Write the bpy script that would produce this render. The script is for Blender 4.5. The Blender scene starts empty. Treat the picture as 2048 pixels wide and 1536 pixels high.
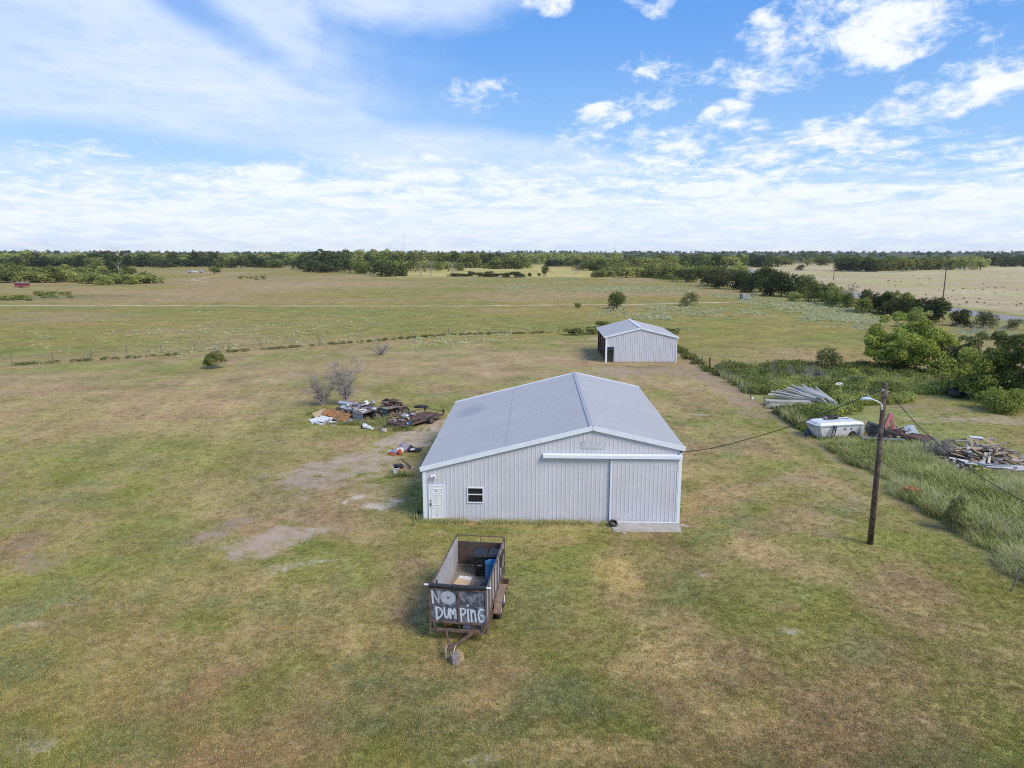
import bpy, math, random
import numpy as np
from mathutils import Vector, Matrix, Euler

S = bpy.context.scene
R = math.radians
rng = random.Random(11)
nr = np.random.default_rng(5)

# ------------------------------------------------------------------ camera
CAM_H = 14.6
PITCH, YAW, FPX = 10.6, 1.93, 1400.0
cd = bpy.data.cameras.new('camera'); cam = bpy.data.objects.new('camera', cd)
S.collection.objects.link(cam); S.camera = cam
cd.sensor_width = 36.0; cd.lens = FPX / 2048 * 36.0
cd.clip_start = 0.5; cd.clip_end = 12000
cam.location = (0, 0, CAM_H); cam.rotation_euler = (R(90 - PITCH), 0, R(YAW))

# ------------------------------------------------------------------ exposure, sun, sky
S.view_settings.view_transform = 'Standard'; S.view_settings.look = 'None'
S.view_settings.exposure = 0.14; S.view_settings.gamma = 1.0
S.view_settings.use_curve_mapping = False
SUN = Vector((0.55, -0.45, 0.70)).normalized()
sl = bpy.data.lights.new('sun', 'SUN'); sl.energy = 3.1; sl.angle = R(24); sl.color = (1.0, 0.90, 0.75)
S.cycles.filter_width = 1.1; S.cycles.use_denoising = False
so = bpy.data.objects.new('sun', sl); S.collection.objects.link(so)
so.rotation_euler = SUN.to_track_quat('Z', 'Y').to_euler()

class NT:
    """small helper to write node trees"""
    def __init__(s, tree): s.t = tree; s.n = tree.nodes; s.l = tree.links
    def put(s, sock, v):
        if v is None: return
        if isinstance(v, bpy.types.NodeSocket): s.l.new(v, sock)
        elif isinstance(v, (tuple, list)) and len(v) == 3 and len(sock.default_value) == 4: sock.default_value = (*v, 1)
        else: sock.default_value = v
    def m(s, op, a, b=None, c=None, clamp=False):
        n = s.n.new('ShaderNodeMath'); n.operation = op; n.use_clamp = clamp
        s.put(n.inputs[0], a); s.put(n.inputs[1], b); s.put(n.inputs[2], c); return n.outputs[0]
    def vm(s, op, a, b=None, out=0):
        n = s.n.new('ShaderNodeVectorMath'); n.operation = op
        s.put(n.inputs[0], a)
        if op == 'SCALE': s.put(n.inputs['Scale'], b)
        else: s.put(n.inputs[1], b)
        return n.outputs['Value'] if out else n.outputs[0]
    def mix(s, f, a, b, blend='MIX'):
        n = s.n.new('ShaderNodeMix'); n.data_type = 'RGBA'; n.blend_type = blend
        s.put(n.inputs[0], f); s.put(n.inputs[6], a); s.put(n.inputs[7], b); return n.outputs[2]
    def noise(s, vec, scale, detail=3, rough=.5, dist=0, col=False, dim='3D'):
        n = s.n.new('ShaderNodeTexNoise'); n.noise_dimensions = dim
        s.put(n.inputs['Vector'], vec); n.inputs['Scale'].default_value = scale; n.inputs['Detail'].default_value = detail
        n.inputs['Roughness'].default_value = rough; n.inputs['Distortion'].default_value = dist
        return n.outputs[1 if col else 0]
    def sm(s, x, a, b, lo=0, hi=1):
        n = s.n.new('ShaderNodeMapRange'); n.interpolation_type = 'SMOOTHSTEP'
        s.put(n.inputs[0], x); n.inputs[1].default_value = a; n.inputs[2].default_value = b
        n.inputs[3].default_value = lo; n.inputs[4].default_value = hi; return n.outputs[0]
    def xyz(s, v):
        n = s.n.new('ShaderNodeSeparateXYZ'); s.put(n.inputs[0], v); return n.outputs
    def vec(s, x, y, z):
        n = s.n.new('ShaderNodeCombineXYZ'); s.put(n.inputs[0], x); s.put(n.inputs[1], y); s.put(n.inputs[2], z); return n.outputs[0]
    def attr(s, name, kind='GEOMETRY'):
        n = s.n.new('ShaderNodeAttribute'); n.attribute_name = name; n.attribute_type = kind; return n.outputs
    def bump(s, h, strength, dist):
        n = s.n.new('ShaderNodeBump'); n.inputs['Strength'].default_value = strength; n.inputs['Distance'].default_value = dist
        s.put(n.inputs['Height'], h); return n.outputs[0]

def build_world():
    w = bpy.data.worlds.new('World'); S.world = w; w.use_nodes = True
    T = NT(w.node_tree); T.n.clear()
    out = T.n.new('ShaderNodeOutputWorld'); bg = T.n.new('ShaderNodeBackground')
    T.l.new(bg.outputs[0], out.inputs[0]); STR = 0.10; bg.inputs[1].default_value = STR
    sky = T.n.new('ShaderNodeTexSky'); sky.sky_type = 'NISHITA'; sky.sun_disc = False
    sky.sun_elevation = math.asin(SUN.z); sky.sun_rotation = math.atan2(SUN.x, SUN.y)
    sky.altitude = 200; sky.air_density = 1.0; sky.dust_density = 0.3; sky.ozone_density = 4.0
    d = T.n.new('ShaderNodeTexCoord').outputs['Generated']
    x, y, z = T.xyz(d)
    az = T.m('ARCTAN2', x, y); zp = T.m('MAXIMUM', z, 0.0); el = T.m('ARCSINE', zp)
    # two layers: one laid on a plane high above the ground, one on the dome (azimuth, elevation)
    zz = T.m('ADD', zp, 0.07)
    P = T.vm('DIVIDE', d, T.vec(zz, zz, 1e9))
    A = T.vec(az, el, 0.0)
    wob = T.m('SUBTRACT', T.noise(T.vm('MULTIPLY', A, (1, 1.6, 1)), 7.0, 4, .6), .5)
    def blob(px_, py_, rx, ry, rot=0, soft=.9, warp=1.0):
        # soft ellipse on the dome; azimuth and elevation read off the photograph
        n = T.n.new('ShaderNodeMapping'); n.vector_type = 'TEXTURE'; T.l.new(A, n.inputs['Vector'])
        n.inputs['Location'].default_value = (math.atan((px_ - 1072) / 1400), math.atan((506 - py_) / 1400), 0)
        n.inputs['Rotation'].default_value = (0, 0, R(rot)); n.inputs['Scale'].default_value = (rx / 1400, ry / 1400, 1)
        r = T.vm('LENGTH', n.outputs[0], None, out=1); r = T.m('MULTIPLY_ADD', wob, warp, r)
        return T.sm(r, 1.0 + soft / 2, max(.02, 1.0 - soft / 2))
    def mx(*a):
        r = a[0]
        for b in a[1:]: r = T.m('MAXIMUM', r, b)
        return r
    Q = T.vec(T.m('MULTIPLY', az, 3.2), T.m('MULTIPLY', T.m('LOGARITHM', T.m('ADD', el, .12), math.e), 2.1), 0.0)   # rounder heaps than on the flat layer
    broad = T.noise(P, 1.1, 3, .55)
    fine = T.noise(T.vm('MULTIPLY', P, (1, .7, 1)), 9.0, 4, .65)
    streak = T.noise(T.vm('MULTIPLY', A, (3.4, 26.0, 1)), 1.5, 4, .6, .6)
    puff = T.noise(Q, 7.5, 6, .70, .3)
    # 1 thin veil: the broad smooth sheet on the left and the band overhead
    veil = mx(blob(120, 170, 520, 270, -12, 1.1), blob(500, 120, 150, 200, -25, .55, 1.0), blob(620, 270, 300, 66, -20, .7, .9), blob(880, 315, 330, 42, -7, 1.2), blob(890, -20, 300, 100, 10, .6, .8), blob(1080, 330, 160, 36, -8, 1.0))
    hole = mx(blob(330, 50, 230, 28, -28, 1.3), blob(270, 330, 280, 30, -3, 1.3))
    vt = T.m('MULTIPLY', veil, T.m('MULTIPLY_ADD', broad, .9, .36))
    vt = T.m('MULTIPLY', vt, T.sm(fine, .2, .6, .74, 1.0))
    vt = T.m('MULTIPLY', vt, T.m('MULTIPLY_ADD', hole, -.8, 1.0))
    # 2 cloud bank toward the horizon, ragged on top
    e2 = T.m('ADD', el, T.m('ADD', T.m('MULTIPLY', wob, .10), T.m('MULTIPLY', T.m('SUBTRACT', puff, .5), -.15)))
    e2 = T.m('ADD', e2, T.sm(az, -.16, -.60, 0, .012))
    low = T.sm(e2, .134, .080)
    gap = T.sm(T.m('ADD', T.m('MULTIPLY', streak, .75), T.m('MULTIPLY', puff, .25)), .38, .52, .45, 1.0)
    low = T.m('MULTIPLY', low, T.m('MAXIMUM', gap, T.sm(el, .085, .05)))
    low = T.m('MAXIMUM', low, T.sm(el, .07, .0, 0, .97))
    # 3 broken heaps, mostly on the right
    big = mx(blob(1600, 135, 240, 95, 10, .9), blob(1750, 120, 120, 110, 40, .9), blob(1285, 25, 70, 62, -50, .7, .7), T.m('MULTIPLY', blob(1960, 100, 170, 110, -15, 1.1), .85), blob(1880, 240, 250, 46, 14, .9, 1.2), T.m('MULTIPLY', blob(1640, 20, 360, 60, 0, 1.0), .8),
             blob(1206, 250, 66, 28, 0, .9, 1.2), T.m('MULTIPLY', blob(970, 212, 140, 38, 5, 1.2, 1.4), .88), blob(1425, 258, 66, 36, 15, .9, 1.2), T.m('MULTIPLY', blob(1450, 315, 440, 66, -3, 1.0, 1.2), .92), blob(1100, 15, 100, 56, 10, .8), T.m('MULTIPLY', blob(1290, 205, 170, 80, 20, 1.2, 1.6), .84), blob(1278, 184, 40, 24, 0, .9, 1.2), blob(1650, 290, 90, 26, 0, .6, .6))
    beyond = T.m('MAXIMUM', T.sm(T.m('ABSOLUTE', az), .72, 1.0, 0, .8), T.sm(el, .40, .60, 0, .8))
    cov = T.m('MAXIMUM', big, beyond)
    heap = T.noise(T.vm('ADD', Q, (3.1, 1.7, 2.0)), 3.0, 5, .62, .4)
    hv = T.m('MULTIPLY_ADD', puff, .38, T.m('MULTIPLY', heap, .62))
    hh = T.m('SUBTRACT', hv, T.m('MULTIPLY_ADD', cov, -.25, .70))
    cum = T.m('MULTIPLY', T.sm(hh, -.03, .12), T.sm(cov, .05, .3))
    # ---- mix
    K = 1.0 / STR
    BLUE = T.mix(T.sm(el, .02, .34), (0.42, 0.68, .99), (0.115, 0.36, 0.90))
    nis = T.mix(1.0, sky.outputs[0], (1.1, 1.1, 1.1), 'MULTIPLY')
    blue = T.mix(.78, nis, T.vm('SCALE', BLUE, K))
    veilc = T.vm('SCALE', T.mix(broad, (.57, .71, .97), (.79, .865, .99)), K)
    lowc = T.vm('SCALE', T.mix(T.sm(T.m('MULTIPLY_ADD', puff, .6, T.m('MULTIPLY', streak, .4)), .38, .60), (.69, .80, .96), (.87, .92, .98)), K)
    cumc = T.vm('SCALE', T.mix(T.sm(hh, .02, .17), (.70, .80, .97), (.93, .95, .985)), K)
    c = T.mix(vt, blue, veilc)
    c = T.mix(T.m('MULTIPLY', cum, .95), c, cumc)
    c = T.mix(low, c, lowc)
    T.l.new(c, bg.inputs[0])
build_world()

# ------------------------------------------------------------------ pixel -> ground (survey of the photograph)
_th, _ps = R(PITCH), R(YAW)
FW = np.array([-math.sin(_ps) * math.cos(_th), math.cos(_ps) * math.cos(_th), -math.sin(_th)])
RT = np.array([math.cos(_ps), math.sin(_ps), 0.0]); UP = np.cross(RT, FW)
def at(px, py, z=0.0):
    d = FW + RT * (px - 1024) / FPX - UP * (py - 768) / FPX
    t = (z - CAM_H) / d[2]; return np.array([0, 0, CAM_H]) + d * t
def depth(p): return float((np.asarray(p) - np.array([0, 0, CAM_H])) @ FW)

# ------------------------------------------------------------------ numpy noise
def vnoise(x, y, seed=0):
    xi = np.floor(x).astype(np.int64); yi = np.floor(y).astype(np.int64); fx = x - xi; fy = y - yi
    fx = fx * fx * (3 - 2 * fx); fy = fy * fy * (3 - 2 * fy)
    def h(a, b):
        n = (a * 374761393 + b * 668265263 + seed * 1274126177) & 0xffffffff
        n = ((n ^ (n >> 13)) * 1274126177) & 0xffffffff
        return ((n ^ (n >> 16)) & 0xffff) / 65535.0
    return (h(xi, yi) * (1 - fx) + h(xi + 1, yi) * fx) * (1 - fy) + (h(xi, yi + 1) * (1 - fx) + h(xi + 1, yi + 1) * fx) * fy
def fbm(x, y, seed=0, o=4, g=.55):
    s = 0; a = 1; t = 0
    for k in range(o):
        s = s + a * vnoise(x * 2 ** k + 17.3 * k, y * 2 ** k - 9.1 * k, seed + k); t += a; a *= g
    return s / t
def sstep(x, a, b):
    t = np.clip((x - a) / (b - a), 0, 1); return t * t * (3 - 2 * t)

# ------------------------------------------------------------------ mesh builder
class MB:
    def __init__(s): s.v = []; s.f = []; s.mi = []; s.cur = 0
    def add(s, vs, fs):
        b = len(s.v); s.v += [tuple(map(float, p)) for p in vs]
        for f in fs: s.f.append(tuple(b + i for i in f)); s.mi.append(s.cur)
    def box(s, c, d, M=None):
        x, y, z = (k / 2 for k in d)
        vs = [Vector((a * x, b * y, e * z)) for e in (-1, 1) for b in (-1, 1) for a in (-1, 1)]
        if M is not None: vs = [M @ p for p in vs]
        c = Vector(c); vs = [p + c for p in vs]
        s.add(vs, [(0, 2, 3, 1), (4, 5, 7, 6), (0, 1, 5, 4), (2, 6, 7, 3), (0, 4, 6, 2), (1, 3, 7, 5)])
    def bx(s, x0, x1, y0, y1, z0, z1): s.box(((x0 + x1) / 2, (y0 + y1) / 2, (z0 + z1) / 2), (x1 - x0, y1 - y0, z1 - z0))
    def frame(s, p, q, up=(0, 0, 1)):
        p, q = Vector(p), Vector(q); d = (q - p).normalized(); u = Vector(up)
        if abs(d.dot(u)) > .98: u = Vector((0, 1, 0))
        a = d.cross(u).normalized(); b = a.cross(d); return p, q, a, b
    def bar(s, p, q, w, h, up=(0, 0, 1)):
        p, q, a, b = s.frame(p, q, up); a = a * w / 2; b = b * h / 2
        s.add([p - a - b, p + a - b, p + a + b, p - a + b, q - a - b, q + a - b, q + a + b, q - a + b],
              [(0, 1, 2, 3), (7, 6, 5, 4), (0, 4, 5, 1), (1, 5, 6, 2), (2, 6, 7, 3), (3, 7, 4, 0)])
    def tube(s, pts, r, n=8, caps=True, closed=False):
        pts = [Vector(p) for p in pts]; rs = r if isinstance(r, (list, tuple)) else [r] * len(pts)
        vs = []; N = len(pts)
        for i, p in enumerate(pts):
            d = (pts[(i + 1) % N] - pts[i - 1]) if closed else (pts[min(i + 1, N - 1)] - pts[max(i - 1, 0)])
            _, _, a, b = s.frame((0, 0, 0), d if d.length > 1e-9 else (0, 0, 1))
            for k in range(n):
                t = 2 * math.pi * k / n; vs.append(p + (a * math.cos(t) + b * math.sin(t)) * rs[i])
        fs = []
        for i in range(N if closed else N - 1):
            j = (i + 1) % N
            for k in range(n): fs.append((i * n + k, i * n + (k + 1) % n, j * n + (k + 1) % n, j * n + k))
        if caps and not closed: fs += [tuple(range(n - 1, -1, -1)), tuple((N - 1) * n + k for k in range(n))]
        s.add(vs, fs)
    def lathe(s, prof, n=16, c=(0, 0, 0), M=None):
        vs = []
        for r, z in prof:
            for k in range(n):
                t = 2 * math.pi * k / n; p = Vector((r * math.cos(t), r * math.sin(t), z))
                if M is not None: p = M @ p
                vs.append(p + Vector(c))
        fs = []
        for i in range(len(prof) - 1):
            for k in range(n): fs.append((i * n + k, i * n + (k + 1) % n, (i + 1) * n + (k + 1) % n, (i + 1) * n + k))
        s.add(vs, fs)
    def rock(s, c, r, seed, n=2):
        g = random.Random(seed); vs = []; fs = []; a, b = 8, 5
        for i in range(b + 1):
            for k in range(a):
                th = math.pi * i / b; ph = 2 * math.pi * k / a; q = g.uniform(.75, 1.2)
                vs.append((c[0] + r[0] * q * math.sin(th) * math.cos(ph), c[1] + r[1] * q * math.sin(th) * math.sin(ph), c[2] + r[2] * q * math.cos(th)))
        for i in range(b):
            for k in range(a): fs.append((i * a + k, (i + 1) * a + k, (i + 1) * a + (k + 1) % a, i * a + (k + 1) % a))
        s.add(vs, fs)
    def mesh(s, name, mats, smooth=False):
        me = bpy.data.meshes.new(name); me.from_pydata(s.v, [], s.f); me.update()
        for m in (mats if isinstance(mats, (list, tuple)) else [mats]): me.materials.append(m)
        if any(s.mi): me.polygons.foreach_set('material_index', s.mi)
        if smooth: me.polygons.foreach_set('use_smooth', [True] * len(me.polygons))
        return me
    def build(s, name, mats, parent=None, loc=(0, 0, 0), rot=(0, 0, 0), smooth=False):
        return put(name, s.mesh(name, mats, smooth), parent, loc, rot)

def put(name, me, parent=None, loc=(0, 0, 0), rot=(0, 0, 0), scale=(1, 1, 1)):
    o = bpy.data.objects.new(name, me); S.collection.objects.link(o)
    o.parent = parent; o.location = loc; o.rotation_euler = rot; o.scale = scale; return o
def tag(o, label, cat, group=None):
    o['label'] = label; o['category'] = cat
    if group: o['group'] = group
    return o
def thing(name, label, cat, loc=(0, 0, 0), rz=0, group=None):
    return tag(put(name, None, None, loc, (0, 0, rz)), label, cat, group)
def kind(o, k): o['kind'] = k; return o
def dup(o, loc=None, rot=None, scale=None, label=None, group=None, parent=None):
    r = o.copy(); S.collection.objects.link(r)
    if parent is not None: r.parent = parent
    if loc is not None: r.location = loc
    if rot is not None: r.rotation_euler = rot
    if scale is not None: r.scale = scale
    if label: r['label'] = label
    if group: r['group'] = group
    for ch in list(o.children): dup(ch, parent=r)
    return r

# ------------------------------------------------------------------ materials
def material(name):
    m = bpy.data.materials.new(name); m.use_nodes = True; T = NT(m.node_tree)
    b = T.n['Principled BSDF']; return m, T, b
def simple(name, col, rough=.6, metal=0.0, var=.18, scale=6.0, bump=0.0, spec=.4, dirt=None, dirt_amt=.4, dirt_scale=2.0, rnd=.0):
    m, T, b = material(name)
    tc = T.n.new('ShaderNodeTexCoord').outputs['Object']
    n = T.noise(tc, scale, 5, .6)
    hi = tuple(min(1, c * (1 + var)) for c in col); lo = tuple(c * (1 - var) for c in col)
    c = T.mix(T.sm(n, .3, .7), lo, hi)
    if dirt: c = T.mix(T.m('MULTIPLY', T.sm(T.noise(tc, dirt_scale, 6, .65), .45, .68), dirt_amt), c, dirt)
    if rnd:
        oi = T.n.new('ShaderNodeObjectInfo').outputs['Random']
        c = T.mix(1.0, c, T.vm('SCALE', (1, 1, 1), T.m('ADD', 1 - rnd, T.m('MULTIPLY', oi, 2 * rnd))), 'MULTIPLY')
    T.put(b.inputs['Base Color'], c); b.inputs['Roughness'].default_value = rough; b.inputs['Metallic'].default_value = metal
    b.inputs['Specular IOR Level'].default_value = spec
    if bump: T.put(b.inputs['Normal'], T.bump(T.noise(tc, scale * 4, 4, .6), bump, .02))
    return m
M = {}
M['wall'] = simple('siding_grey', (.59, .59, .635), .45, var=.04, scale=.7, spec=.3, dirt=(.44, .42, .40), dirt_amt=.14, dirt_scale=.9, rnd=.015)
M['wall2'] = simple('siding_shed', (.575, .575, .63), .45, var=.04, scale=.7, spec=.3, rnd=.02, dirt=(.46, .44, .42), dirt_amt=.12)
def splash(m):
    T = NT(m.node_tree); b = T.n['Principled BSDF']; src = b.inputs['Base Color'].links[0].from_socket
    g = T.n.new('ShaderNodeNewGeometry').outputs['Position']; z = T.xyz(g)[2]
    k = T.m('SUBTRACT', T.m('MULTIPLY', T.noise(T.vm('MULTIPLY', g, (1, 1, .5)), 2.4, 5, .7), .75), z)
    c = T.mix(T.sm(k, .0, .42, 0, .65), src, (.36, .29, .22))
    st = T.noise(T.vm('MULTIPLY', g, (7, 7, .22)), 1.0, 4, .6); c = T.mix(T.sm(st, .60, .78, 0, .16), c, (.40, .38, .36))
    T.put(b.inputs['Base Color'], c)
splash(M['wall']); splash(M['wall2'])
M['trim'] = simple('trim_white', (.74, .79, .86), .4, var=.03, scale=2)
M['white'] = simple('paint_white', (.76, .77, .78), .45, var=.04, scale=3)
M['dark'] = simple('dark_metal', (.03, .03, .032), .5)
M['black'] = simple('black_plastic', (.018, .019, .022), .4, var=.3, scale=9, dirt=(.09, .085, .08), dirt_amt=.3)
M['rust'] = simple('rusty_steel', (.125, .082, .062), .85, var=.45, scale=7, bump=.3, dirt=(.21, .165, .14), dirt_amt=.6, dirt_scale=5, rnd=.12)
M['rustdark'] = simple('rusty_floor', (.10, .05, .036), .9, var=.4, scale=6, bump=.3, dirt=(.17, .12, .09), dirt_amt=.4)
M['wood'] = simple('bare_wood', (.26, .19, .125), .85, var=.28, scale=5, rnd=.25, bump=.2)
M['woodgrey'] = simple('weathered_wood', (.23, .20, .175), .9, var=.3, scale=5, rnd=.3, bump=.2)
M['woodtan'] = simple('tan_wood', (.44, .32, .185), .8, var=.2, scale=4, rnd=.15, bump=.2)
M['woodpale'] = simple('pale_wood', (.42, .38, .33), .9, var=.2, scale=5, rnd=.2, bump=.2)
M['wooddark'] = simple('dark_wood', (.075, .055, .042), .9, var=.35, scale=6, rnd=.3, bump=.2)
M['concrete'] = simple('concrete', (.40, .375, .33), .9, var=.12, scale=3, bump=.3, dirt=(.27, .235, .19), dirt_amt=.4, dirt_scale=1.6)
M['rubber'] = simple('rubber', (.028, .027, .026), .85, var=.3, scale=12, dirt=(.11, .095, .08), dirt_amt=.5)
M['pipe'] = simple('grey_pipe', (.50, .48, .45), .6, var=.15, scale=4, rnd=.18, dirt=(.24, .21, .18), dirt_amt=.4)
M['blue'] = simple('blue_plastic', (.02, .19, .42), .4, var=.1, scale=3)
M['bluegrey'] = simple('blue_grey_plastic', (.075, .10, .16), .5)
M['yellow'] = simple('yellow_plastic', (.38, .21, .035), .5)
M['orange'] = simple('orange_board', (.36, .16, .055), .7, var=.3, scale=4, dirt=(.17, .10, .06), dirt_amt=.8, dirt_scale=3, rnd=.1)
M['redcloth'] = simple('red_cloth', (.46, .075, .03), .85, var=.25, scale=9)
M['clothwhite'] = simple('white_cloth', (.60, .60, .61), .9, var=.15, scale=9, dirt=(.38, .35, .31), dirt_amt=.5, dirt_scale=3)
M['clothgrey'] = simple('grey_cloth', (.28, .26, .31), .9, var=.2, scale=9)
M['clothdark'] = simple('dark_cloth', (.035, .036, .045), .9, var=.3, scale=9)
M['card'] = simple('cardboard', (.56, .40, .25), .8, var=.1, scale=4)
M['metalgrey'] = simple('galvanised', (.40, .43, .45), .4, .25, var=.15, scale=5, dirt=(.26, .22, .19), dirt_amt=.4)
M['steelgreen'] = simple('desk_green', (.115, .165, .165), .5, var=.15, scale=3, dirt=(.2, .16, .12), dirt_amt=.4)
M['steelgrey'] = simple('desk_grey', (.24, .255, .27), .5, var=.15, scale=3, dirt=(.22, .18, .14), dirt_amt=.4)
M['red'] = simple('faded_red', (.50, .19, .20), .5, var=.2, scale=4, dirt=(.25, .08, .07), dirt_amt=.5)
M['redbarn'] = simple('trailer_red', (.26, .05, .05), .6)
M['fibre'] = simple('white_fibreglass', (.66, .67, .69), .4, var=.06, scale=2, dirt=(.36, .34, .31), dirt_amt=.5, dirt_scale=2.5)
M['pole'] = simple('pole_wood', (.085, .062, .052), .9, var=.4, scale=3, bump=.5, dirt=(.17, .135, .11), dirt_amt=.7, dirt_scale=3)
M['bark'] = simple('bark', (.12, .10, .085), .95, var=.3, scale=5, bump=.5)
M['barkpale'] = simple('dead_wood', (.36, .32, .31), .9, var=.2, scale=6)
M['twig'] = simple('grey_twigs', (.30, .265, .25), .95, var=.2, scale=6)
M['post'] = simple('fence_post', (.10, .09, .085), .8, var=.25, scale=5)
M['wire'] = simple('cable', (.025, .024, .023), .7)
M['fwire'] = simple('fence_wire', (.13, .12, .11), .6, .4)
M['stone'] = simple('stones', (.40, .36, .31), .9, var=.2, scale=3, rnd=.2)
M['debris'] = simple('debris', (.15, .12, .095), .95, var=.5, scale=9, bump=.6, dirt=(.30, .25, .19), dirt_amt=.6, dirt_scale=5)
M['tarp'] = simple('black_tarp', (.022, .023, .028), .45, var=.4, scale=14, bump=.8)

def mat_roof():
    m, T, b = material('roof_metal')
    g = T.n.new('ShaderNodeNewGeometry').outputs['Position']
    oi = T.n.new('ShaderNodeObjectInfo').outputs['Random']
    n = T.noise(g, .55, 5, .6)
    c = T.mix(n, (.375, .365, .368), (.43, .415, .412))
    c = T.mix(T.m('MULTIPLY', T.sm(T.noise(T.vm('MULTIPLY', g, (.35, 2.6, .35)), 1.0, 4, .6), .45, .7), .35), c, (.47, .455, .455))
    # the dark smear of old dirt near the far left eave
    x, y, z = T.xyz(g)
    dx = T.m('DIVIDE', T.m('SUBTRACT', x, -4.6), 1.5); dy = T.m('DIVIDE', T.m('SUBTRACT', y, 49.0), 2.6)
    r = T.m('ADD', T.m('ADD', T.m('MULTIPLY', dx, dx), T.m('MULTIPLY', dy, dy)), T.m('MULTIPLY', T.noise(g, 1.7, 5, .65), .9))
    c = T.mix(T.m('MULTIPLY', T.sm(r, 1.25, .45), .42), c, (.19, .20, .235))
    sm_ = T.noise(T.vm('MULTIPLY', g, (.9, 1.7, .9)), 1.3, 5, .65)
    c = T.mix(T.m('MULTIPLY', T.m('MULTIPLY', T.sm(sm_, .6, .72), T.sm(r, 2.4, .8)), .5), c, (.17, .18, .21))
    c = T.mix(1.0, c, T.vm('SCALE', (1, 1, 1), T.m('ADD', .98, T.m('MULTIPLY', oi, .04))), 'MULTIPLY')
    T.put(b.inputs['Base Color'], c); b.inputs['Roughness'].default_value = .5; b.inputs['Metallic'].default_value = .0
    b.inputs['Specular IOR Level'].default_value = .35
    return m
M['roof'] = mat_roof()

def mat_glass():
    m, T, b = material('window_glass'); b.inputs['Base Color'].default_value = (.02, .022, .025, 1)
    b.inputs['Roughness'].default_value = .08; b.inputs['Alpha'].default_value = .45; return m
M['glass'] = mat_glass()

def mat_ply(name, c1, c2, streak=(1, 9, 1)):
    m, T, b = material(name); tc = T.n.new('ShaderNodeTexCoord').outputs['Object']
    n = T.noise(T.vm('MULTIPLY', tc, streak), 1.6, 6, .65); n2 = T.noise(tc, 1.4, 4, .6)
    c = T.mix(T.sm(T.m('ADD', T.m('MULTIPLY', n, .6), T.m('MULTIPLY', n2, .4)), .35, .65), c1, c2)
    T.put(b.inputs['Base Color'], c); b.inputs['Roughness'].default_value = .85; return m
M['plypale'] = mat_ply('weathered_plywood', (.30, .29, .30), (.47, .46, .475), (1, 1, .25))
M['plydark'] = mat_ply('dark_plywood', (.055, .038, .030), (.12, .09, .075), (2, 2, 6))
M['deck'] = mat_ply('deck_boards', (.17, .135, .105), (.33, .27, .215), (8, .5, 1))

def mat_leaf(name, dark, light, rnd=.25, trans=.42, warm=(.16, .13, .05), warm_amt=.15):
    m, T, b = material(name); T.n.remove(b)
    out = [n for n in T.n if n.type == 'OUTPUT_MATERIAL'][0]
    t = T.attr('tint')['Fac']; oi = T.n.new('ShaderNodeObjectInfo').outputs['Random']
    c = T.mix(t, dark, light)
    c = T.mix(T.m('MULTIPLY', T.sm(oi, .35, 1.0), warm_amt), c, warm)
    c = T.mix(1.0, c, T.vm('SCALE', (1, 1, 1), T.m('ADD', 1 - rnd, T.m('MULTIPLY', oi, 2 * rnd))), 'MULTIPLY')
    df = T.n.new('ShaderNodeBsdfDiffuse'); tr = T.n.new('ShaderNodeBsdfTranslucent'); mx = T.n.new('ShaderNodeMixShader')
    T.put(df.inputs[0], c); T.put(tr.inputs[0], c); mx.inputs[0].default_value = trans
    T.l.new(df.outputs[0], mx.inputs[1]); T.l.new(tr.outputs[0], mx.inputs[2]); T.l.new(mx.outputs[0], out.inputs[0])
    return m
M['leafdark'] = mat_leaf('leaf_dark', (0.055, 0.07, 0.03), (0.165, 0.185, 0.066))
M['leafmid'] = mat_leaf('leaf_mid', (0.105, 0.132, 0.04), (0.32, 0.35, 0.1))
M['leaflight'] = mat_leaf('leaf_light', (0.24, 0.28, 0.08), (0.5, 0.52, 0.17), warm_amt=.2)
M['leafbig'] = mat_leaf('leaf_big_tree', (.13, .175, .032), (.52, .58, .135), rnd=.05, warm_amt=.0)
M['weedgreen'] = mat_leaf('weed_green', (.24, .265, .085), (.52, .54, .22), rnd=.25, warm=(.4, .34, .18), warm_amt=.2)
M['leafvine'] = mat_leaf('leaf_vine', (0.15, 0.19, 0.04), (0.52, 0.57, 0.15), rnd=.25)
M['leafpale'] = mat_leaf('leaf_silver', (.46, .47, .25), (.80, .79, .50), rnd=.15, warm_amt=.0)
M['leafolive'] = mat_leaf('leaf_olive', (0.14, 0.15, 0.06), (0.34, 0.345, 0.14), rnd=.2)
M['tallgrass'] = mat_leaf('tall_grass', (0.38, 0.39, 0.15), (0.74, 0.72, 0.4), rnd=.22, warm=(.33, .29, .16), warm_amt=.35)
M['flower'] = mat_leaf('pale_flower', (.30, .32, .22), (.55, .56, .46), rnd=.1, warm_amt=.0)

# ------------------------------------------------------------------ ground colours
GREEN = np.array([.236, .232, .056]); LUSH = np.array([.215, .235, .055]); TAN = np.array([.46, .345, .160]); BROWN = np.array([.335, .222, .125])
TEAL = np.array([.215, .225, .095]); DIRT = np.array([.45, .34, .26]); PALE = np.array([.60, .53, .45]); SOIL = np.array([.28, .19, .135])
STRAW = np.array([.52, .38, .15]); DUN = np.array([.54, .41, .245]); FIELD = np.array([.258, .222, .066]); GOLD = np.array([.50, .41, .14])
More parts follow.
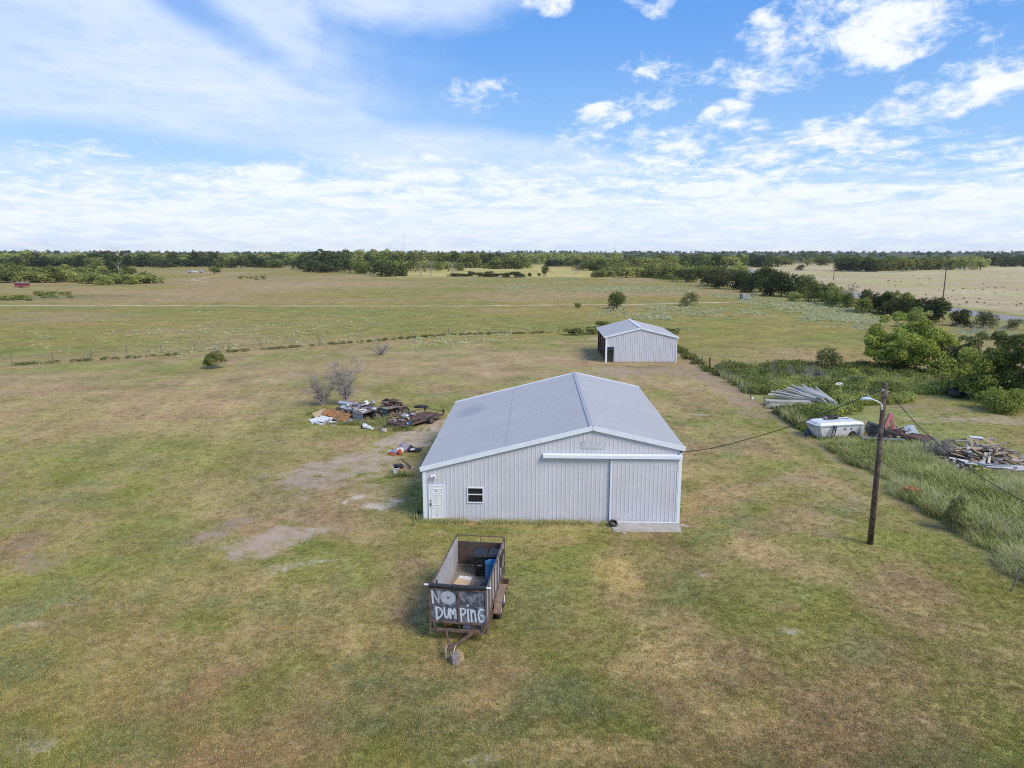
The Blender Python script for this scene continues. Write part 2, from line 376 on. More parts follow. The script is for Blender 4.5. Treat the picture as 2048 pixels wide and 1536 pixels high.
# (px, py, rx, ry, rot degrees, colour, amount): bare, dry and green places, and building shade put into the colour
PATCH = [
 (760, 985, 2.6, 2.4, 0, DIRT * .95, .5), (700, 960, 2.0, 2.0, 0, DIRT * .9, .55), (600, 1035, 1.6, 1.4, -30, DIRT * .9, .5), (690, 1060, 1.2, 1.0, 0, DIRT * .95, .4), (1480, 880, 1.6, 3.2, 0, SOIL * 1.35, .5), (1560, 960, 1.8, 2.6, 0, SOIL * 1.35, .5), (1660, 1040, 1.6, 1.6, 0, DIRT * .85, .45), (1400, 900, 1.6, 3.0, 0, SOIL * 1.4, .4),
 (530, 1088, 1.3, 2.7, -35, DIRT * .92, 1.00), (575, 1062, .8, 1.0, -35, DIRT, 0.93), (430, 1068, .85, 2.0, -40, DIRT * .75, 0.83), (470, 1045, .5, .8, -40, DIRT * .7, 0.73),
 (665, 935, 2.3, 4.2, -40, DIRT * .93, 1.00), (635, 968, 2.0, 2.2, -40, DIRT * .85, 0.83), (730, 912, 1.5, 2.6, -50, DIRT, 0.83), (800, 885, 2.2, 3.2, -55, DIRT, 0.93), (850, 868, 2.6, 3.2, -40, DIRT * 1.03, 1.00), (780, 930, 2.2, 2.0, 0, DIRT, 0.57), (870, 845, 1.6, 3, 0, DIRT, 0.83),
 (765, 1012, 1.2, .75, 25, PALE, 0.72), (790, 1000, .7, .5, 25, PALE, 0.58), (700, 1000, .3, 1.3, -30, PALE, 0.65), (695, 1020, .4, .4, 0, PALE, 0.50),
 (680, 955, .5, .8, -30, PALE * .85, 0.43), (600, 1000, 1.0, .8, 0, DIRT, 0.52), (640, 1060, .5, .9, -20, PALE * .8, 0.36),
 (590, 1130, 1.1, .45, 12, PALE * .92, 0.68), (650, 1120, .9, .45, 25, PALE * .8, 0.58), (560, 1140, .5, .3, 20, PALE, 0.58), (620, 1100, .9, .8, 0, LUSH * .9, .9), (560, 1120, .9, .5, 20, LUSH * .85, .9),
 (640, 1090, 1.4, .9, 10, LUSH * .9, .8), (720, 975, 1.4, .8, 15, LUSH * .85, .8), (820, 990, .9, 2.6, 0, LUSH * .75, .9), (760, 960, 1.3, .8, 0, LUSH * .85, .7), (835, 940, .8, 3.0, 0, SOIL, .7),  # dark strips along the left wall carry the building's shade as ground colour
 (540, 1000, 3, 2.2, 0, TEAL, .35), (720, 1000, 3.2, 2.6, 0, BROWN * 1.2, .45),
 (1230, 1140, 1.2, 1.9, 15, STRAW, .95), (1260, 1170, .8, 1.2, 0, STRAW, .7), (1150, 1110, 1.2, 1.2, 0, LUSH * 1.05, .7), (1100, 1150, 2.4, 1.6, 0, LUSH, .5),
 (1340, 1115, .3, .5, 0, PALE * .7, 0.43), (1400, 1150, .45, .45, -30, PALE * .75, 0.54), (1575, 1264, .42, .42, 0, PALE * .72, 0.65), (1480, 1200, .4, .4, 0, DIRT, 0.52),
 (1340, 1310, 1.5, 1.4, 10, TAN * 1.05, .9), (1280, 1340, 1.4, .8, 0, TAN, .85), (1450, 1335, 1.0, .5, 10, TAN, .7), (1390, 1375, .8, 1.2, 20, TAN, .7), (1470, 1430, 1.1, .8, 0, TAN * 1.05, .85),
 (1360, 1250, 1.4, 1.0, 0, TAN, .55), (1520, 1100, 1.5, 1.5, 0, TAN, .55), (1640, 1150, 1.6, .9, 10, TAN, .7), (1600, 1040, 2, 2, 0, BROWN * 1.3, .6), (1440, 1000, 1.4, 1.8, 0, TAN * .95, .5), (1420, 985, .5, .6, 0, PALE * .7, 0.36),
 (1400, 828, 1.3, 1.0, 0, PALE * .72, 0.58), (1340, 815, 2.2, 5, 0, BROWN * 1.3, .5), (1450, 780, 2.0, 6, 0, BROWN * 1.25, .6), (1330, 860, 1.2, 3.5, 0, LUSH, .4),
 (1100, 1385, 1.3, .9, 0, TEAL * .9, .9), (1180, 1420, 1.0, .7, 0, TEAL * .9, .8), (1060, 1420, 1.0, .7, 0, TEAL * .85, .8), (720, 1372, .7, .4, 10, TEAL * .85, .8), (760, 1320, .6, .5, 0, TEAL * .9, .7), (740, 1450, 1.0, .5, 0, TEAL * .85, .8), (690, 1340, .5, .6, 0, TEAL, .6),
 (680, 1280, 1.2, 1.0, 30, TAN, .85), (760, 1265, .9, .7, 0, TAN * .85, .7), (640, 1380, 1.0, .8, 10, TAN, .6), (960, 1400, 1.2, .6, 0, TAN, .6), (1100, 1500, 2.5, .5, 0, TAN, .75), (1240, 1500, 1.2, .6, 0, TAN * .9, .7), (930, 1520, 1.4, .5, 0, DIRT * .85, 0.63),
 (480, 1270, 1.0, .8, 20, TAN * .9, .65), (320, 1285, .9, .7, 0, TAN * .85, .6), (60, 1250, .9, .4, 10, PALE * .75, 0.50), (40, 1410, .8, .6, 0, TAN * .8, .7), (60, 1490, .8, .5, 0, DIRT * .9, 0.73), (135, 1530, .6, .3, 0, DIRT * .9, 0.63), (300, 1380, 1.2, .5, 10, TAN * .85, .45),
 (100, 1120, 1.6, 1.4, -30, SOIL * 1.1, .75), (60, 1085, 1.2, 1.2, 0, SOIL, .7), (20, 1040, 2, 1.5, 0, SOIL, .6), (110, 1000, 2, 1.5, 0, TEAL, .6), (30, 1230, 1.0, 2.4, -20, TEAL, .8), (20, 1340, 1.2, 1.2, -20, TEAL * .9, .8), (60, 1180, 2, 1, 0, LUSH, .5),
 (1280, 742, 6.5, 4.0, 0, SOIL * 1.25, .95), (1290, 733, 5.2, 1.5, 0, SOIL * .8, .9), (1220, 745, 4, 3.5, 0, DIRT * .85, 0.73), (1370, 745, 3, 5, 0, SOIL * 1.3, .85), (1300, 765, 6, 4, 0, BROWN * 1.3, .7), (1385, 790, 2.5, 6, 0, BROWN * 1.3, .6), (1190, 705, 3, 7, 0, BROWN, .6),
 (200, 830, 16, 9, 0, TAN * .9, .55), (420, 800, 12, 8, 0, BROWN * 1.25, .45), (100, 770, 14, 9, 0, BROWN * 1.2, .5), (520, 745, 9, 10, 0, BROWN * 1.2, .5), (900, 740, 10, 10, 0, BROWN * 1.25, .5), (1050, 720, 12, 14, 0, BROWN * 1.25, .55), (760, 720, 7, 10, 0, BROWN * 1.25, .5), (850, 760, 5, 3, 0, LUSH, .4),
 (700, 820, 7, 2.5, 0, LUSH, .5), (640, 860, 5, 2.5, 0, LUSH * .95, .5), (300, 1060, 3, 2, 0, LUSH, .5), (260, 1120, 3, 2, 0, LUSH, .45), (300, 900, 9, 5, 0, LUSH, .4), (560, 870, 4, 3, -20, TAN * .8, .4), (350, 930, 5, 2, -30, TAN * .75, .35), (420, 970, 4, 1.6, -30, TAN * .9, .5),
 (890, 1060, .8, 1.2, 0, LUSH * .9, .7), (1000, 1062, 2.6, .6, 0, LUSH * .9, .7), (880, 1067, .4, .3, 0, TAN, .8), (840, 1200, .9, 2.4, -10, BROWN * 1.1, .7), (800, 1180, 1.0, 2.0, -10, TAN * .8, .6),
 (1740, 1100, 1.0, .5, 0, TAN * .8, .6), (1830, 1215, .7, .5, 0, TAN, .5), (1700, 1000, 1.6, 2.6, 0, DIRT * .85, 0.57), (1640, 960, 1.2, 2.6, 0, BROWN * 1.4, .6), (1580, 900, .9, 3.0, 0, TAN, .5), (1500, 830, 1.2, 3.0, 0, SOIL * 1.3, .7), (1470, 800, 1.2, 4.0, 0, SOIL * 1.3, .8), (1420, 765, 1.1, 5.0, 0, SOIL * 1.2, .9),
 (1800, 810, 3.5, 2.6, 0, SOIL * 1.1, .95), (1880, 850, 9, 4.5, 0, FIELD * 1.05, .6), (2000, 840, 8, 2.0, 0, DIRT * .95, 0.78), (1950, 820, 7, 1.0, 0, DIRT * .85, 0.63), (1760, 830, 4, 3, 0, TAN * .9, .4),
 (50, 640, 26, 9, 0, DIRT * .75, 0.57), (110, 628, 18, 6, 0, DIRT * .8, 0.57), (300, 585, 60, 18, 0, BROWN * 1.25, .55), (30, 600, 40, 12, 0, BROWN * 1.2, .4), (700, 570, 40, 40, 0, BROWN * 1.3, .55), (560, 600, 40, 14, 0, BROWN * 1.2, .4), (120, 592, 30, 10, 0, LUSH * .65, .6), (30, 598, 30, 6, 0, LUSH * .6, .6),
]
PB = []
for a in PATCH:
    p = at(a[0], a[1]); PB.append((p[0], p[1], a[2], a[3], math.radians(a[4]), a[5], a[6]))
def ground_colour(x, y):
    n1 = fbm(x / 11, y / 11, 3, 4); n2 = fbm(x / 3.1, y / 3.1, 9, 4, .6); n3 = fbm(x / .9, y / .9, 21, 3, .6); n4 = fbm(x / 60, y / 45, 31, 4); n5 = fbm(x / 26, y / 13, 41, 4)
    w = np.clip(.44 + (n1 - .5) * 1.5 + (n2 - .5) * 1.25 + (n3 - .5) * .55, 0, 1)[:, None]
    near = GREEN * (1 - w) + TAN * .82 * w
    br = sstep(fbm(x / 5.2, y / 5.2, 51, 4), .52, .72)[:, None]; near = near * (1 - br * .75) + BROWN * 1.1 * br * .75
    lu = sstep(fbm(x / 4.3, y / 4.3, 61, 4), .55, .72)[:, None]; near = near * (1 - lu * .65) + LUSH * lu * .65
    te = sstep(fbm(x / 3.0, y / 3.0, 71, 4), .62, .74)[:, None]; near = near * (1 - te * .55) + TEAL * te * .55
    # the pasture past the left fence
    wf = np.clip(.5 + (n5 - .5) * 1.7 + (n1 - .5) * .8 + (n2 - .5) * .7, 0, 1)[:, None]
    far = FIELD * np.array([.84, .97, .80]) * (1 - wf) + FIELD * np.array([1.24, 1.06, 1.05]) * wf
    bf = sstep(n4, .45, .66)[:, None]; far = far * (1 - bf * .6) + BROWN * 1.2 * bf * .6
    mfar = sstep(y - np.interp(x, [-400, -69, -36.6, 10.9, 22, 23, 400], [-120, 87.4, 102.4, 128.3, 128, 88, 88]), -1.2, 1.2)[:, None]
    c = near * (1 - mfar) + far * mfar
    wb = (fbm(x / 1.3, y / 1.3, 81, 4, .62) - .5) * 1.7
    kb = np.zeros(len(x)); pc = np.tile(DIRT, (len(x), 1))
    for (cx, cy, rx, ry, ro, col, am) in PB:
        dx = x - cx; dy = y - cy
        near_ = (np.abs(dx) < 2.2 * (rx + ry)) & (np.abs(dy) < 2.2 * (rx + ry))
        if not near_.any(): continue
        i = np.nonzero(near_)[0]; ca, sa = math.cos(ro), math.sin(ro)
        u = (dx[i] * ca + dy[i] * sa) / rx; v = (-dx[i] * sa + dy[i] * ca) / ry
        k = sstep(np.sqrt(u * u + v * v) + wb[i] * .95, 1.45, .45) * am
        if (col[1] - col[2]) / col.sum() < .13:          # bare ground is kept apart from the grass
            kt = 1 - (1 - kb[i]) * (1 - k); f = (k / np.maximum(kt, 1e-6))[:, None]; pc[i] = pc[i] * (1 - f) + col * f; kb[i] = kt
        else: c[i] = c[i] * (1 - k[:, None]) + col * k[:, None]
    kb *= .66 + .34 * sstep(fbm(x / 1.0, y / .8, 83, 4, .65), .36, .58)
    c *= (1 + .30 * (fbm((x * .96 + y * .22) / .8, y / 16, 85, 3) - .5) * sstep(y, 130, 60))[:, None]      # faint mower and wheel lines
    # grass strip along the property line fence, rough ground past it
    k = sstep(np.abs(x - np.interp(y, [30, 60, 90], [21.9, 21.7, 21.2])) + wb * .6, np.interp(y, [30, 60, 90], [.9, 1.2, 2.2]), .1) * sstep(y, 24, 30) * sstep(y, 122, 116) * np.interp(y, [24, 45, 60], [.55, .6, .72])
    kt = 1 - (1 - kb) * (1 - k); f = (k / np.maximum(kt, 1e-6))[:, None]; pc = pc * (1 - f) + SOIL * np.array([1.2, 1.25, 1.2]) * f; kb = kt
    s = (sstep(x, 22.0, 22.8) * sstep(y, 90, 84) * (.75 + .25 * n2))[:, None] * (1 - sstep(x, 34, 40) * sstep(y, 76, 70))[:, None]
    c = c * (1 - s) + np.array([.25, .26, .085]) * s
    # far country: dun field past the road, gold meadows, wood floor
    dun = (sstep(x, 112, 116) * sstep(y, 1100, 900))[:, None]
    wd = np.clip(.5 + (n4 - .5) * 1.8 + (n5 - .5) * 1.2 + (n1 - .5) * .5, 0, 1)[:, None]
    ol = (sstep(fbm(x / 45, y / 22, 45, 4), .50, .66) * .75)[:, None]
    dn_ = DUN * .80 * (1 - wd) + np.array([.53, .44, .25]) * wd; dn_ = dn_ * (1 - ol) + np.array([.42, .38, .15]) * ol; c = c * (1 - dun) + dn_ * dun
    vg = (sstep(np.abs(x - 116) + wb * 2, 5, 2) * (y < 500))[:, None]; c = c * (1 - vg * .8) + GREEN * 1.1 * vg * .8
    gd = (sstep(y, 400, 460) * sstep(y, 1000, 800) * sstep(x, -130, -80) * (1 - dun[:, 0]))[:, None]
    c = c * (1 - gd * .85) + (GOLD * (.8 + .4 * wd)) * gd * .85
    wf_ = sstep(y, 900, 1200)[:, None]; c = c * (1 - wf_) + np.array([.075, .085, .045]) * wf_
    return np.clip(c, .01, .9), np.clip(pc, .01, .9), kb
def hill(x, y):
    d = np.sqrt(x * x + y * y); return 15.0 * sstep(d, 1000, 3000) * (.8 + .4 * vnoise(x / 700, y / 700, 5)) - 0.0

# ------------------------------------------------------------------ ground sheet
def axis(a, b, lo, hi, step, g):
    m = list(np.arange(a, b, step)); s = step; v = b
    up = []
    while v < hi: up.append(v); s *= g; v += s
    up.append(hi); s = step; v = a - step; dn = []
    while v > lo: dn.append(v); s *= g; v -= s
    dn.append(lo); return np.array(dn[::-1] + m + up)
def mat_ground():
    m, T, b = material('mown_grass')
    g = T.n.new('ShaderNodeNewGeometry').outputs['Position']
    base = T.attr('tint')['Color']; bare = T.attr('bare')
    f1 = T.noise(g, 1.1, 5, .68); f2 = T.noise(g, 6.5, 5, .7); f3 = T.noise(g, 28.0, 3, .7); f4 = T.noise(g, .22, 5, .62)
    v = T.m('ADD', T.m('ADD', T.m('MULTIPLY', f1, .9), T.m('MULTIPLY', f2, .9)), T.m('MULTIPLY', f3, .55))
    v = T.m('ADD', v, T.m('MULTIPLY', f4, .75))
    k = T.m('ADD', T.m('MULTIPLY', T.m('SUBTRACT', v, 1.55), 1.7), 1.0)
    c = T.mix(1.0, base, T.vm('SCALE', (1, 1, 1), T.m('MAXIMUM', k, .35)), 'MULTIPLY')
    c = T.mix(T.m('MULTIPLY', T.sm(f2, .50, .66), .45), c, (.46, .34, .18))
    c = T.mix(T.m('MULTIPLY', T.sm(f1, .54, .70), .34), c, (.165, .165, .04))
    fd = T.m('MULTIPLY_ADD', T.noise(g, 5.0, 5, .75), .55, T.m('MULTIPLY', T.noise(g, 1.1, 5, .65), .45))
    kd = T.sm(T.m('ADD', T.m('MULTIPLY', bare['Alpha'], .86), T.m('MULTIPLY', T.m('SUBTRACT', fd, .5), 2.7)), .18, .98, 0, .92)
    pcol = T.mix(1.0, bare['Color'], T.vm('SCALE', (1, 1, 1), T.m('MULTIPLY_ADD', T.m('ADD', f3, T.m('ADD', f2, f1)), .5, .25)), 'MULTIPLY')
    c = T.mix(kd, c, pcol)
    T.put(b.inputs['Base Color'], c); b.inputs['Roughness'].default_value = .95; b.inputs['Specular IOR Level'].default_value = .1
    h = T.m('ADD', T.m('MULTIPLY', f2, .7), T.m('MULTIPLY', f3, .5))
    T.put(b.inputs['Normal'], T.bump(h, .55, .06)); return m
def build_ground():
    xs = axis(-44, 28, -4200, 4200, .30, 1.055); ys = axis(15, 66, -300, 5200, .30, 1.035)
    X, Y = np.meshgrid(xs, ys); x = X.ravel(); y = Y.ravel(); z = hill(x, y)
    nx, ny = len(xs), len(ys)
    me = bpy.data.meshes.new('ground'); me.vertices.add(nx * ny)
    me.vertices.foreach_set('co', np.stack([x, y, z], 1).ravel())
    i = (np.arange(ny - 1)[:, None] * nx + np.arange(nx - 1)[None, :]).ravel()
    q = np.stack([i, i + 1, i + nx + 1, i + nx], 1).astype(np.int32)
    me.loops.add(q.size); me.polygons.add(len(q)); me.loops.foreach_set('vertex_index', q.ravel())
    me.polygons.foreach_set('loop_start', np.arange(0, q.size, 4, dtype=np.int32)); me.update()
    col, pc, kb = ground_colour(x, y); at_ = me.attributes.new('bare', 'FLOAT_COLOR', 'POINT'); at_.data.foreach_set('color', np.concatenate([pc, kb[:, None]], 1).ravel()); at_ = me.attributes.new('tint', 'FLOAT_COLOR', 'POINT')
    at_.data.foreach_set('color', np.concatenate([col, np.ones((len(col), 1))], 1).ravel())
    me.materials.append(mat_ground()); me.polygons.foreach_set('use_smooth', np.ones(len(q), bool))
    kind(put('ground', me), 'structure')
build_ground()

def strip(name, pts, w, z, mat, n=6, jit=0.0):
    mb = MB(); P = []
    for i in range(len(pts) - 1):
        for k in range(n): P.append([pts[i][j] + (pts[i + 1][j] - pts[i][j]) * k / n for j in (0, 1)])
    P.append(list(pts[-1])); vs = []
    for i, p in enumerate(P):
        a = P[max(i - 1, 0)]; b = P[min(i + 1, len(P) - 1)]; d = Vector((b[0] - a[0], b[1] - a[1])).normalized(); nrm = Vector((-d.y, d.x))
        for s_ in (-1, 1):
            q = Vector(p) + nrm * s_ * (w / 2 * (1 + rng.uniform(-jit, jit))); vs.append((q.x, q.y, z))
    mb.add(vs, [(2 * i, 2 * i + 1, 2 * i + 3, 2 * i + 2) for i in range(len(P) - 1)]); return mb.build(name, mat)
M['asphalt'] = simple('asphalt', (.29, .275, .25), .9, var=.1, scale=.5, spec=.05)
M['track'] = simple('track_soil', (.55, .43, .29), .95, var=.3, scale=.12, dirt=(.32, .27, .11), dirt_amt=.7, dirt_scale=.25)
M['paint'] = simple('road_paint', (.6, .6, .56), .7)
kind(strip('road', [(112, 20), (109, 120), (108, 170), (110, 230), (124, 330), (150, 460), (215, 760)], 9.5, .012, M['asphalt'], 10), 'structure')
kind(strip('dirt_track', [(-330, 190), (-151, 193.8), (-80, 194.5), (-24, 196), (33, 205.5), (66, 217)], 2.3, .006, M['track'], 90, .45), 'structure')
kind(strip('dirt_track', [(-165, 352), (-190, 383), (-204, 440), (-222, 532), (-300, 560)], 1.7, .006, M['track'], 60, .7), 'structure')

# ------------------------------------------------------------------ instanced growth (stuff)
def blade_tuft(n, h, rad, w, seed, lean=.5, mat=None):
    g = np.random.default_rng(seed); v = []; f = []; t = []
    for k in range(n):
        a = g.uniform(0, 2 * np.pi); r = rad * np.sqrt(g.uniform(0, 1)); px, py = r * np.cos(a), r * np.sin(a)
        hh = h * g.uniform(.5, 1.1); b = g.uniform(0, 2 * np.pi); le = lean * hh * g.uniform(.1, 1); ww = w * g.uniform(.6, 1.2)
        c, s_ = np.cos(b), np.sin(b); i = len(v)
        v += [(px - s_ * ww / 2, py + c * ww / 2, -.01), (px + s_ * ww / 2, py - c * ww / 2, -.01),
              (px + c * le * .4 + s_ * ww * .4, py + s_ * le * .4 - c * ww * .4, hh * .6), (px + c * le * .4 - s_ * ww * .4, py + s_ * le * .4 + c * ww * .4, hh * .6), (px + c * le, py + s_ * le, hh)]
        f += [(i, i + 1, i + 2, i + 3), (i + 3, i + 2, i + 4)]; t += [g.uniform(0, 1)] * 5
    me = bpy.data.meshes.new('tuft'); me.from_pydata(v, [], f); a = me.attributes.new('tint', 'FLOAT', 'POINT'); a.data.foreach_set('value', t)
    me.materials.append(mat); return me
def leaf_quads(P, Nn, size, g, aspect=.75):
    n = len(P); up = np.where(np.abs(Nn[:, 2:3]) > .9, np.array([[1., 0, 0]]), np.array([[0, 0, 1.]]))
    a = np.cross(Nn, up); a /= np.linalg.norm(a, axis=1, keepdims=True) + 1e-9; b = np.cross(Nn, a)
    th = g.uniform(0, 2 * np.pi, (n, 1)); u = a * np.cos(th) + b * np.sin(th); w = -a * np.sin(th) + b * np.cos(th)
    s = (size * g.uniform(.6, 1.35, (n, 1))); fold = Nn * s * g.uniform(-.18, .18, (n, 1))
    V = np.stack([P - u * s * .5, P + w * s * .5 * aspect + fold, P + u * s * .5, P - w * s * .5 * aspect + fold], 1).reshape(-1, 3)
    return V, np.arange(4 * n).reshape(-1, 4)
def mesh_np(name, V, F, tint, mat):
    me = bpy.data.meshes.new(name); me.vertices.add(len(V)); me.vertices.foreach_set('co', V.astype(np.float32).ravel())
    me.loops.add(F.size); me.polygons.add(len(F)); me.loops.foreach_set('vertex_index', F.astype(np.int32).ravel())
    me.polygons.foreach_set('loop_start', np.arange(0, F.size, F.shape[1], dtype=np.int32)); me.update()
    a = me.attributes.new('tint', 'FLOAT', 'POINT'); a.data.foreach_set('value', tint.astype(np.float32)); me.materials.append(mat); return me
def lobed(lobes, n, leaf, seed, inner=.55, spread=.75):
    g = np.random.default_rng(seed); L = np.array(lobes, float)
    vol = (L[:, 3] * L[:, 4] * L[:, 5]) ** .67; idx = g.choice(len(L), n, p=vol / vol.sum())
    d = g.normal(size=(n, 3)); d /= np.linalg.norm(d, axis=1, keepdims=True); d[:, 2] = np.where(d[:, 2] < -.55, -d[:, 2], d[:, 2])
    r = g.uniform(inner ** 2, 1, (n, 1)) ** .5
    r *= (1 + .28 * (vnoise(d[:, 0] * 3 + 7 * idx, d[:, 1] * 3 + d[:, 2] * 2.3, seed)[:, None] - .5) * 2)
    P = L[idx, :3] + d * r * L[idx, 3:6]
    N = d / L[idx, 3:6]; N /= np.linalg.norm(N, axis=1, keepdims=True); N = N + spread * g.normal(size=(n, 3)); N /= np.linalg.norm(N, axis=1, keepdims=True)
    lt = g.uniform(0, 1, len(L))
    tint = np.clip(.45 * lt[idx] + .55 * g.uniform(0, 1, n), 0, 1)
    V, F = leaf_quads(P, N, leaf, g); return V, F, np.repeat(tint, 4)
def crown_lobes(seed, kind_='round', k=12):
    g = np.random.default_rng(seed); L = []
    # unit crown: fits a box 1 wide (x, y in -.5 .. .5) and 0..1 tall
    for i in range(k):
        a = g.uniform(0, 6.28)
        if kind_ == 'round': r = .30 * np.sqrt(g.uniform(0, 1)); z = g.uniform(.34, .80); s = g.uniform(.13, .22); q = s * g.uniform(.9, 1.25)
        elif kind_ == 'low': r = .34 * np.sqrt(g.uniform(0, 1)); z = g.uniform(.18, .74); s = g.uniform(.13, .22); q = s * 1.3
        elif kind_ == 'flat': r = .36 * np.sqrt(g.uniform(0, 1)); z = g.uniform(.45, .8); s = g.uniform(.10, .17); q = s * .9
        else: r = .33 * np.sqrt(g.uniform(0, 1)); z = g.uniform(.4, .9); s = g.uniform(.05, .12); q = s
        z -= .35 * r; L.append((r * np.cos(a), r * np.sin(a), z, s, s, q))
    return L
def crown_mesh(name, seed, kind_, k, n, leaf, mat, inner=.55, spread=.75):
    V, F, t = lobed(crown_lobes(seed, kind_, k), n, leaf, seed, inner, spread)
    return mesh_np(name, V, F, t, mat)
def trunk_mesh(seed, h=.55, r=.035, limbs=5, mat='bark', reach=.3):
    g = random.Random(seed); mb = MB(); top = (g.uniform(-.03, .03), g.uniform(-.03, .03), h)
    mb.tube([(0, 0, -.02), (g.uniform(-.01, .01), 0, h * .5), top], [r, r * .75, r * .45], 7)
    for k in range(limbs):
        a = 6.28 * k / limbs + g.uniform(-.4, .4); b = h * g.uniform(.35, .9); c = reach * g.uniform(.6, 1.1)
        mb.tube([(0, 0, b), (math.cos(a) * c * .5, math.sin(a) * c * .5, b + .12), (math.cos(a) * c, math.sin(a) * c, b + .16 + g.uniform(.05, .22))], [r * .5, r * .33, r * .12], 5)
    return mb.mesh('trunk', M[mat])

def scatter(name, proto, pts, rotz, scale, colour=None, tilt=None):
    """one object: prototype instanced on points with geometry nodes"""
    if isinstance(proto, bpy.types.Mesh): proto = [proto]
    me = bpy.data.meshes.new(name); n = len(pts)
    me.vertices.add(n); me.vertices.foreach_set('co', np.asarray(pts, np.float32).ravel())
    rot = np.zeros((n, 3), np.float32); rot[:, 2] = rotz
    if tilt is not None: rot[:, :2] = tilt
    a = me.attributes.new('rot', 'FLOAT_VECTOR', 'POINT'); a.data.foreach_set('vector', rot.ravel())
    sc = np.asarray(scale, np.float32); sc = np.repeat(sc[:, None], 3, 1) if sc.ndim == 1 else sc
    a = me.attributes.new('scl', 'FLOAT_VECTOR', 'POINT'); a.data.foreach_set('vector', np.ascontiguousarray(sc).ravel())
    if colour is not None:
        a = me.attributes.new('shade', 'FLOAT_COLOR', 'POINT'); a.data.foreach_set('color', np.concatenate([colour, np.ones((n, 1))], 1).astype(np.float32).ravel())
    o = kind(put(name, me), 'stuff')
    ng = bpy.data.node_groups.new(name, 'GeometryNodeTree')
    ng.interface.new_socket('Geometry', in_out='INPUT', socket_type='NodeSocketGeometry'); ng.interface.new_socket('Geometry', in_out='OUTPUT', socket_type='NodeSocketGeometry')
    N, L = ng.nodes, ng.links; gi = N.new('NodeGroupInput'); go = N.new('NodeGroupOutput')
    inst = N.new('GeometryNodeInstanceOnPoints'); L.new(gi.outputs[0], inst.inputs['Points'])
    po = bpy.data.objects.new(name + '_source', proto[0])
    oi = N.new('GeometryNodeObjectInfo'); oi.inputs['Object'].default_value = po; oi.inputs['As Instance'].default_value = True
    L.new(oi.outputs['Geometry'], inst.inputs['Instance'])
    for nm, sock in (('rot', 'Rotation'), ('scl', 'Scale')):
        na = N.new('GeometryNodeInputNamedAttribute'); na.data_type = 'FLOAT_VECTOR'; na.inputs['Name'].default_value = nm
        L.new(na.outputs[0], inst.inputs[sock])
    L.new(inst.outputs[0], go.inputs[0])
    md = o.modifiers.new('scatter', 'NODES'); md.node_group = ng; return o

def mat_lawn():
    m, T, b = material('lawn_blade'); T.n.remove(b)
    out = [n for n in T.n if n.type == 'OUTPUT_MATERIAL'][0]
    c = T.attr('shade', 'INSTANCER')['Color']; t = T.attr('tint')['Fac']; oi = T.n.new('ShaderNodeObjectInfo').outputs['Random']
    c = T.mix(1.0, c, T.vm('SCALE', (1, 1, 1), T.m('ADD', .85, T.m('ADD', T.m('MULTIPLY', t, .55), T.m('MULTIPLY', oi, .35)))), 'MULTIPLY')
    df = T.n.new('ShaderNodeBsdfDiffuse'); tr = T.n.new('ShaderNodeBsdfTranslucent'); mx = T.n.new('ShaderNodeMixShader')
    T.put(df.inputs[0], c); T.put(tr.inputs[0], c); mx.inputs[0].default_value = .3
    T.l.new(df.outputs[0], mx.inputs[1]); T.l.new(tr.outputs[0], mx.inputs[2]); T.l.new(mx.outputs[0], out.inputs[0]); return m
M['lawn'] = mat_lawn()
BX0, BX1, BY0, BY1 = -6.1, 7.9, 36.65, 53.7          # main metal building footprint
def lawn():
    n = 110000
    py = nr.uniform(770, 1600, n); px = nr.uniform(-60, 2110, n)
    d = FW[None] + RT[None] * ((px - 1024) / FPX)[:, None] - UP[None] * ((py - 768) / FPX)[:, None]
    t = -CAM_H / d[:, 2]; P = d * t[:, None]; x, y = P[:, 0], P[:, 1]
    y = y + nr.uniform(-.3, .3, n); x = x + nr.uniform(-.3, .3, n)
    col, pc, kb = ground_colour(x, y)
    keep = (kb < nr.uniform(.3, .85, n)) & ((x < 22.2) | ((x > 31.5) & (y > 50.8))) & ~((x > BX0 - .05) & (x < BX1 + .05) & (y > BY0 - .05) & (y < BY1)) & ~((x > 4.1) & (x < 7.9) & (y > 35.3) & (y < 37))
    x, y, col = x[keep], y[keep], col[keep]; k = len(x)
    q = nr.uniform(0, 1, k)[:, None]; col = np.where(q < .30, col * .5 + TAN * .55, np.where(q > .66, col * .5 + np.array([.18, .215, .045]) * .5, col)) * nr.uniform(.55, 1.4, k)[:, None]
    p = np.stack([x, y, np.zeros(k)], 1); s = nr.uniform(.6, 1.25, k) * (1 + .35 * sstep(y, 30, 60))
    scatter('lawn_grass', blade_tuft(16, .055, .13, .014, 3, .9, M['lawn']), p, nr.uniform(0, 6.28, k), s, col * 1.05)
lawn()

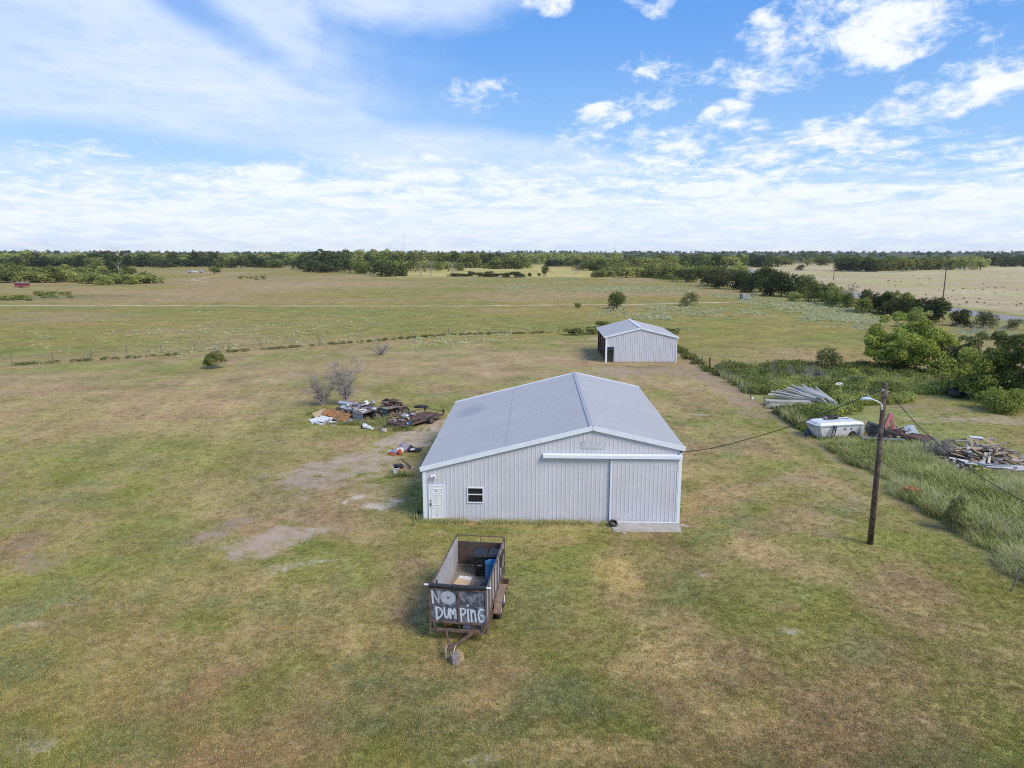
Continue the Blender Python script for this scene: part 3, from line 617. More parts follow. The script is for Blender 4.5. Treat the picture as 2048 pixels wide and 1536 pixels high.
# ------------------------------------------------------------------ ribbed sheet metal
def rib_profile(w, pitch, d, rw=.035):
    """points (u, depth) across one sheet: flat pans with raised ribs"""
    p = [(0.0, 0.0)]; k = int(round(w / pitch))
    for i in range(k):
        c = (i + .5) * w / k
        p += [(c - rw * 1.1, 0), (c - rw * .45, d), (c + rw * .45, d), (c + rw * 1.1, 0)]
    p.append((w, 0.0)); return p
def wall_sheet(u0, u1, bot, top, place, holes=(), pitch=.2286, d=.014):
    """place(u, out, z) -> world point; top is a function of u; holes = (ua, ub, za, zb)"""
    mb = MB(); pr = rib_profile(u1 - u0, pitch, d)
    cuts = sorted(set([0.0, u1 - u0] + [h[k] - u0 for h in holes for k in (0, 1) if u0 < h[k] < u1]))
    pts = []
    for (a, da), (b, db) in zip(pr[:-1], pr[1:]):
        seg = [a] + [c for c in cuts if a + 1e-4 < c < b - 1e-4] + [b]
        for p, q in zip(seg[:-1], seg[1:]):
            f = lambda t: da + (db - da) * (t - a) / max(b - a, 1e-6)
            pts.append((u0 + p, f(p), u0 + q, f(q)))
    for p, dp, q, dq in pts:
        mid = (p + q) / 2; spans = [(bot, None)]
        for h in holes:
            if h[0] - 1e-4 < mid < h[1] + 1e-4: spans = ([(bot, h[2])] if h[2] > bot + .01 else []) + [(h[3], None)]
        for za, zb in spans:
            mb.add([place(p, dp, za), place(q, dq, za), place(q, dq, zb if zb is not None else top(q)), place(p, dp, zb if zb is not None else top(p))], [(0, 1, 2, 3)])
    return mb
def sheets(parent, name, mat, a, b, bot, top, place, holes=(), w=.9144, pitch=.2286, d=.014):
    n = max(1, round((b - a) / w)); w = (b - a) / n
    for i in range(n):
        wall_sheet(a + i * w, a + (i + 1) * w, bot, top, place, [h for h in holes if h[0] < a + (i + 1) * w and h[1] > a + i * w], pitch, d).build(name, mat, parent)
def slope_sheets(parent, name, mat, y0, y1, pa, pb, w=.9144, pitch=.3048, d=.011):
    """roof sheets running from eave point pa to ridge point pb (x, z), laid side by side along y"""
    n = round((y1 - y0) / w); w = (y1 - y0) / n; dx, dz = pb[0] - pa[0], pb[1] - pa[1]; L = math.hypot(dx, dz); nx, nz = -dz / L, dx / L
    if nz < 0: nx, nz = -nx, -nz
    for i in range(n):
        mb = MB(); pr = rib_profile(w, pitch, d, .03)
        for (a, da), (b, db) in zip(pr[:-1], pr[1:]):
            ya, yb = y0 + i * w + a, y0 + i * w + b
            mb.add([(pa[0] + nx * da, ya, pa[1] + nz * da), (pb[0] + nx * da, ya, pb[1] + nz * da), (pb[0] + nx * db, yb, pb[1] + nz * db), (pa[0] + nx * db, yb, pa[1] + nz * db)], [(0, 1, 2, 3)])
        mb.build(name, mat, parent)

# ------------------------------------------------------------------ main metal building
def main_building():
    t = thing('metal_building', 'large pale grey metal workshop building with white trim and sliding door', 'building', (0, 0, 0))
    AX, AZ, LZ, RZ = 3.11, 5.40, 3.06, 4.36          # ridge x, ridge height, left and right eave heights
    top = lambda x: (LZ + (AZ - LZ) * (x - BX0) / (AX - BX0)) if x < AX else (AZ + (RZ - AZ) * (x - AX) / (BX1 - AX))
    W = M['wall']
    door = (-5.84, -4.92, 0, 2.06); win = (-3.70, -2.80, 1.06, 1.96); big = (4.25, 7.6, .05, 3.6)
    sheets(t, 'wall_panel', W, BX0, BX1, .02, lambda u: top(u) - .02, lambda u, o, z: (u, BY0 - o, z), [door, win])
    sheets(t, 'wall_panel', W, BX0, BX1, .02, lambda u: top(u) - .02, lambda u, o, z: (u, BY1 + o, z))
    sheets(t, 'wall_panel', W, BY0, BY1, .02, lambda u: LZ - .03, lambda u, o, z: (BX0 - o, u, z))
    sheets(t, 'wall_panel', W, BY0, BY1, .02, lambda u: RZ - .03, lambda u, o, z: (BX1 + o, u, z))
    f = MB(); f.bx(BX0 - .05, BX1 + .05, BY0 - .05, BY1 + .05, 0, .035); f.build('floor_slab', M['concrete'], t)
    # roof: two courses on the long left slope, one on the right
    xm = -1.62; zm = top(xm); o = .09
    slope_sheets(t, 'roof_panel', M['roof'], BY0 - o, BY1 + o, (BX0 - .14, top(BX0) - .035 + .02), (xm + .12, zm + .032 + .02))
    slope_sheets(t, 'roof_panel', M['roof'], BY0 - o, BY1 + o, (xm, zm + .025 + .02), (AX, AZ + .025 + .02))
    slope_sheets(t, 'roof_panel', M['roof'], BY0 - o, BY1 + o, (BX1 + .14, RZ - .035 + .02), (AX, AZ + .045))
    mb = MB()   # ridge cap: a low folded cap
    for sgn, sl in ((-1, (AZ - LZ) / (AX - BX0)), (1, (AZ - RZ) / (BX1 - AX))):
        a = (AX, AZ + .105); b = (AX + sgn * .19, AZ + .105 - sl * .19)
        mb.add([(a[0], BY0 - .13, a[1]), (a[0], BY1 + .1, a[1]), (b[0], BY1 + .1, b[1]), (b[0], BY0 - .13, b[1])], [(0, 1, 2, 3)])
        mb.add([(b[0], BY0 - .13, b[1]), (b[0], BY1 + .1, b[1]), (b[0], BY1 + .1, b[1] - .05), (b[0], BY0 - .13, b[1] - .05)], [(0, 1, 2, 3)])
    mb.build('ridge_cap', M['roof'], t)
    for y, s in ((BY0 - .125, -1), (BY1 + .125, 1)):
        for xa, xb in ((BX0 - .16, AX), (BX1 + .16, AX)):
            za = top(BX0) - .03 if xa < 0 else top(BX1) - .03
            mb = MB(); mb.bar((xa, y, za - .05), (xb, y, AZ - .02), .05, .25, up=(0, 0, 1)); mb.build('rake_trim', M['trim'], t)
    for x, z in ((BX0 - .15, LZ - .04), (BX1 + .15, RZ - .04)):
        mb = MB(); mb.bx(x - .03, x + .03, BY0 - .1, BY1 + .1, z - .16, z - .005); mb.build('eave_trim', M['trim'], t)
    for x, z, w in ((BX0, LZ, .2), (BX1, RZ, .17)):
        for y, s in ((BY0, -1), (BY1, 1)):
            mb = MB(); e = 1 if x < 0 else -1
            x0 = x - e * .045; mb.bx(min(x0, x0 + e * w), max(x0, x0 + e * w), min(y + s * .032, y + s * .05), max(y + s * .032, y + s * .05), .02, z - .12)
            mb.bx(min(x0, x0 + e * .018), max(x0, x0 + e * .018), min(y - s * .14, y + s * .031), max(y - s * .14, y + s * .031), .02, z - .12)
            mb.build('corner_trim', M['trim'], t)
    # personnel door
    mb = MB(); x0, x1, zt = -5.84, -4.92, 2.06
    mb.bx(x0 + .05, x1 - .05, BY0 - .035, BY0 + .01, .05, zt - .05)
    D = mb.build('door', M['white'], t)
    mb = MB()
    for a, b in ((x0, x0 + .05), (x1 - .05, x1)): mb.bx(a, b, BY0 - .05, BY0 + .03, .02, zt)
    mb.bx(x0 + .05, x1 - .05, BY0 - .05, BY0 + .03, zt - .05, zt); mb.bx(x0 + .05, x1 - .05, BY0 - .06, BY0 + .03, .02, .05)
    mb.build('door_frame', M['trim'], t)
    wdt = (x1 - x0 - .1)
    for (ua, ub) in ((.14, .46), (.54, .86)):
        for (za, zb) in ((.18, .78), (.92, 1.52), (1.62, 1.86)):
            mb = MB(); a, b = x0 + .05 + ua * wdt, x0 + .05 + ub * wdt; y = BY0 - .036
            for (p, q) in (((a, za), (b, za)), ((a, zb), (b, zb)), ((a, za), (a, zb)), ((b, za), (b, zb))):
                mb.bar((p[0], y - .004, p[1]), (q[0], y - .004, q[1]), .012, .03, up=(0, 1, 0) if p[1] == q[1] else (0, 1, 0))
            mb.build('door_panel', M['white'], D)
    mb = MB(); hx = x0 + .12; mb.lathe([(0, -.05), (.028, -.05), (.034, -.02), (.03, 0)], 10, (hx, BY0 - .04, 1.02), Matrix.Rotation(R(90), 3, 'X') @ Matrix.Scale(-1, 3, (0, 0, 1)))
    mb.bar((hx, BY0 - .06, .92), (hx, BY0 - .06, 1.02), .07, .03, (0, 1, 0)); mb.bar((hx - .01, BY0 - .08, .93), (hx + .04, BY0 - .08, .86), .03, .03); mb.build('handle', M['dark'], D)
    mb = MB(); mb.tube([(hx, BY0 - .03, 1.17), (hx, BY0 - .07, 1.17)], .035, 10); mb.build('deadbolt', M['dark'], D)
    for k, (u, w_, h_) in enumerate(((.40, .025, .06), (.47, .018, .05), (.53, .03, .045), (.585, .02, .05))): mb = MB(); mb.bx(x0 + .05 + u * wdt, x0 + .05 + u * wdt + w_, BY0 - .040, BY0 - .0355, 1.70, 1.70 + h_); mb.build('door_mark', M['dark'], D)
    mb = MB(); mb.bx(x0 + .6, x0 + .63, BY0 - .042, BY0 - .0355, 1.5, 1.53); mb.build('door_viewer', M['dark'], D)
    # window with blind
    xa, xb, za, zb = win; mb = MB(); y0, y1 = BY0 - .055, BY0 + .06
    mb.bx(xa, xa + .05, y0, y1, za, zb); mb.bx(xb - .05, xb, y0, y1, za, zb); mb.bx(xa + .05, xb - .05, y0, y1, zb - .05, zb); mb.bx(xa + .05, xb - .05, y0, y1, za, za + .06)
    wf = mb.build('window', M['trim'], t)
    mb = MB(); zm_ = (za + zb) / 2 + .04; mb.bx(xa + .05, xb - .05, y0 + .01, y1, zm_ - .025, zm_ + .025); mb.build('meeting_rail', M['trim'], wf)
    for (p, q) in ((za + .06, zm_ - .025), (zm_ + .025, zb - .05)):
        mb = MB(); mb.bx(xa + .05, xb - .05, BY0 - .012, BY0 - .006, p, q); mb.build('pane', M['glass'], wf)
    slat = simple('blind_slat', (.30, .29, .27), .6)
    me = None
    for k in range(17):
        z = za + .14 + k * .042
        if me is None:
            mb = MB(); mb.box((0, 0, 0), (xb - xa - .14, .03, .006), Matrix.Rotation(R(32), 3, 'X')); me = mb.mesh('blind_slat', slat)
        put('blind_slat', me, wf, ((xa + xb) / 2, BY0 + .10, z))
    mb = MB(); mb.bx(xa - .1, xb + .1, BY0 + .30, BY0 + .34, za - .1, zb + .1); mb.bx(xa + .05, xb - .05, BY0 + .04, BY0 + .09, za + .062, za + .15); mb.build('dark_interior_sheet', [M['dark']], wf)  # dark sheet standing in for the unlit room behind the slats
    # wall lamp over the door
    mb = MB(); c = (-5.52, BY0 - .03, 2.62); mb.lathe([(0, 0), (.07, 0), (.07, .03), (0, .03)], 12, (c[0], c[1], c[2]), Matrix.Rotation(R(90), 3, 'X')); mb.build('wall_lamp', M['white'], t)
    L = t.children[-1]
    for sgn in (-1, 1):
        mb = MB(); mb.tube([(c[0], c[1] - .05, c[2]), (c[0] + sgn * .08, c[1] - .10, c[2] - .01), (c[0] + sgn * .15, c[1] - .2, c[2] - .05)], [.028, .05, .085], 10); mb.build('lamp_head', M['white'], L)
    # sliding door, hung outside the wall
    x0, x1, zb_ = 4.10, 7.74, 3.72; yb = BY0 - .11
    mb = MB(); mb.bx(x0, x0 + .07, yb - .03, yb + .03, .07, zb_); mb.bx(x1 - .05, x1, yb - .03, yb + .03, .07, zb_); mb.bx(x0 + .07, x1 - .05, yb - .03, yb + .03, .07, .13)
    sd = mb.build('sliding_door', M['trim'], t)
    sheets(sd, 'door_sheet', M['wall'], x0 + .07, x1 - .05, .12, lambda u: zb_, lambda u, o, z: (u, yb - o, z))
    mb = MB(); xa = .45; mb.add([(x, y, z) for x in (xa, BX1 + .02) for y, z in ((BY0 - .05, 3.95), (BY0 - .26, 3.90), (BY0 - .27, 3.735), (BY0 - .24, 3.735), (BY0 - .05, 3.74))], [(0, 1, 2, 3, 4), (9, 8, 7, 6, 5)] + [(i, (i + 1) % 5 + 0, (i + 1) % 5 + 5, i + 5) for i in range(5)])
    mb.build('track_cover', M['trim'], t)
    mb = MB(); mb.bx(2.52, 3.72, BY0 - .033, BY0 - .028, 4.22, 4.62); mb.build('patch_sheet', simple('patch_grey', (.52, .525, .56), .6), t)
    mb = MB(); mb.tube([(7.84, BY0 - .05, 4.08), (7.84, BY0 - .22, 4.12)], .05, 8); mb.build('cable_bracket', M['dark'], t)
    kind(slab(), "structure")
def slab():
    mb = MB(); mb.add([(4.25, 35.42, .06), (7.80, 35.50, .06), (7.95, 36.62, .06), (4.05, 36.62, .06), (4.2, 35.36, -.05), (7.86, 35.44, -.05), (8.0, 36.6, -.05), (4.0, 36.6, -.05)],
                      [(0, 1, 2, 3), (0, 4, 5, 1), (1, 5, 6, 2), (2, 6, 7, 3), (3, 7, 4, 0)]); return mb.build('concrete_apron', M['concrete'])
main_building()

# ------------------------------------------------------------------ open sided shed
def shed():
    t = thing('metal_shed', 'small pale grey metal shed with its left side open, behind the big building', 'shed')
    X0, X1, Y0, Y1 = 9.52, 19.0, 94.3, 106.6; AX, AZ, EZ = 14.15, 4.72, 3.52; W = M['wall2']
    top = lambda x: EZ + (AZ - EZ) * ((x - X0) / (AX - X0) if x < AX else (X1 - x) / (X1 - AX))
    sheets(t, 'wall_panel', W, X0, X1, .03, lambda u: top(u) - .02, lambda u, o, z: (u, Y0 - o, z), [(X0 + .18, X0 + 1.05, .0, 2.12)], pitch=.305, d=.03)
    sheets(t, 'wall_panel', W, X0, X1, .03, lambda u: top(u) - .02, lambda u, o, z: (u, Y1 + o, z), pitch=.305, d=.03)
    sheets(t, 'wall_panel', W, Y0, Y1, .03, lambda u: EZ - .03, lambda u, o, z: (X1 + o, u, z), pitch=.305, d=.03)
    slope_sheets(t, 'roof_panel', M['roof'], Y0 - .1, Y1 + .1, (X0 - .22, EZ - .03), (AX, AZ + .03)); slope_sheets(t, 'roof_panel', M['roof'], Y0 - .1, Y1 + .1, (X1 + .22, EZ - .03), (AX, AZ + .03))
    mb = MB()
    for s in (-1, 1): mb.add([(AX, Y0 - .12, AZ + .09), (AX, Y1 + .12, AZ + .09), (AX + s * .2, Y1 + .12, AZ + .04), (AX + s * .2, Y0 - .12, AZ + .04)], [(0, 1, 2, 3)])
    mb.build('ridge_cap', M['trim'], t)
    for xa in (X0 - .24, X1 + .24):
        mb = MB(); mb.bar((xa, Y0 - .13, EZ - .10), (AX, Y0 - .13, AZ - .05), .05, .22); mb.build('rake_trim', M['trim'], t)
        mb = MB(); mb.bar((xa, Y0 - .1, EZ - .1), (xa, Y1 + .1, EZ - .1), .05, .14); mb.build('eave_trim', M['trim'], t)
    for x in (X0, X1):
        mb = MB(); mb.bx(x - .06, x + .16 if x == X0 else x + .06, Y0 - .06, Y0 + .1, 0, EZ - .1); mb.build('corner_trim', M['trim'], t)
    red = simple('red_iron', (.10, .045, .035), .8)
    for y in (Y0 + .35, Y0 + 3.2, Y0 + 6.2, Y0 + 9.2, Y1 - .2):
        mb = MB(); mb.bx(X0 - .02, X0 + .16, y - .09, y + .09, 0, EZ - .12); mb.build('column', red if y > Y0 + 1 else M['dark'], t)
        mb = MB(); mb.bar((X0 + .1, y, EZ - .2), (AX, y, AZ - .15), .1, .2); mb.bar((X1 - .1, y, EZ - .2), (AX, y, AZ - .15), .1, .2); mb.build('rafter', red, t)
        mb = MB(); mb.bx(X1 - .22, X1 - .06, y - .08, y + .08, 0, EZ - .15); mb.build('column', red, t)
    for z in (1.1, 2.2, 3.2):
        mb = MB(); mb.bx(X1 - .06, X1 - .01, Y0 + .1, Y1 - .1, z - .06, z + .06); mb.bx(X0 + 1.1, X1 - .1, Y0 + .02, Y0 + .07, z - .05, z + .05); mb.build('girt', red, t)
    mb = MB(); mb.bx(X0 + 1.04, X0 + 1.16, Y0 - .01, Y0 + .12, 0, 2.2); mb.build('jamb', M['dark'], t)
shed()

# ------------------------------------------------------------------ box trailer with spray painted front
def paint_image():
    """spray paint lettering drawn from strokes into a generated picture (no file): returns the image"""
    Wd, Hd = 512, 280
    X, Y = np.meshgrid((np.arange(Wd) + .5) / Wd * 1040 + 150, 840 - (np.arange(Hd) + .5) / Hd * 580)   # read off the photograph, bottom row first
    acc = np.zeros_like(X)
    def stroke(pts, w, op=1.0, soft=.9):
        nonlocal acc
        for (a, b), (c, d) in zip(pts[:-1], pts[1:]):
            dx, dy = c - a, d - b; L = dx * dx + dy * dy + 1e-6
            t = np.clip(((X - a) * dx + (Y - b) * dy) / L, 0, 1); r = np.hypot(X - a - t * dx, Y - b - t * dy)
            acc = np.maximum(acc, op * (1 - sstep(r, w * (1 - soft * .55), w * (1 + soft * .5))))
    def arc(cx, cy, rx, ry, a0, a1, n=14): return [(cx + rx * math.cos(R(a0 + (a1 - a0) * k / n)), cy + ry * math.sin(R(a0 + (a1 - a0) * k / n))) for k in range(n + 1)]
    # N O : strong left leg, faded diagonal and right leg, then a thick filled O
    stroke([(186, 300), (196, 400), (204, 522)], 17); stroke([(196, 310), (262, 430), (312, 512)], 15, .62); stroke([(312, 512), (316, 420), (312, 320)], 15, .5)
    for k in (1.0, .72, .48): stroke(arc(487, 415, 118 * k, 92 * k, 0, 360), 26, .62)
    stroke([(300, 300), (330, 380)], 40, .28)
    # D U M
    stroke([(262, 590), (266, 700), (276, 800)], 17); stroke([(262, 592), (330, 602), (372, 650), (372, 710), (330, 762), (276, 792)], 14)
    stroke([(410, 600), (416, 700), (430, 752), (454, 768), (478, 750), (494, 700), (502, 606)], 15); stroke([(522, 772), (520, 690), (532, 612), (556, 640), (572, 700), (590, 640), (606, 606), (626, 640), (632, 770)], 14)
    stroke([(522, 640), (540, 772)], 12, .7); stroke([(590, 600), (600, 770)], 10, .6)
    # P i n G
    stroke([(716, 590), (722, 700), (732, 812)], 16); stroke([(712, 596), (760, 588), (806, 610), (806, 656), (770, 690), (722, 706)], 14)
    stroke([(850, 600), (854, 700), (862, 806)], 16); stroke([(850, 528), (852, 534)], 17)
    stroke([(908, 606), (914, 700), (922, 806)], 15); stroke([(916, 660), (944, 608), (974, 622), (988, 700), (1000, 806)], 14)
    stroke([(1150, 598), (1100, 580), (1060, 610), (1046, 690), (1064, 770), (1110, 800), (1152, 770), (1156, 700), (1096, 692)], 15); stroke([(1060, 560), (1166, 600)], 12, .6)
    stroke([(1080, 640), (1140, 740)], 34, .35); stroke([(1064, 770), (1080, 826)], 11, .8)
    # old faded scribble on the upper right
    for pts in ([(722, 310), (724, 420)], [(730, 425), (800, 440)], [(850, 370), (860, 430)], [(850, 372), (905, 372), (940, 460)], [(980, 350), (985, 440)], [(1060, 340), (1075, 450)], [(760, 330), (830, 350)]): stroke(pts, 14, .17, 1.4)
    nz = fbm(X / 16, Y / 16, 4, 4); run = fbm(X / 7, Y / 90, 8, 3); fz = fbm(X / 60, Y / 50, 14, 3)
    base = np.stack([.028 + .08 * nz * run * 2, .033 + .084 * nz * run * 2, .046 + .10 * nz * run * 2], -1)
    hazy = sstep(fz, .42, .7)[..., None] * .11; base = base + hazy * np.array([.95, 1.0, 1.15])
    a = np.clip(acc * (.78 + .35 * (nz - .3)), 0, 1)[..., None]
    rgb = base * (1 - a) + np.array([.70, .76, .84]) * a
    im = bpy.data.images.new('spray_paint', Wd, Hd, float_buffer=True); im.colorspace_settings.name = 'Linear Rec.709'
    im.pixels.foreach_set(np.concatenate([rgb, np.ones(rgb.shape[:2] + (1,))], -1).astype(np.float32).ravel()); im.pack(); return im
def mat_spray():
    m, T, b = material('painted_front'); im = T.n.new('ShaderNodeTexImage'); im.image = paint_image(); im.extension = 'EXTEND'
    uv = T.n.new('ShaderNodeUVMap'); T.l.new(uv.outputs[0], im.inputs[0]); T.l.new(im.outputs[0], b.inputs['Base Color']); b.inputs['Roughness'].default_value = .7; return m

def wheel(mb_t, parent, loc, rad, wid, rim_mat, axis_rot=(0, R(90), 0), tyre=None):
    """tyre (part) with its rim (sub-part); the wheel's axis is the local x"""
    h = wid / 2
    mb = MB(); mb.lathe([(rad * .58, -h * .8), (rad * .72, -h), (rad * .93, -h * .95), (rad, -h * .6), (rad, h * .6), (rad * .93, h * .95), (rad * .72, h), (rad * .58, h * .8)], 22)
    ty = mb.build('wheel', M['rubber'], parent, loc, axis_rot, True)
    mb = MB(); mb.lathe([(rad * .58, -h * .8), (rad * .55, -h * .5), (rad * .45, -h * .35), (.0, -h * .3)], 18); mb.lathe([(rad * .60, h * .82), (rad * .55, h * .4), (rad * .3, h * .55), (rad * .17, h * .8), (0, h * .8)], 18)
    for k in range(5): a = 6.28 * k / 5; mb.box((rad * .38 * math.cos(a), rad * .38 * math.sin(a), h * .52), (rad * .09, rad * .09, .02))
    mb.build('rim', rim_mat, ty, smooth=True); return ty

TRX, TRY, TRR = -2.86, 24.36, R(-5.2)
def box_trailer():
    t = thing('box_trailer', 'rusty high sided trailer with NO DUMPING sprayed on its black front', 'trailer', (TRX, TRY, 0), TRR)
    W, L = 1.075, 5.05; zb, zm, zt, fl = .42, .82, 2.17, .74; R_ = M['rust']
    # chassis
    mb = MB()
    for x in (-W, W): mb.bar((x, 0, zb + .06), (x, L, zb + .06), .07, .12)
    for y in (0, L): mb.bar((-W + .04, y, zb + .06), (W - .04, y, zb + .06), .07, .12)
    for k in range(1, 7): y = L * k / 7; mb.bar((-W + .04, y, zb + .10), (W - .04, y, zb + .10), .06, .08)
    mb.build('chassis', R_, t)
    mb = MB(); mb.bar((-W - .04, -.02, zm), (W + .04, -.02, zm), .06, .07)
    for x in (-W + .15,): mb.bar((x, -.005, zb + .12), (x, -.005, zm - .035), .14, .04, (1, 0, 0))
    mb.bar((W - .15, -.005, zb + .12), (W - .15, -.005, zm - .035), .14, .04, (1, 0, 0))
    for x in (-.52, .04, .55, .62): mb.bar((x, -.01, zb + .12), (x, -.01, zm - .035), .035, .035)
    mb.build('front_frame', R_, t)
    # deck planks
    n = 14; pw = (2 * W - .1) / n
    pm = None
    for k in range(n):
        x = -W + .05 + (k + .5) * pw
        if pm is None: mb = MB(); mb.box((0, 0, 0), (pw - .012, L - .1, .04)); pm = mb.mesh('plank', M['deck'])
        put('plank', pm, t, (x, L / 2, fl + rng.uniform(-.004, .004)))
    # front board with the lettering (uv laid over both halves)
    y = -.012; mb = MB(); mb.box((0, .006, (zm + zt) / 2), (2 * W - .06, .02, zt - zm - .02))
    fb = mb.build('front_board', mat_spray(), t); me = fb.data; uv = me.uv_layers.new(name='UVMap')
    for lp in me.loops:
        co = me.vertices[lp.vertex_index].co; uv.data[lp.index].uv = ((co.x + W) / (2 * W), (co.z - zm) / (zt - zm))
    mb = MB(); mb.bar((0.02, -.03, zm + .03), (.02, -.03, zt), .05, .05); mb.build('centre_post', R_, t)
    for x in (-W, W):
        mb = MB(); mb.bar((x, -.02, zb), (x, -.02, zt + .02), .06, .06); mb.build('corner_post', R_, t)
        mb = MB(); mb.bar((x, L, zb), (x, L, zt + .03), .05, .05); mb.build('corner_post', R_, t)
    mb = MB(); mb.bar((-W, -.02, zt + .0), (W, -.02, zt + .0), .05, .05); mb.build('top_rail', R_, t)
    # sides: ply sheets, posts and top rail
    for s in (-1, 1):
        x = s * W
        mb = MB(); mb.bar((x, .02, zt), (x, L - .02, zt + .02), .05, .05); mb.build('top_rail', R_, t)
        mb = MB(); mb.bar((x, .02, zm), (x, L - .02, zm), .05, .06); mb.build('side_rail', R_, t)
        for k in range(2):
            ya, yb = (.03, 2.44) if k == 0 else (2.46, L - .03)
            mb = MB(); mb.bx(x - s * .05, x - s * .035, ya, yb, fl + .02, zt - .03) if s > 0 else mb.bx(x + .035, x + .05, ya, yb, fl + .02, zt - .03)
            mb.build('side_board', M['plypale'], t)
        for k in range(1, 7):
            y = L * k / 7 + rng.uniform(-.03, .03); mb = MB(); mb.bar((x, y, zm), (x, y, zt - .02), .04, .04); mb.build('side_post', R_, t)
        for k in range(1, 5):
            y = L * k / 5; mb = MB(); mb.bar((x, y, zb + .12), (x, y, zm - .03), .05, .04); mb.build('stub_post', R_, t)
    mb = MB(); mb.bar((-W + .1, L * .14, fl), (-W + .1, L * .14, zt - .02), .05, .03); mb.build('strap', M['black'], t)
    # tail: low gate of dark ply, open frame above
    mb = MB(); mb.box((0, L - .03, (fl + 1.92) / 2 + .03), (2 * W - .08, .02, 1.92 - fl - .06)); mb.build('tail_board', M['plydark'], t)
    mb = MB(); mb.bar((-W, L, zt + .02), (W, L, zt + .02), .035, .035); mb.bar((0.02, L, 1.9), (.02, L, zt), .035, .035); mb.build('tail_frame', R_, t)
    mb = MB(); mb.bar((-W + .1, L - .1, fl + .06), (-.1, L - .1, fl + .06), .1, .08); mb.build('kick_board', M['wood'], t)
    # rolled tarp on its white pipe
    mb = MB(); pts = [(-W - .02 + k * (2 * W + .04) / 16, -.01, zt + .13 - .035 * math.sin(math.pi * k / 16)) for k in range(17)]
    mb.tube(pts, [.085 + rng.uniform(-.012, .015) for _ in pts], 10)
    rt_ = mb.build('rolled_tarp', M['tarp'], t)
    mb = MB(); mb.tube([(-W - .20, -.01, zt + .13), (W + .2, -.01, zt + .13)], .036, 10); mb.build('tarp_pipe', M['white'], rt_)
    mb = MB(); mb.tube([(.62, .05, zt + .16), (.68, .14, zt + .24), (.60, .25, zt + .1)], [.03, .05, .02], 6); mb.build('loose_end', M['tarp'], rt_)
    # tongue
    cp = (-.06, -1.18, .45)
    for x in (-.5, .62): mb = MB(); mb.bar((x, .1, zb + .02), (cp[0] + (.05 if x > 0 else -.05), cp[1] + .05, cp[2]), .075, .10); mb.build('tongue_beam', R_, t)
    mb = MB(); mb.bar((cp[0], cp[1] + .22, cp[2]), (cp[0], cp[1] - .1, cp[2] + .01), .20, .09); mb.bar((cp[0], cp[1] - .02, cp[2]), (cp[0], cp[1] - .24, cp[2] + .03), .09, .09)
    mb.build('coupler', R_, t)
    ch = simple('chain_steel', (.42, .38, .33), .5, .5)
    for sx in (-.1, .12):
        mb = MB(); mb.tube([(cp[0] + sx, cp[1] + .15, cp[2] + .07), (cp[0] + sx * 1.5, cp[1], cp[2] + .1), (cp[0] + sx * 1.3, cp[1] - .2, cp[2] - .05), (cp[0] + sx, cp[1] - .25, cp[2] - .25)], .018, 5); mb.build('safety_chain', ch, t)
    # wheels and fenders
    for s in (-1, 1):
        for y in (2.05, 2.95):
            w = wheel(None, t, (s * (W + .20), y, .36), .36, .20, M['white'], (0, s * R(90), 0))
        mb = MB(); x0, x1 = (W + .05, W + .36) if s > 0 else (-W - .36, -W - .05)
        mb.bx(x0, x1, 1.75, 3.25, .80, .84); mb.add([(x0, 1.75, .8), (x1, 1.75, .8), (x1, 1.5, .5), (x0, 1.5, .5)], [(0, 1, 2, 3)]); mb.add([(x0, 3.25, .8), (x1, 3.25, .8), (x1, 3.5, .5), (x0, 3.5, .5)], [(0, 1, 2, 3)])
        mb.bx(x0, x1, 1.48, 1.5, .44, .5); f = mb.build('fender', simple('fender_rust', (.26, .185, .14), .85, var=.3, scale=6, dirt=(.16, .07, .04), dirt_amt=.8, dirt_scale=3) if s < 0 else M['fender'], t)
    mb = MB(); mb.bx(W + .04, W + .3, 4.2, 4.34, .38, .58); mb.build('side_lamp', M['rustdark'], t)
    for x in (-1, 1): mb = MB(); mb.bar((x * .7, 2.05, .36), (x * (W + .2), 2.05, .36), .06, .06); mb.bar((x * .7, 2.95, .36), (x * (W + .2), 2.95, .36), .06, .06); mb.build('axle', R_, t)
    return t
M['fender'] = simple('fender_rust', (.26, .185, .14), .85, var=.3, scale=6, dirt=(.16, .07, .04), dirt_amt=.8, dirt_scale=3)
box_trailer()
TRM = Matrix.Translation((TRX, TRY, 0)) @ Matrix.Rotation(TRR, 4, 'Z')
def on_trailer(x, y, z=.762): v = TRM @ Vector((x, y, z)); return tuple(v)

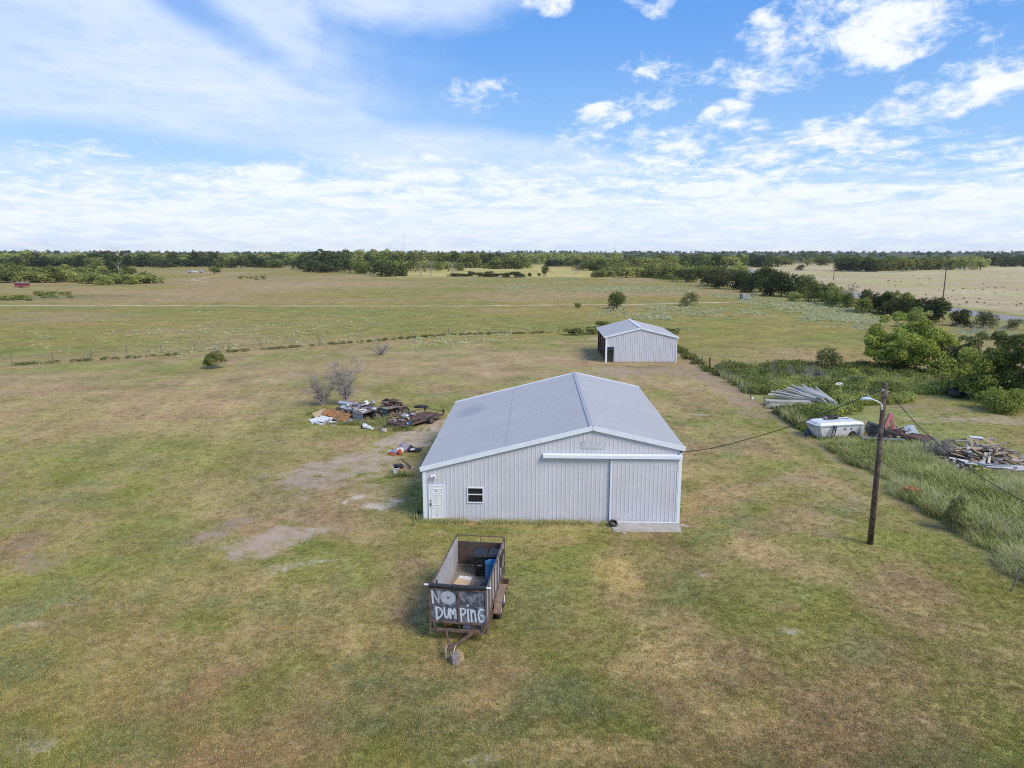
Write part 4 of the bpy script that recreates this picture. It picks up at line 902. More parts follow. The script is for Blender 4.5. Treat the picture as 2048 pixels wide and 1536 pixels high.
def wheelie_bin(x, y, rz, label):
    t = thing('wheelie_bin', label, 'bin', on_trailer(x, y), TRR + rz, 'wheelie bins in the trailer')
    mb = MB(); b, w = (.22, .25), (.29, .34)
    lv = [(b[0], b[1], .03), (w[0] - .01, w[1] - .01, .88), (w[0] + .03, w[1] + .03, .90), (w[0] + .03, w[1] + .03, .96)]
    vs = [(sx * a, sy * c, z) for a, c, z in lv for sx, sy in ((-1, -1), (1, -1), (1, 1), (-1, 1))]
    fs = [(0, 3, 2, 1)] + [(4 * i + k, 4 * i + (k + 1) % 4, 4 * i + 4 + (k + 1) % 4, 4 * i + 4 + k) for i in range(3) for k in range(4)]
    mb.add(vs, fs)
    for sx in (-.13, .13): mb.bar((sx, -.232, .1), (sx, -.335, .86), .03, .02)
    mb.build('bin_body', M['black'], t)
    mb = MB(); mb.add([(-.33, -.38, .955), (.33, -.38, .955), (.33, .38, .99), (-.33, .38, .99), (-.27, -.30, 1.03), (.27, -.30, 1.03), (.27, .33, 1.05), (-.27, .33, 1.05)], [(4, 5, 6, 7), (0, 1, 5, 4), (1, 2, 6, 5), (2, 3, 7, 6), (3, 0, 4, 7)])
    for sx in (-.15, .15): mb.bar((sx, -.3, 1.035), (sx, .3, 1.055), .04, .02)
    mb.build('lid', M['black'], t)
    mb = MB(); mb.tube([(-.28, .42, .94), (.28, .42, .94)], .02, 8)
    for sx in (-.2, .2): mb.bar((sx, .34, .93), (sx, .42, .94), .04, .03)
    mb.build('handle', M['black'], t)
    for sx in (-.26, .26): mb = MB(); mb.lathe([(0, -.03), (.1, -.03), (.1, .03), (0, .03)], 12, (sx, .25, .11), Matrix.Rotation(R(90), 3, 'Y')); mb.build('wheel', M['rubber'], t)
    mb = MB()
    for k in range(6): mb.bx(-.10 + k * .034, -.10 + k * .034 + .024, -.315, -.300, .50 + (k % 2) * .006, .525 + (k % 2) * .004)
    mb.build('badge', M['clothwhite'], t); return t
wheelie_bin(.13, 4.30, R(4), 'black wheelie bin on the left, next to the dark tail board of the trailer')
wheelie_bin(.80, 4.32, R(-2), 'black wheelie bin in the right rear corner, behind the blue barrel')
def barrel():
    t = thing('barrel', 'open bright blue plastic barrel standing in the trailer', 'barrel', on_trailer(.74, 3.62), 0)
    mb = MB(); r = .29; mb.lathe([(0, .01), (r * .93, .01), (r, .05), (r, .30), (r * 1.03, .32), (r, .35), (r, .60), (r * 1.03, .62), (r, .65), (r * .98, .84), (r * 1.05, .86), (r * 1.05, .89), (r * .97, .89), (r * .95, .05), (0, .05)], 24)
    mb.build('barrel_body', M['blue'], t, smooth=True)
barrel()
tag(MB_o := (lambda mb: (mb.lathe([(0, .0), (.22, .0), (.27, .26), (.29, .27), (.29, .30), (.25, .30), (.2, .03), (0, .03)], 18), mb.build('tub', M['black'], None, on_trailer(.62, 2.55), (R(12), R(-8), 0), True))[1])(MB()), 'round black rubber tub lying near the front of the trailer', 'tub')
def loose_board(name, label, cat, loc, rot, size, mat):
    mb = MB(); mb.box((0, 0, 0), size); return tag(mb.build(name, mat, None, loc, rot), label, cat)
loose_board('cabinet_door', 'white board with torn edge lying flat on the trailer deck', 'board', on_trailer(-.50, 3.45, .775), (0, 0, TRR - R(8)), (.60, .95, .02), M['white'])
loose_board('cardboard_sheet', 'brown stained board lying on the white board in the trailer', 'board', on_trailer(-.48, 3.25, .82), (R(4), R(5), TRR - R(14)), (.62, .52, .035), M['card'])
loose_board('cardboard_scrap', 'orange brown scrap lying at the front left of the trailer deck', 'board', on_trailer(-.74, 2.55, .773), (0, 0, TRR + R(20)), (.45, .35, .016), M['card'])
def under_bits():
    mb = MB(); mb.lathe([(0, 0), (.2, 0), (.21, .16), (.16, .20), (0, .20)], 16); tag(mb.build('yellow_tub', M['yellow'], None, on_trailer(-.45, .35, .56), (0, 0, 0), True), 'yellow tub tucked under the trailer bed', 'tub')
    mb = MB(); mb.bx(-.2, .2, -.15, .15, 0, .18); tag(mb.build('storage_box', M['bluegrey'], None, on_trailer(.76, .25, .56), (0, 0, TRR)), 'dark blue box under the front right of the trailer', 'box')
    mb = MB(); mb.bx(-.16, .16, -.15, .15, 0, .2); mb.bx(-.12, .12, -.16, -.14, .06, .15); tag(mb.build('storage_box', M['clothgrey'], None, on_trailer(.33, .25, .54), (0, 0, TRR)), 'grey box under the trailer bed beside the blue one', 'box')
under_bits()
def block():
    t = thing('wood_block', 'squared timber block propping the trailer tongue', 'wood block', on_trailer(.14, -1.35, 0), R(25))
    mb = MB(); mb.bx(-.14, .14, -.19, .19, 0, .33); mb.build('block', M['woodgrey'], t); mb = MB(); mb.box((.2, .14, .14), (.24, .3, .28), Matrix.Rotation(R(22), 3, 'Z')); mb.build('block', M['woodtan'], t)
block()

def tyre(label, loc, rot, rad, group=None):
    mb = MB(); h = .1; mb.lathe([(rad * .6, -h * .8), (rad * .75, -h), (rad * .94, -h * .9), (rad, -h * .5), (rad, h * .5), (rad * .94, h * .9), (rad * .75, h), (rad * .6, h * .8), (rad * .62, 0), (rad * .6, -h * .8)], 22)
    return tag(mb.build('tyre', M['rubber'], None, loc, rot, True), label, 'tyre', group)
tyre('old tyre lying by the left corner of the big building', (-6.48, 36.95, .16), (R(14), R(6), 0), .34)
tyre('small old tyre on the left end of the concrete apron', (4.28, 36.12, .17), (R(22), R(8), 0), .24)
for k, (x, y, r, lb) in enumerate(((4.35, 35.3, .13, 'flat pale stone at the left edge of the concrete apron'), (4.75, 35.15, .09, 'small pale stone in front of the concrete apron'), (8.05, 36.35, .12, 'rubble lump at the right corner of the sliding door'), (8.22, 36.2, .09, 'small rubble lump furthest from the sliding door corner'))):
    mb = MB(); mb.rock((0, 0, r * .3), (r * 1.4, r, r * .6), 40 + k); tag(mb.build('stone', M['stone'], None, (x, y, 0)), lb, 'stone')

# ------------------------------------------------------------------ utility pole, lamp and cables
def utility_pole():
    t = thing('utility_pole', 'dark wooden utility pole standing alone on the lawn to the right of the big building', 'pole', (17.13, 34.2, 0))
    mb = MB(); mb.tube([(0, 0, -.1), (-.01, 0, 4), (-.04, 0, 8.38)], [.145, .13, .108], 14); mb.build('shaft', M['pole'], t, smooth=True)
    mb = MB(); mb.tube([(-.04, 0, 7.62), (-.04, 0, 7.68)], .118, 14); mb.build('band', M['dark'], t)
    ins = simple('insulator', (.55, .56, .56), .4)
    for p in ((-.15, -.06, 8.02), (-.17, .05, 7.95), (.09, -.05, 7.92)):
        mb = MB(); mb.tube([(p[0], p[1], p[2] - .05), (p[0], p[1], p[2] + .05)], [.035, .045], 8); mb.build('insulator', ins, t)
    mb = MB(); mb.tube([(-.14, -.10, 7.30), (-.15, -.14, 7.05)], .03, 6); mb.build('arm_bracket', M['trim'], t)
    mb = MB(); mb.tube([(-.15, -.12, 7.12), (-.22, -.14, 7.36), (-.45, -.15, 7.50), (-.72, -.16, 7.58)], .028, 8); a = mb.build('lamp_arm', M['trim'], t, smooth=True)
    mb = MB(); mb.tube([(-.66, -.16, 7.58), (-.78, -.16, 7.60), (-.98, -.16, 7.61), (-1.16, -.16, 7.59), (-1.24, -.16, 7.57)], [.035, .07, .095, .08, .03], 12); l = mb.build('lamp_head', simple('lamp_blue_white', (.44, .54, .57), .4), t, smooth=True)
    mb = MB(); mb.tube([(-.88, -.16, 7.69), (-.88, -.16, 7.78)], [.05, .045], 10); mb.build('photocell', simple('photocell', (.30, .42, .5), .4), l)
utility_pole()
def cable(label, pts, r):
    mb = MB(); P = []
    for i in range(len(pts) - 1):
        p0, p1, p2, p3 = (Vector(pts[max(i - 1, 0)]), Vector(pts[i]), Vector(pts[i + 1]), Vector(pts[min(i + 2, len(pts) - 1)]))
        for k in range(8):
            u = k / 8; P.append(.5 * ((2 * p1) + (p2 - p0) * u + (2 * p0 - 5 * p1 + 4 * p2 - p3) * u * u + (3 * p1 - p0 - 3 * p2 + p3) * u ** 3))
    P.append(Vector(pts[-1])); mb.tube(P, r, 6); tag(mb.build('cable', M['wire'], None, smooth=True), label, 'cable')
cable('sagging black cable from the utility pole to the right eave of the big building', [(16.93, 34.2, 8.0), (15.65, 34.58, 7.29), (13.27, 35.22, 5.97), (9.79, 36.14, 4.54), (7.86, 36.45, 4.13)], .021)
cable('black cable running from the utility pole toward the lower right', [(17.25, 34.15, 7.95), (17.55, 31.62, 6.78), (18.04, 28.86, 5.86), (18.56, 25.91, 5.34), (19.6, 20, 5.1), (21, 12, 5.5), (23.5, -4, 8.0)], .017)
def far_pole(px, py, top, cross, label):
    p = at(px, py); h = (py - top) / FPX * depth(p); t = thing('utility_pole', label, 'pole', tuple(p), R(20))
    mb = MB(); mb.tube([(0, 0, -.2), (0, 0, h)], [.19, .14], 8); mb.build('shaft', M['pole'], t)
    if cross: mb = MB(); mb.bar((-1.1, 0, h - .5), (1.1, 0, h - .5), .12, .14); mb.build('cross_arm', M['pole'], t)
    return Vector((p[0], p[1], h - .4))
q1 = far_pole(1886, 597, 532, True, 'utility pole with cross arm in the dun field, furthest right')
q2 = far_pole(1667, 560, 533, False, 'distant utility pole behind the dark hedge row')
mb = MB()
for off in (-.9, .9):
    a, b = q2 + Vector((off, 0, 0)), q1 + Vector((off, 0, 0)); mb.tube([a.lerp(b, k / 12) - Vector((0, 0, 2.2 * (1 - (2 * k / 12 - 1) ** 2))) for k in range(13)], .03, 4)
tag(mb.build('power_line', M['wire']), 'thin power line between the two distant poles over the dun field', 'cable')
def mast(px, top, D, label):
    p = Vector(tuple(at(px, 520))); u = Vector((p.x, p.y, 0)).normalized() * D; h = CAM_H + (506 - top) / FPX * D
    t = thing('radio_mast', label, 'mast', (u.x, u.y, 0)); mb = MB(); st = []
    for k in range(3): a = 2.1 * k; mb.tube([(1.1 * math.cos(a), 1.1 * math.sin(a), 0), (.5 * math.cos(a), .5 * math.sin(a), h)], .055, 4)
    for k in range(int(h / 3)): z = k * 3; mb.bar((1, 0, z), (-.5, .8, z + 3), .05, .05)
    mb.build('lattice', M['metalgrey'], t)
for px, top, lb in ((808, 467, 'tallest thin radio mast on the horizon above the grove'), (823, 487, 'short thin mast just right of the tallest one'), (1027, 492, 'thin mast on the horizon near the middle of the picture'), (1229, 491, 'thin mast on the horizon above the small shed'), (1384, 496, 'thin mast on the horizon furthest to the right')): mast(px, top, 1500, lb)

# ------------------------------------------------------------------ fences
def fence(label, line, step, h=1.25, wires=4, wood=(), lean=.05):
    t = thing('wire_fence', label, 'fence', (0, 0, 0)); P = []
    for (a, b) in zip(line[:-1], line[1:]):
        a, b = Vector((*a, 0)), Vector((*b, 0)); n = max(1, round((b - a).length / step)); P += [a.lerp(b, k / n) for k in range(n)]
    P.append(Vector((*line[-1], 0))); pm = None; tops = []
    mb = MB(); mb.tube([(0, 0, -.1), (0, 0, h)], .04, 6); pm = mb.mesh('post', M['post']); mb = MB(); mb.tube([(0, 0, -.1), (0, 0, h + .35)], [.12, .10], 8); pw = mb.mesh('wood_post', M['wooddark'])
    for i, p in enumerate(P):
        w = i in wood; put('wood_post' if w else 'post', pw if w else pm, t, p, (rng.uniform(-lean, lean), rng.uniform(-lean, lean), rng.uniform(0, 3)), (1, 1, rng.uniform(.92, 1.08)))
    for k in range(wires):
        z = h * (k + 1) / (wires + .3); mb = MB(); mb.tube([p + Vector((0, 0, z + rng.uniform(-.02, .02))) for p in P], .006, 3, False); mb.build('wire', M['fwire'], t)
    return t
fence('long wire fence with thin dark posts crossing behind the left lawn', [(-95, 64), (-69, 89), (-60, 100), (-42, 104.9), (-34.4, 109.9), (-26.9, 115.9), (-15.7, 125.5), (-5, 128.2), (9, 131)], 4.6)
fence('wire fence along the right side of the lawn, running toward the small shed', [(20.2, 128), (21.5, 107), (22.0, 88), (21.9, 62)], 4.2, wood=(10,))
fence('wire fence with grey posts behind the green thicket on the right', [(22.2, 88.6), (28, 89), (35, 89), (38, 88.6)], 2.2, 1.3)
def pipe_fence():
    t = thing('pipe_fence', 'low dark pipe rail in front of the big round tree on the right', 'fence', (0, 0, 0)); a, b = Vector((38.6, 87.2, 0)), Vector((44.5, 87.4, 0))
    for k in range(4): mb = MB(); p = a.lerp(b, k / 3); mb.tube([p, p + Vector((0, 0, 1.35))], .05, 6); mb.build('post', M['dark'], t)
    for z in (1.3, .7): mb = MB(); mb.tube([a + Vector((0, 0, z)), b + Vector((0, 0, z))], .045, 6); mb.build('rail', M['dark'], t)
pipe_fence()
mb = MB(); mb.tube([(0, 0, 0), (.5, .35, .95)], .035, 6); tag(mb.build('leaning_post', M['post'], None, (20.9, 29.2, 0)), 'thin grey post leaning in the tall grass at the right edge', 'post')

# ------------------------------------------------------------------ junk on the left
UB = {}
def unit(mat):
    if mat not in UB: mb = MB(); mb.box((0, 0, 0), (1, 1, 1)); UB[mat] = mb.mesh('board', M[mat])
    return UB[mat]
def board(name, cat, label, c, size, rot, mat, group=None):
    return tag(put(name, unit(mat), None, c, rot, size), label, cat, group)
def between(name, cat, label, a, b, w, th, mat, group=None, roll=0):
    a, b = Vector(a), Vector(b); d = b - a; q = d.to_track_quat('X', 'Z') @ Euler((roll, 0, 0)).to_quaternion(); o = put(name, unit(mat), None, (a + b) / 2, q.to_euler(), (d.length, w, th)); return tag(o, label, cat, group)
def desk(label, p, rz, L, D, h, mat, topmat):
    t = thing('desk', label, 'desk', (*p, 0), R(rz)); mb = MB(); mb.bx(-.03, L + .03, -.03, D + .03, h, h + .04); mb.build('desk_top', M[topmat], t)
    for x in (0, L - .03): mb = MB(); mb.bx(x, x + .03, 0, D, .0, h); mb.build('side_panel', M[mat], t)
    mb = MB(); mb.bx(.03, L - .03, D - .03, D, .25, h); mb.build('back_panel', M[mat], t)
    mb = MB(); mb.bx(L - .45, L - .42, .02, D - .03, .1, h); mb.bx(L - .42, L - .03, .02, .05, .1, .4); mb.build('drawer_case', M['dark'], t)
    return t
desk('grey metal desk with open front at the near edge of the junk heap', (-15.05, 59.05), 60, 1.75, 1.15, .80, 'steelgrey', 'woodgrey')
desk('dull green metal desk under rusty scrap, right part of the junk heap', (-13.25, 60.75), 50, 1.45, 1.0, .82, 'steelgreen', 'woodgrey')
between('fluorescent_fixture', 'light fixture', 'long pale grey metal light housing lying highest on the junk heap', (-17.9, 61.9, 1.22), (-16.0, 61.2, 1.12), .34, .13, 'metalgrey', roll=.5)
between('fluorescent_fixture', 'light fixture', 'long grey metal light housing lying above the orange boards', (-17.5, 61.1, .98), (-15.7, 60.4, .88), .42, .10, 'metalgrey', roll=.45)
between('dark_board', 'board', 'dark panel wedged under the lower grey light housing', (-17.1, 60.9, .80), (-15.4, 60.1, .72), .36, .07, 'dark', roll=.3)
board('orange_board', 'board', 'broad orange brown board leaning on the front of the junk heap', (-17.35, 59.95, .48), (2.05, .80, .05), (R(38), R(8), R(-20)), 'orange')
board('orange_board', 'board', 'lower orange brown board in front, lying below the broad one', (-17.0, 59.45, .22), (2.1, .45, .05), (R(28), R(5), R(-20)), 'orange')
board('orange_board', 'board', 'small reddish orange panel behind the tan sheet of the junk heap', (-18.55, 60.6, .55), (.9, .6, .05), (R(45), R(-12), R(10)), 'orange')
board('plywood_sheet', 'board', 'tan plywood sheet sticking out at the left of the junk heap', (-19.35, 60.9, .42), (1.25, .85, .03), (R(20), R(-14), R(32)), 'woodtan')
for c, s_, r, lb in (((-19.3, 59.35, .16), (.95, .7, .02), (16, -8, 40), 'white sheet lying furthest left in the junk heap'), ((-18.45, 59.25, .24), (1.25, .8, .02), (24, 6, -18), 'large white sheet tilted in front of the tan plywood'), ((-17.75, 58.95, .10), (.9, .35, .02), (8, 4, -10), 'narrow white sheet in front of the orange boards'), ((-18.35, 58.45, .05), (.75, .45, .02), (3, 2, 25), 'dirty white sheet lying flat on the grass before the junk heap'), ((-17.3, 58.0, .04), (.4, .25, .02), (0, 0, 30), 'small white scrap alone on the grass by the leaning stick'), ((-19.1, 58.5, .04), (.5, .2, .02), (0, 0, 0), 'thin white scrap at the left end of the junk heap')):
    board('white_sheet', 'sheet', lb, c, s_, tuple(R(k) for k in r), 'clothwhite')
between('leaning_stick', 'stick', 'brown timber leaning against the front of the junk heap', (-17.2, 58.1, .0), (-17.1, 60.3, .85), .13, .06, 'wood')
between('tan_batten', 'stick', 'tan batten leaning on the grey desk', (-15.75, 60.1, .95), (-14.95, 59.2, .86), .13, .05, 'woodtan')
mb = MB(); mb.lathe([(0, 0), (.17, 0), (.21, .40), (.18, .40), (.15, .03)], 16); tag(mb.build('bucket', M['clothgrey'], None, (-16.05, 58.75, 0), smooth=True), 'grey bucket standing in front of the orange boards', 'bucket')
mb = MB(); mb.lathe([(0, 0), (.2, 0), (.22, .1), (.22, .5), (.18, .55), (0, .55)], 16); tag(mb.build('water_drum', M['white'], None, (-15.35, 61.9, 1.05), (R(60), R(20), 0), smooth=True), 'white plastic drum lying on top of the junk heap', 'drum')
mb = MB(); mb.tube([(0, 0, 0), (.35, -.4, -.3)], .11, 10); tag(mb.build('grey_cylinder', M['metalgrey'], None, (-15.0, 62.4, 1.35), smooth=True), 'grey metal cylinder sloping at the top of the junk heap', 'cylinder')
mb = MB(); mb.tube([(.3 * math.cos(a * .393), .16 * math.sin(a * .393), 0) for a in range(16)], .045, 6, closed=True); tag(mb.build('white_ring', M['white'], None, (-15.2, 59.85, .93), (R(20), 0, R(10)), smooth=True), 'white oval ring lying on the grey desk', 'ring')
mb = MB(); mb.lathe([(0, 0), (.24, .02), (.28, .14), (.2, .26), (0, .28)], 16); tag(mb.build('kettle_lid', M['metalgrey'], None, (-14.3, 60.25, .86), smooth=True), 'round shiny metal pot on the right end of the grey desk', 'pot')
mb = MB()
for k in range(6): mb.box((0, 0, k * .06), (.75, .4, .045))
tag(mb.build('brick_stack', simple('pink_tile', (.40, .22, .18), .8), None, (-17.0, 62.7, .85), (0, 0, R(-10))), 'stack of pink tiles behind the upper grey light housing', 'tiles')
def white_bag():
    t = thing('white_sack', 'crumpled white sack lying alone on the grass in front of the grey desk', 'sack', (-14.15, 57.0, 0), R(-30))
    mb = MB(); mb.rock((-.3, 0, .2), (.32, .26, .24), 3); mb.rock((.15, .02, .13), (.3, .22, .16), 5); mb.rock((.5, -.03, .09), (.22, .18, .12), 6); mb.build('sack', M['clothwhite'], t, smooth=True); mb = MB(); mb.rock((-.42, -.22, .2), (.13, .08, .13), 8); mb.build('sack_mouth', M['clothdark'], t)
white_bag()
g = random.Random(77)
def heap(n, cx, cy, rx, ry, hz, spec, group, seed, yaw=None, core=None):
    g = random.Random(seed)
    if core:                                     # the packed rubbish inside the heap that nobody could count
        mb = MB(); N_, K_ = 22, 7; vs = []
        for i in range(K_ + 1):
            r = i / K_
            for k in range(N_): a = 6.283 * k / N_; q = g.uniform(.86, 1.1); vs.append((cx + rx * .92 * r * q * math.cos(a), cy + ry * .92 * r * q * math.sin(a), max(-.03, hz * .82 * (1 - r ** 2.2) * g.uniform(.7, 1.15)) if i < K_ else -.05))
        mb.add(vs, [(N_ * i + k, N_ * i + N_ + k, N_ * i + N_ + (k + 1) % N_, N_ * i + (k + 1) % N_) for i in range(K_) for k in range(N_)]); kind(mb.build('debris', M[core]), 'stuff')
    for k in range(n):
        a = g.uniform(0, 6.28); r = math.sqrt(g.uniform(0, 1)); x, y = cx + rx * r * math.cos(a), cy + ry * r * math.sin(a); z = hz * (1 - r ** 2.2) * (g.uniform(.85, 1.12) if core else g.uniform(.35, 1.0)) + .06
        name, cat, label, mat, L, w, th = g.choice(spec); yw = g.uniform(0, 3.14) if yaw is None else yaw + g.gauss(0, .45)
        board(name, cat, label, (x, y, z), (L * g.uniform(.6, 1.25), w * g.uniform(.8, 1.6), th), (g.gauss(0, .3), g.gauss(0, .22), yw), mat, group)
J = 'loose scraps in the junk heap'
heap(95, -16.1, 61.3, 2.7, 1.5, 1.15, [('wood_scrap', 'scrap', 'brown wooden scrap tangled in the junk heap by the bare bush', 'wood', 1.0, .10, .05), ('dark_scrap', 'scrap', 'dark scrap tangled in the junk heap by the bare bush', 'wooddark', 1.0, .16, .05), ('rusty_scrap', 'scrap', 'rusty metal scrap tangled in the junk heap by the bare bush', 'rust', 1.1, .07, .05), ('white_scrap', 'scrap', 'pale scrap tangled in the junk heap by the bare bush', 'clothwhite', .4, .18, .05), ('grey_scrap', 'scrap', 'grey scrap tangled in the junk heap by the bare bush', 'clothgrey', .5, .22, .08)], J, 7, core='debris')
heap(70, -13.3, 62.4, 1.7, 1.2, 1.3, [('rusty_bar', 'scrap', 'rusty bar in the tangle above the dull green desk', 'rust', 1.2, .06, .05), ('dark_bar', 'scrap', 'dark bar in the tangle above the dull green desk', 'wooddark', 1.1, .08, .05), ('rusty_plate', 'scrap', 'rusty plate in the tangle above the dull green desk', 'rustdark', .6, .4, .03), ('grey_piece', 'scrap', 'grey piece in the tangle above the dull green desk', 'clothgrey', .4, .22, .06)], J, 8, core='debris')
heap(16, -17.6, 58.8, 1.9, .5, .12, [('white_scrap', 'scrap', 'pale scrap on the grass before the orange boards', 'clothwhite', .4, .2, .02), ('brown_scrap', 'scrap', 'brown scrap on the grass before the orange boards', 'wood', .8, .08, .04)], J, 9)
heap(46, -17.0, 60.4, 2.1, .9, .80, [('wood_scrap', 'scrap', 'brown stick lying over the orange boards of the junk heap', 'wood', 1.0, .07, .05), ('dark_scrap', 'scrap', 'dark stick lying over the orange boards of the junk heap', 'wooddark', .9, .10, .05), ('tan_scrap', 'scrap', 'tan stick lying over the orange boards of the junk heap', 'woodtan', .7, .07, .05), ('grey_scrap', 'scrap', 'grey scrap lying over the orange boards of the junk heap', 'woodgrey', .6, .16, .05)], J, 19)
heap(26, -11.2, 58.4, 1.2, .9, .10, [('rusty_bar', 'scrap', 'rusty bar lying on the bed of the low rusty trailer', 'rust', 1.1, .06, .05), ('dark_bar', 'scrap', 'dark timber lying on the bed of the low rusty trailer', 'wooddark', .9, .1, .06), ('pale_scrap', 'scrap', 'pale scrap lying on the bed of the low rusty trailer', 'woodpale', .5, .12, .05)], 'scraps on the low rusty trailer', 20)
for o in [o for o in bpy.data.objects if o.get('group') == 'scraps on the low rusty trailer']: o.location.z += .42
heap(14, -11.9, 59.3, 1.0, .9, .35, [('rusty_bar', 'scrap', 'rusty bar between the green desk and the low rusty trailer', 'rust', 1.2, .07, .05), ('pale_scrap', 'scrap', 'pale scrap between the green desk and the low rusty trailer', 'clothwhite', .35, .2, .08), ('wood_scrap', 'scrap', 'wooden scrap between the green desk and the low rusty trailer', 'wood', 1.0, .1, .06)], J, 10)
def dead_bush(label, p, h, spread, seed, n=9):
    g = random.Random(seed); t = thing('dead_bush', label, 'bush', (*p, 0)); mb = MB(); tw = MB()
    for k in range(n):
        a = g.uniform(0, 6.28); le = h * g.uniform(.6, 1.05); s_ = spread * g.uniform(.25, 1); pts = [Vector((g.uniform(-.1, .1), g.uniform(-.1, .1), -.05))]
        for j in range(1, 5): u = j / 4; pts.append(Vector((math.cos(a) * s_ * u + g.uniform(-.1, .1), math.sin(a) * s_ * u + g.uniform(-.1, .1), le * u ** .9)))
        mb.tube(pts, [.07, .055, .04, .025, .012], 5)
        for j in range(1, 5):
            for q in range(7):
                b = pts[j]; d = Vector((g.gauss(0, 1), g.gauss(0, 1), g.uniform(.0, 1.1))).normalized(); e = b + d * g.uniform(.25, .6) * h * .32; tw.tube([b, e], [.018, .007], 3, False)
                for _ in range(3): d2 = (d + Vector((g.gauss(0, .7), g.gauss(0, .7), g.gauss(.2, .5)))).normalized(); m_ = b.lerp(e, g.uniform(.3, 1)); tw.tube([m_, m_ + d2 * .2 * h * g.uniform(.5, 1)], [.011, .005], 3, False)
    mb.build('stems', M['barkpale'], t); tw.build('twigs', M['twig'], t)
dead_bush('leafless grey bush with tall pale stems behind the junk heap', (-18.3, 66.0), 4.3, 2.0, 4, 10)
dead_bush('low leafless grey bush at the left end of the junk heap', (-20.7, 66.2), 2.7, 2.0, 9, 11)

def low_trailer():
    t = thing('utility_trailer', 'low rusty open trailer with pipe rails beside the junk heap', 'trailer', (-11.75, 57.05, 0), R(57)); W, L = 1.1, 4.9; r = M['rust']
    mb = MB(); mb.bx(0, L, -W, W, .38, .43); mb.build('bed', M['rustdark'], t)
    for s in (-1, 1):
        mb = MB(); mb.bar((0, s * W, .40), (L, s * W, .40), .07, .12); mb.build('side_beam', r, t); mb = MB(); mb.tube([(.3, s * W, .78), (L - .1, s * W, .80)], .03, 6); mb.build('rail', r, t)
        for k in range(5): x = .3 + (L - .4) * k / 4; mb = MB(); mb.tube([(x, s * W, .44), (x, s * W, .79)], .025, 6); mb.build('rail_post', r, t)
        wheel(None, t, (3.1, s * (W + .16), .34), .34, .18, M['rust'], (R(90) * s, 0, 0))
        mb = MB(); mb.add([(2.6, s * W, .62), (2.6, s * (W + .28), .62), (2.8, s * (W + .28), .78), (2.8, s * W, .78), (3.4, s * (W + .28), .78), (3.4, s * W, .78), (3.6, s * (W + .28), .62), (3.6, s * W, .62)], [(0, 1, 2, 3), (3, 2, 4, 5), (5, 4, 6, 7)]); mb.build('fender', r, t)
        mb = MB(); mb.bar((0, s * W, .40), (-1.2, 0, .42), .07, .1); mb.build('tongue_beam', r, t)
    for x in (0.02, L): mb = MB(); mb.bar((x, -W, .40), (x, W, .40), .07, .12); mb.build('end_beam', r, t)
    mb = MB(); mb.bar((L, -W, .78), (L, W, .78), .05, .05); mb.build('end_rail', r, t)
    for s in (-1, 1): mb = MB(); mb.bx(L - .02, L + .06, s * W - .07, s * W + .07, .55, .95); mb.build('tail_lamp', M['dark'], t)
    return t
low_trailer()
mb = MB(); mb.lathe([(0, 0), (.19, .0), (.2, .05), (.2, .4), (.17, .42), (0, .42)], 16); tag(mb.build('small_drum', simple('navy_plastic', (.02, .05, .12), .4), None, (-10.75, 56.75, .45), (0, R(75), R(40)), True), 'dark blue drum with pale rim lying on the low rusty trailer', 'drum')
mb = MB(); mb.lathe([(.19, 0), (.205, 0), (.205, .05), (.19, .05)], 16); mb.build('drum_rim', M['metalgrey'], bpy.data.objects['small_drum'])
for c, s_, lb in (((-11.4, 59.3, .60), 1.0, 'grey white cloth bundle lying on the front of the low rusty trailer'), ((-10.8, 60.0, .58), .7, 'small grey bundle further back on the low rusty trailer')):
    mb = MB(); mb.rock((0, 0, 0), (.45 * s_, .28 * s_, .2 * s_), int(s_ * 30)); tag(mb.build('cloth_bundle', M['clothgrey' if s_ < 1 else 'metalgrey'], None, c, smooth=True), lb, 'bundle')
tyre('worn tyre standing between the green desk and the low rusty trailer', (-11.9, 62.4, .36), (R(78), 0, R(25)), .38)
mb = MB(); mb.rock((0, 0, .1), (.75, .3, .18), 21); tag(mb.build('dark_sack', M['clothdark'], None, (-10.9, 65.4, 0), (0, 0, R(10)), True), 'dark sack on the grass behind the low rusty trailer', 'sack')
mb = MB(); mb.rock((0, 0, .12), (.28, .22, .2), 22); tag(mb.build('stone', M['stone'], None, (-12.55, 56.0, 0)), 'pale stone block in front of the low rusty trailer tongue', 'stone')
mb = MB(); mb.bar((-.5, 0, .15), (.5, .1, .3), .12, .1); tag(mb.build('wood_block', M['woodgrey'], None, (-12.9, 56.4, 0)), 'short grey timber under the tongue of the low rusty trailer', 'wood block')
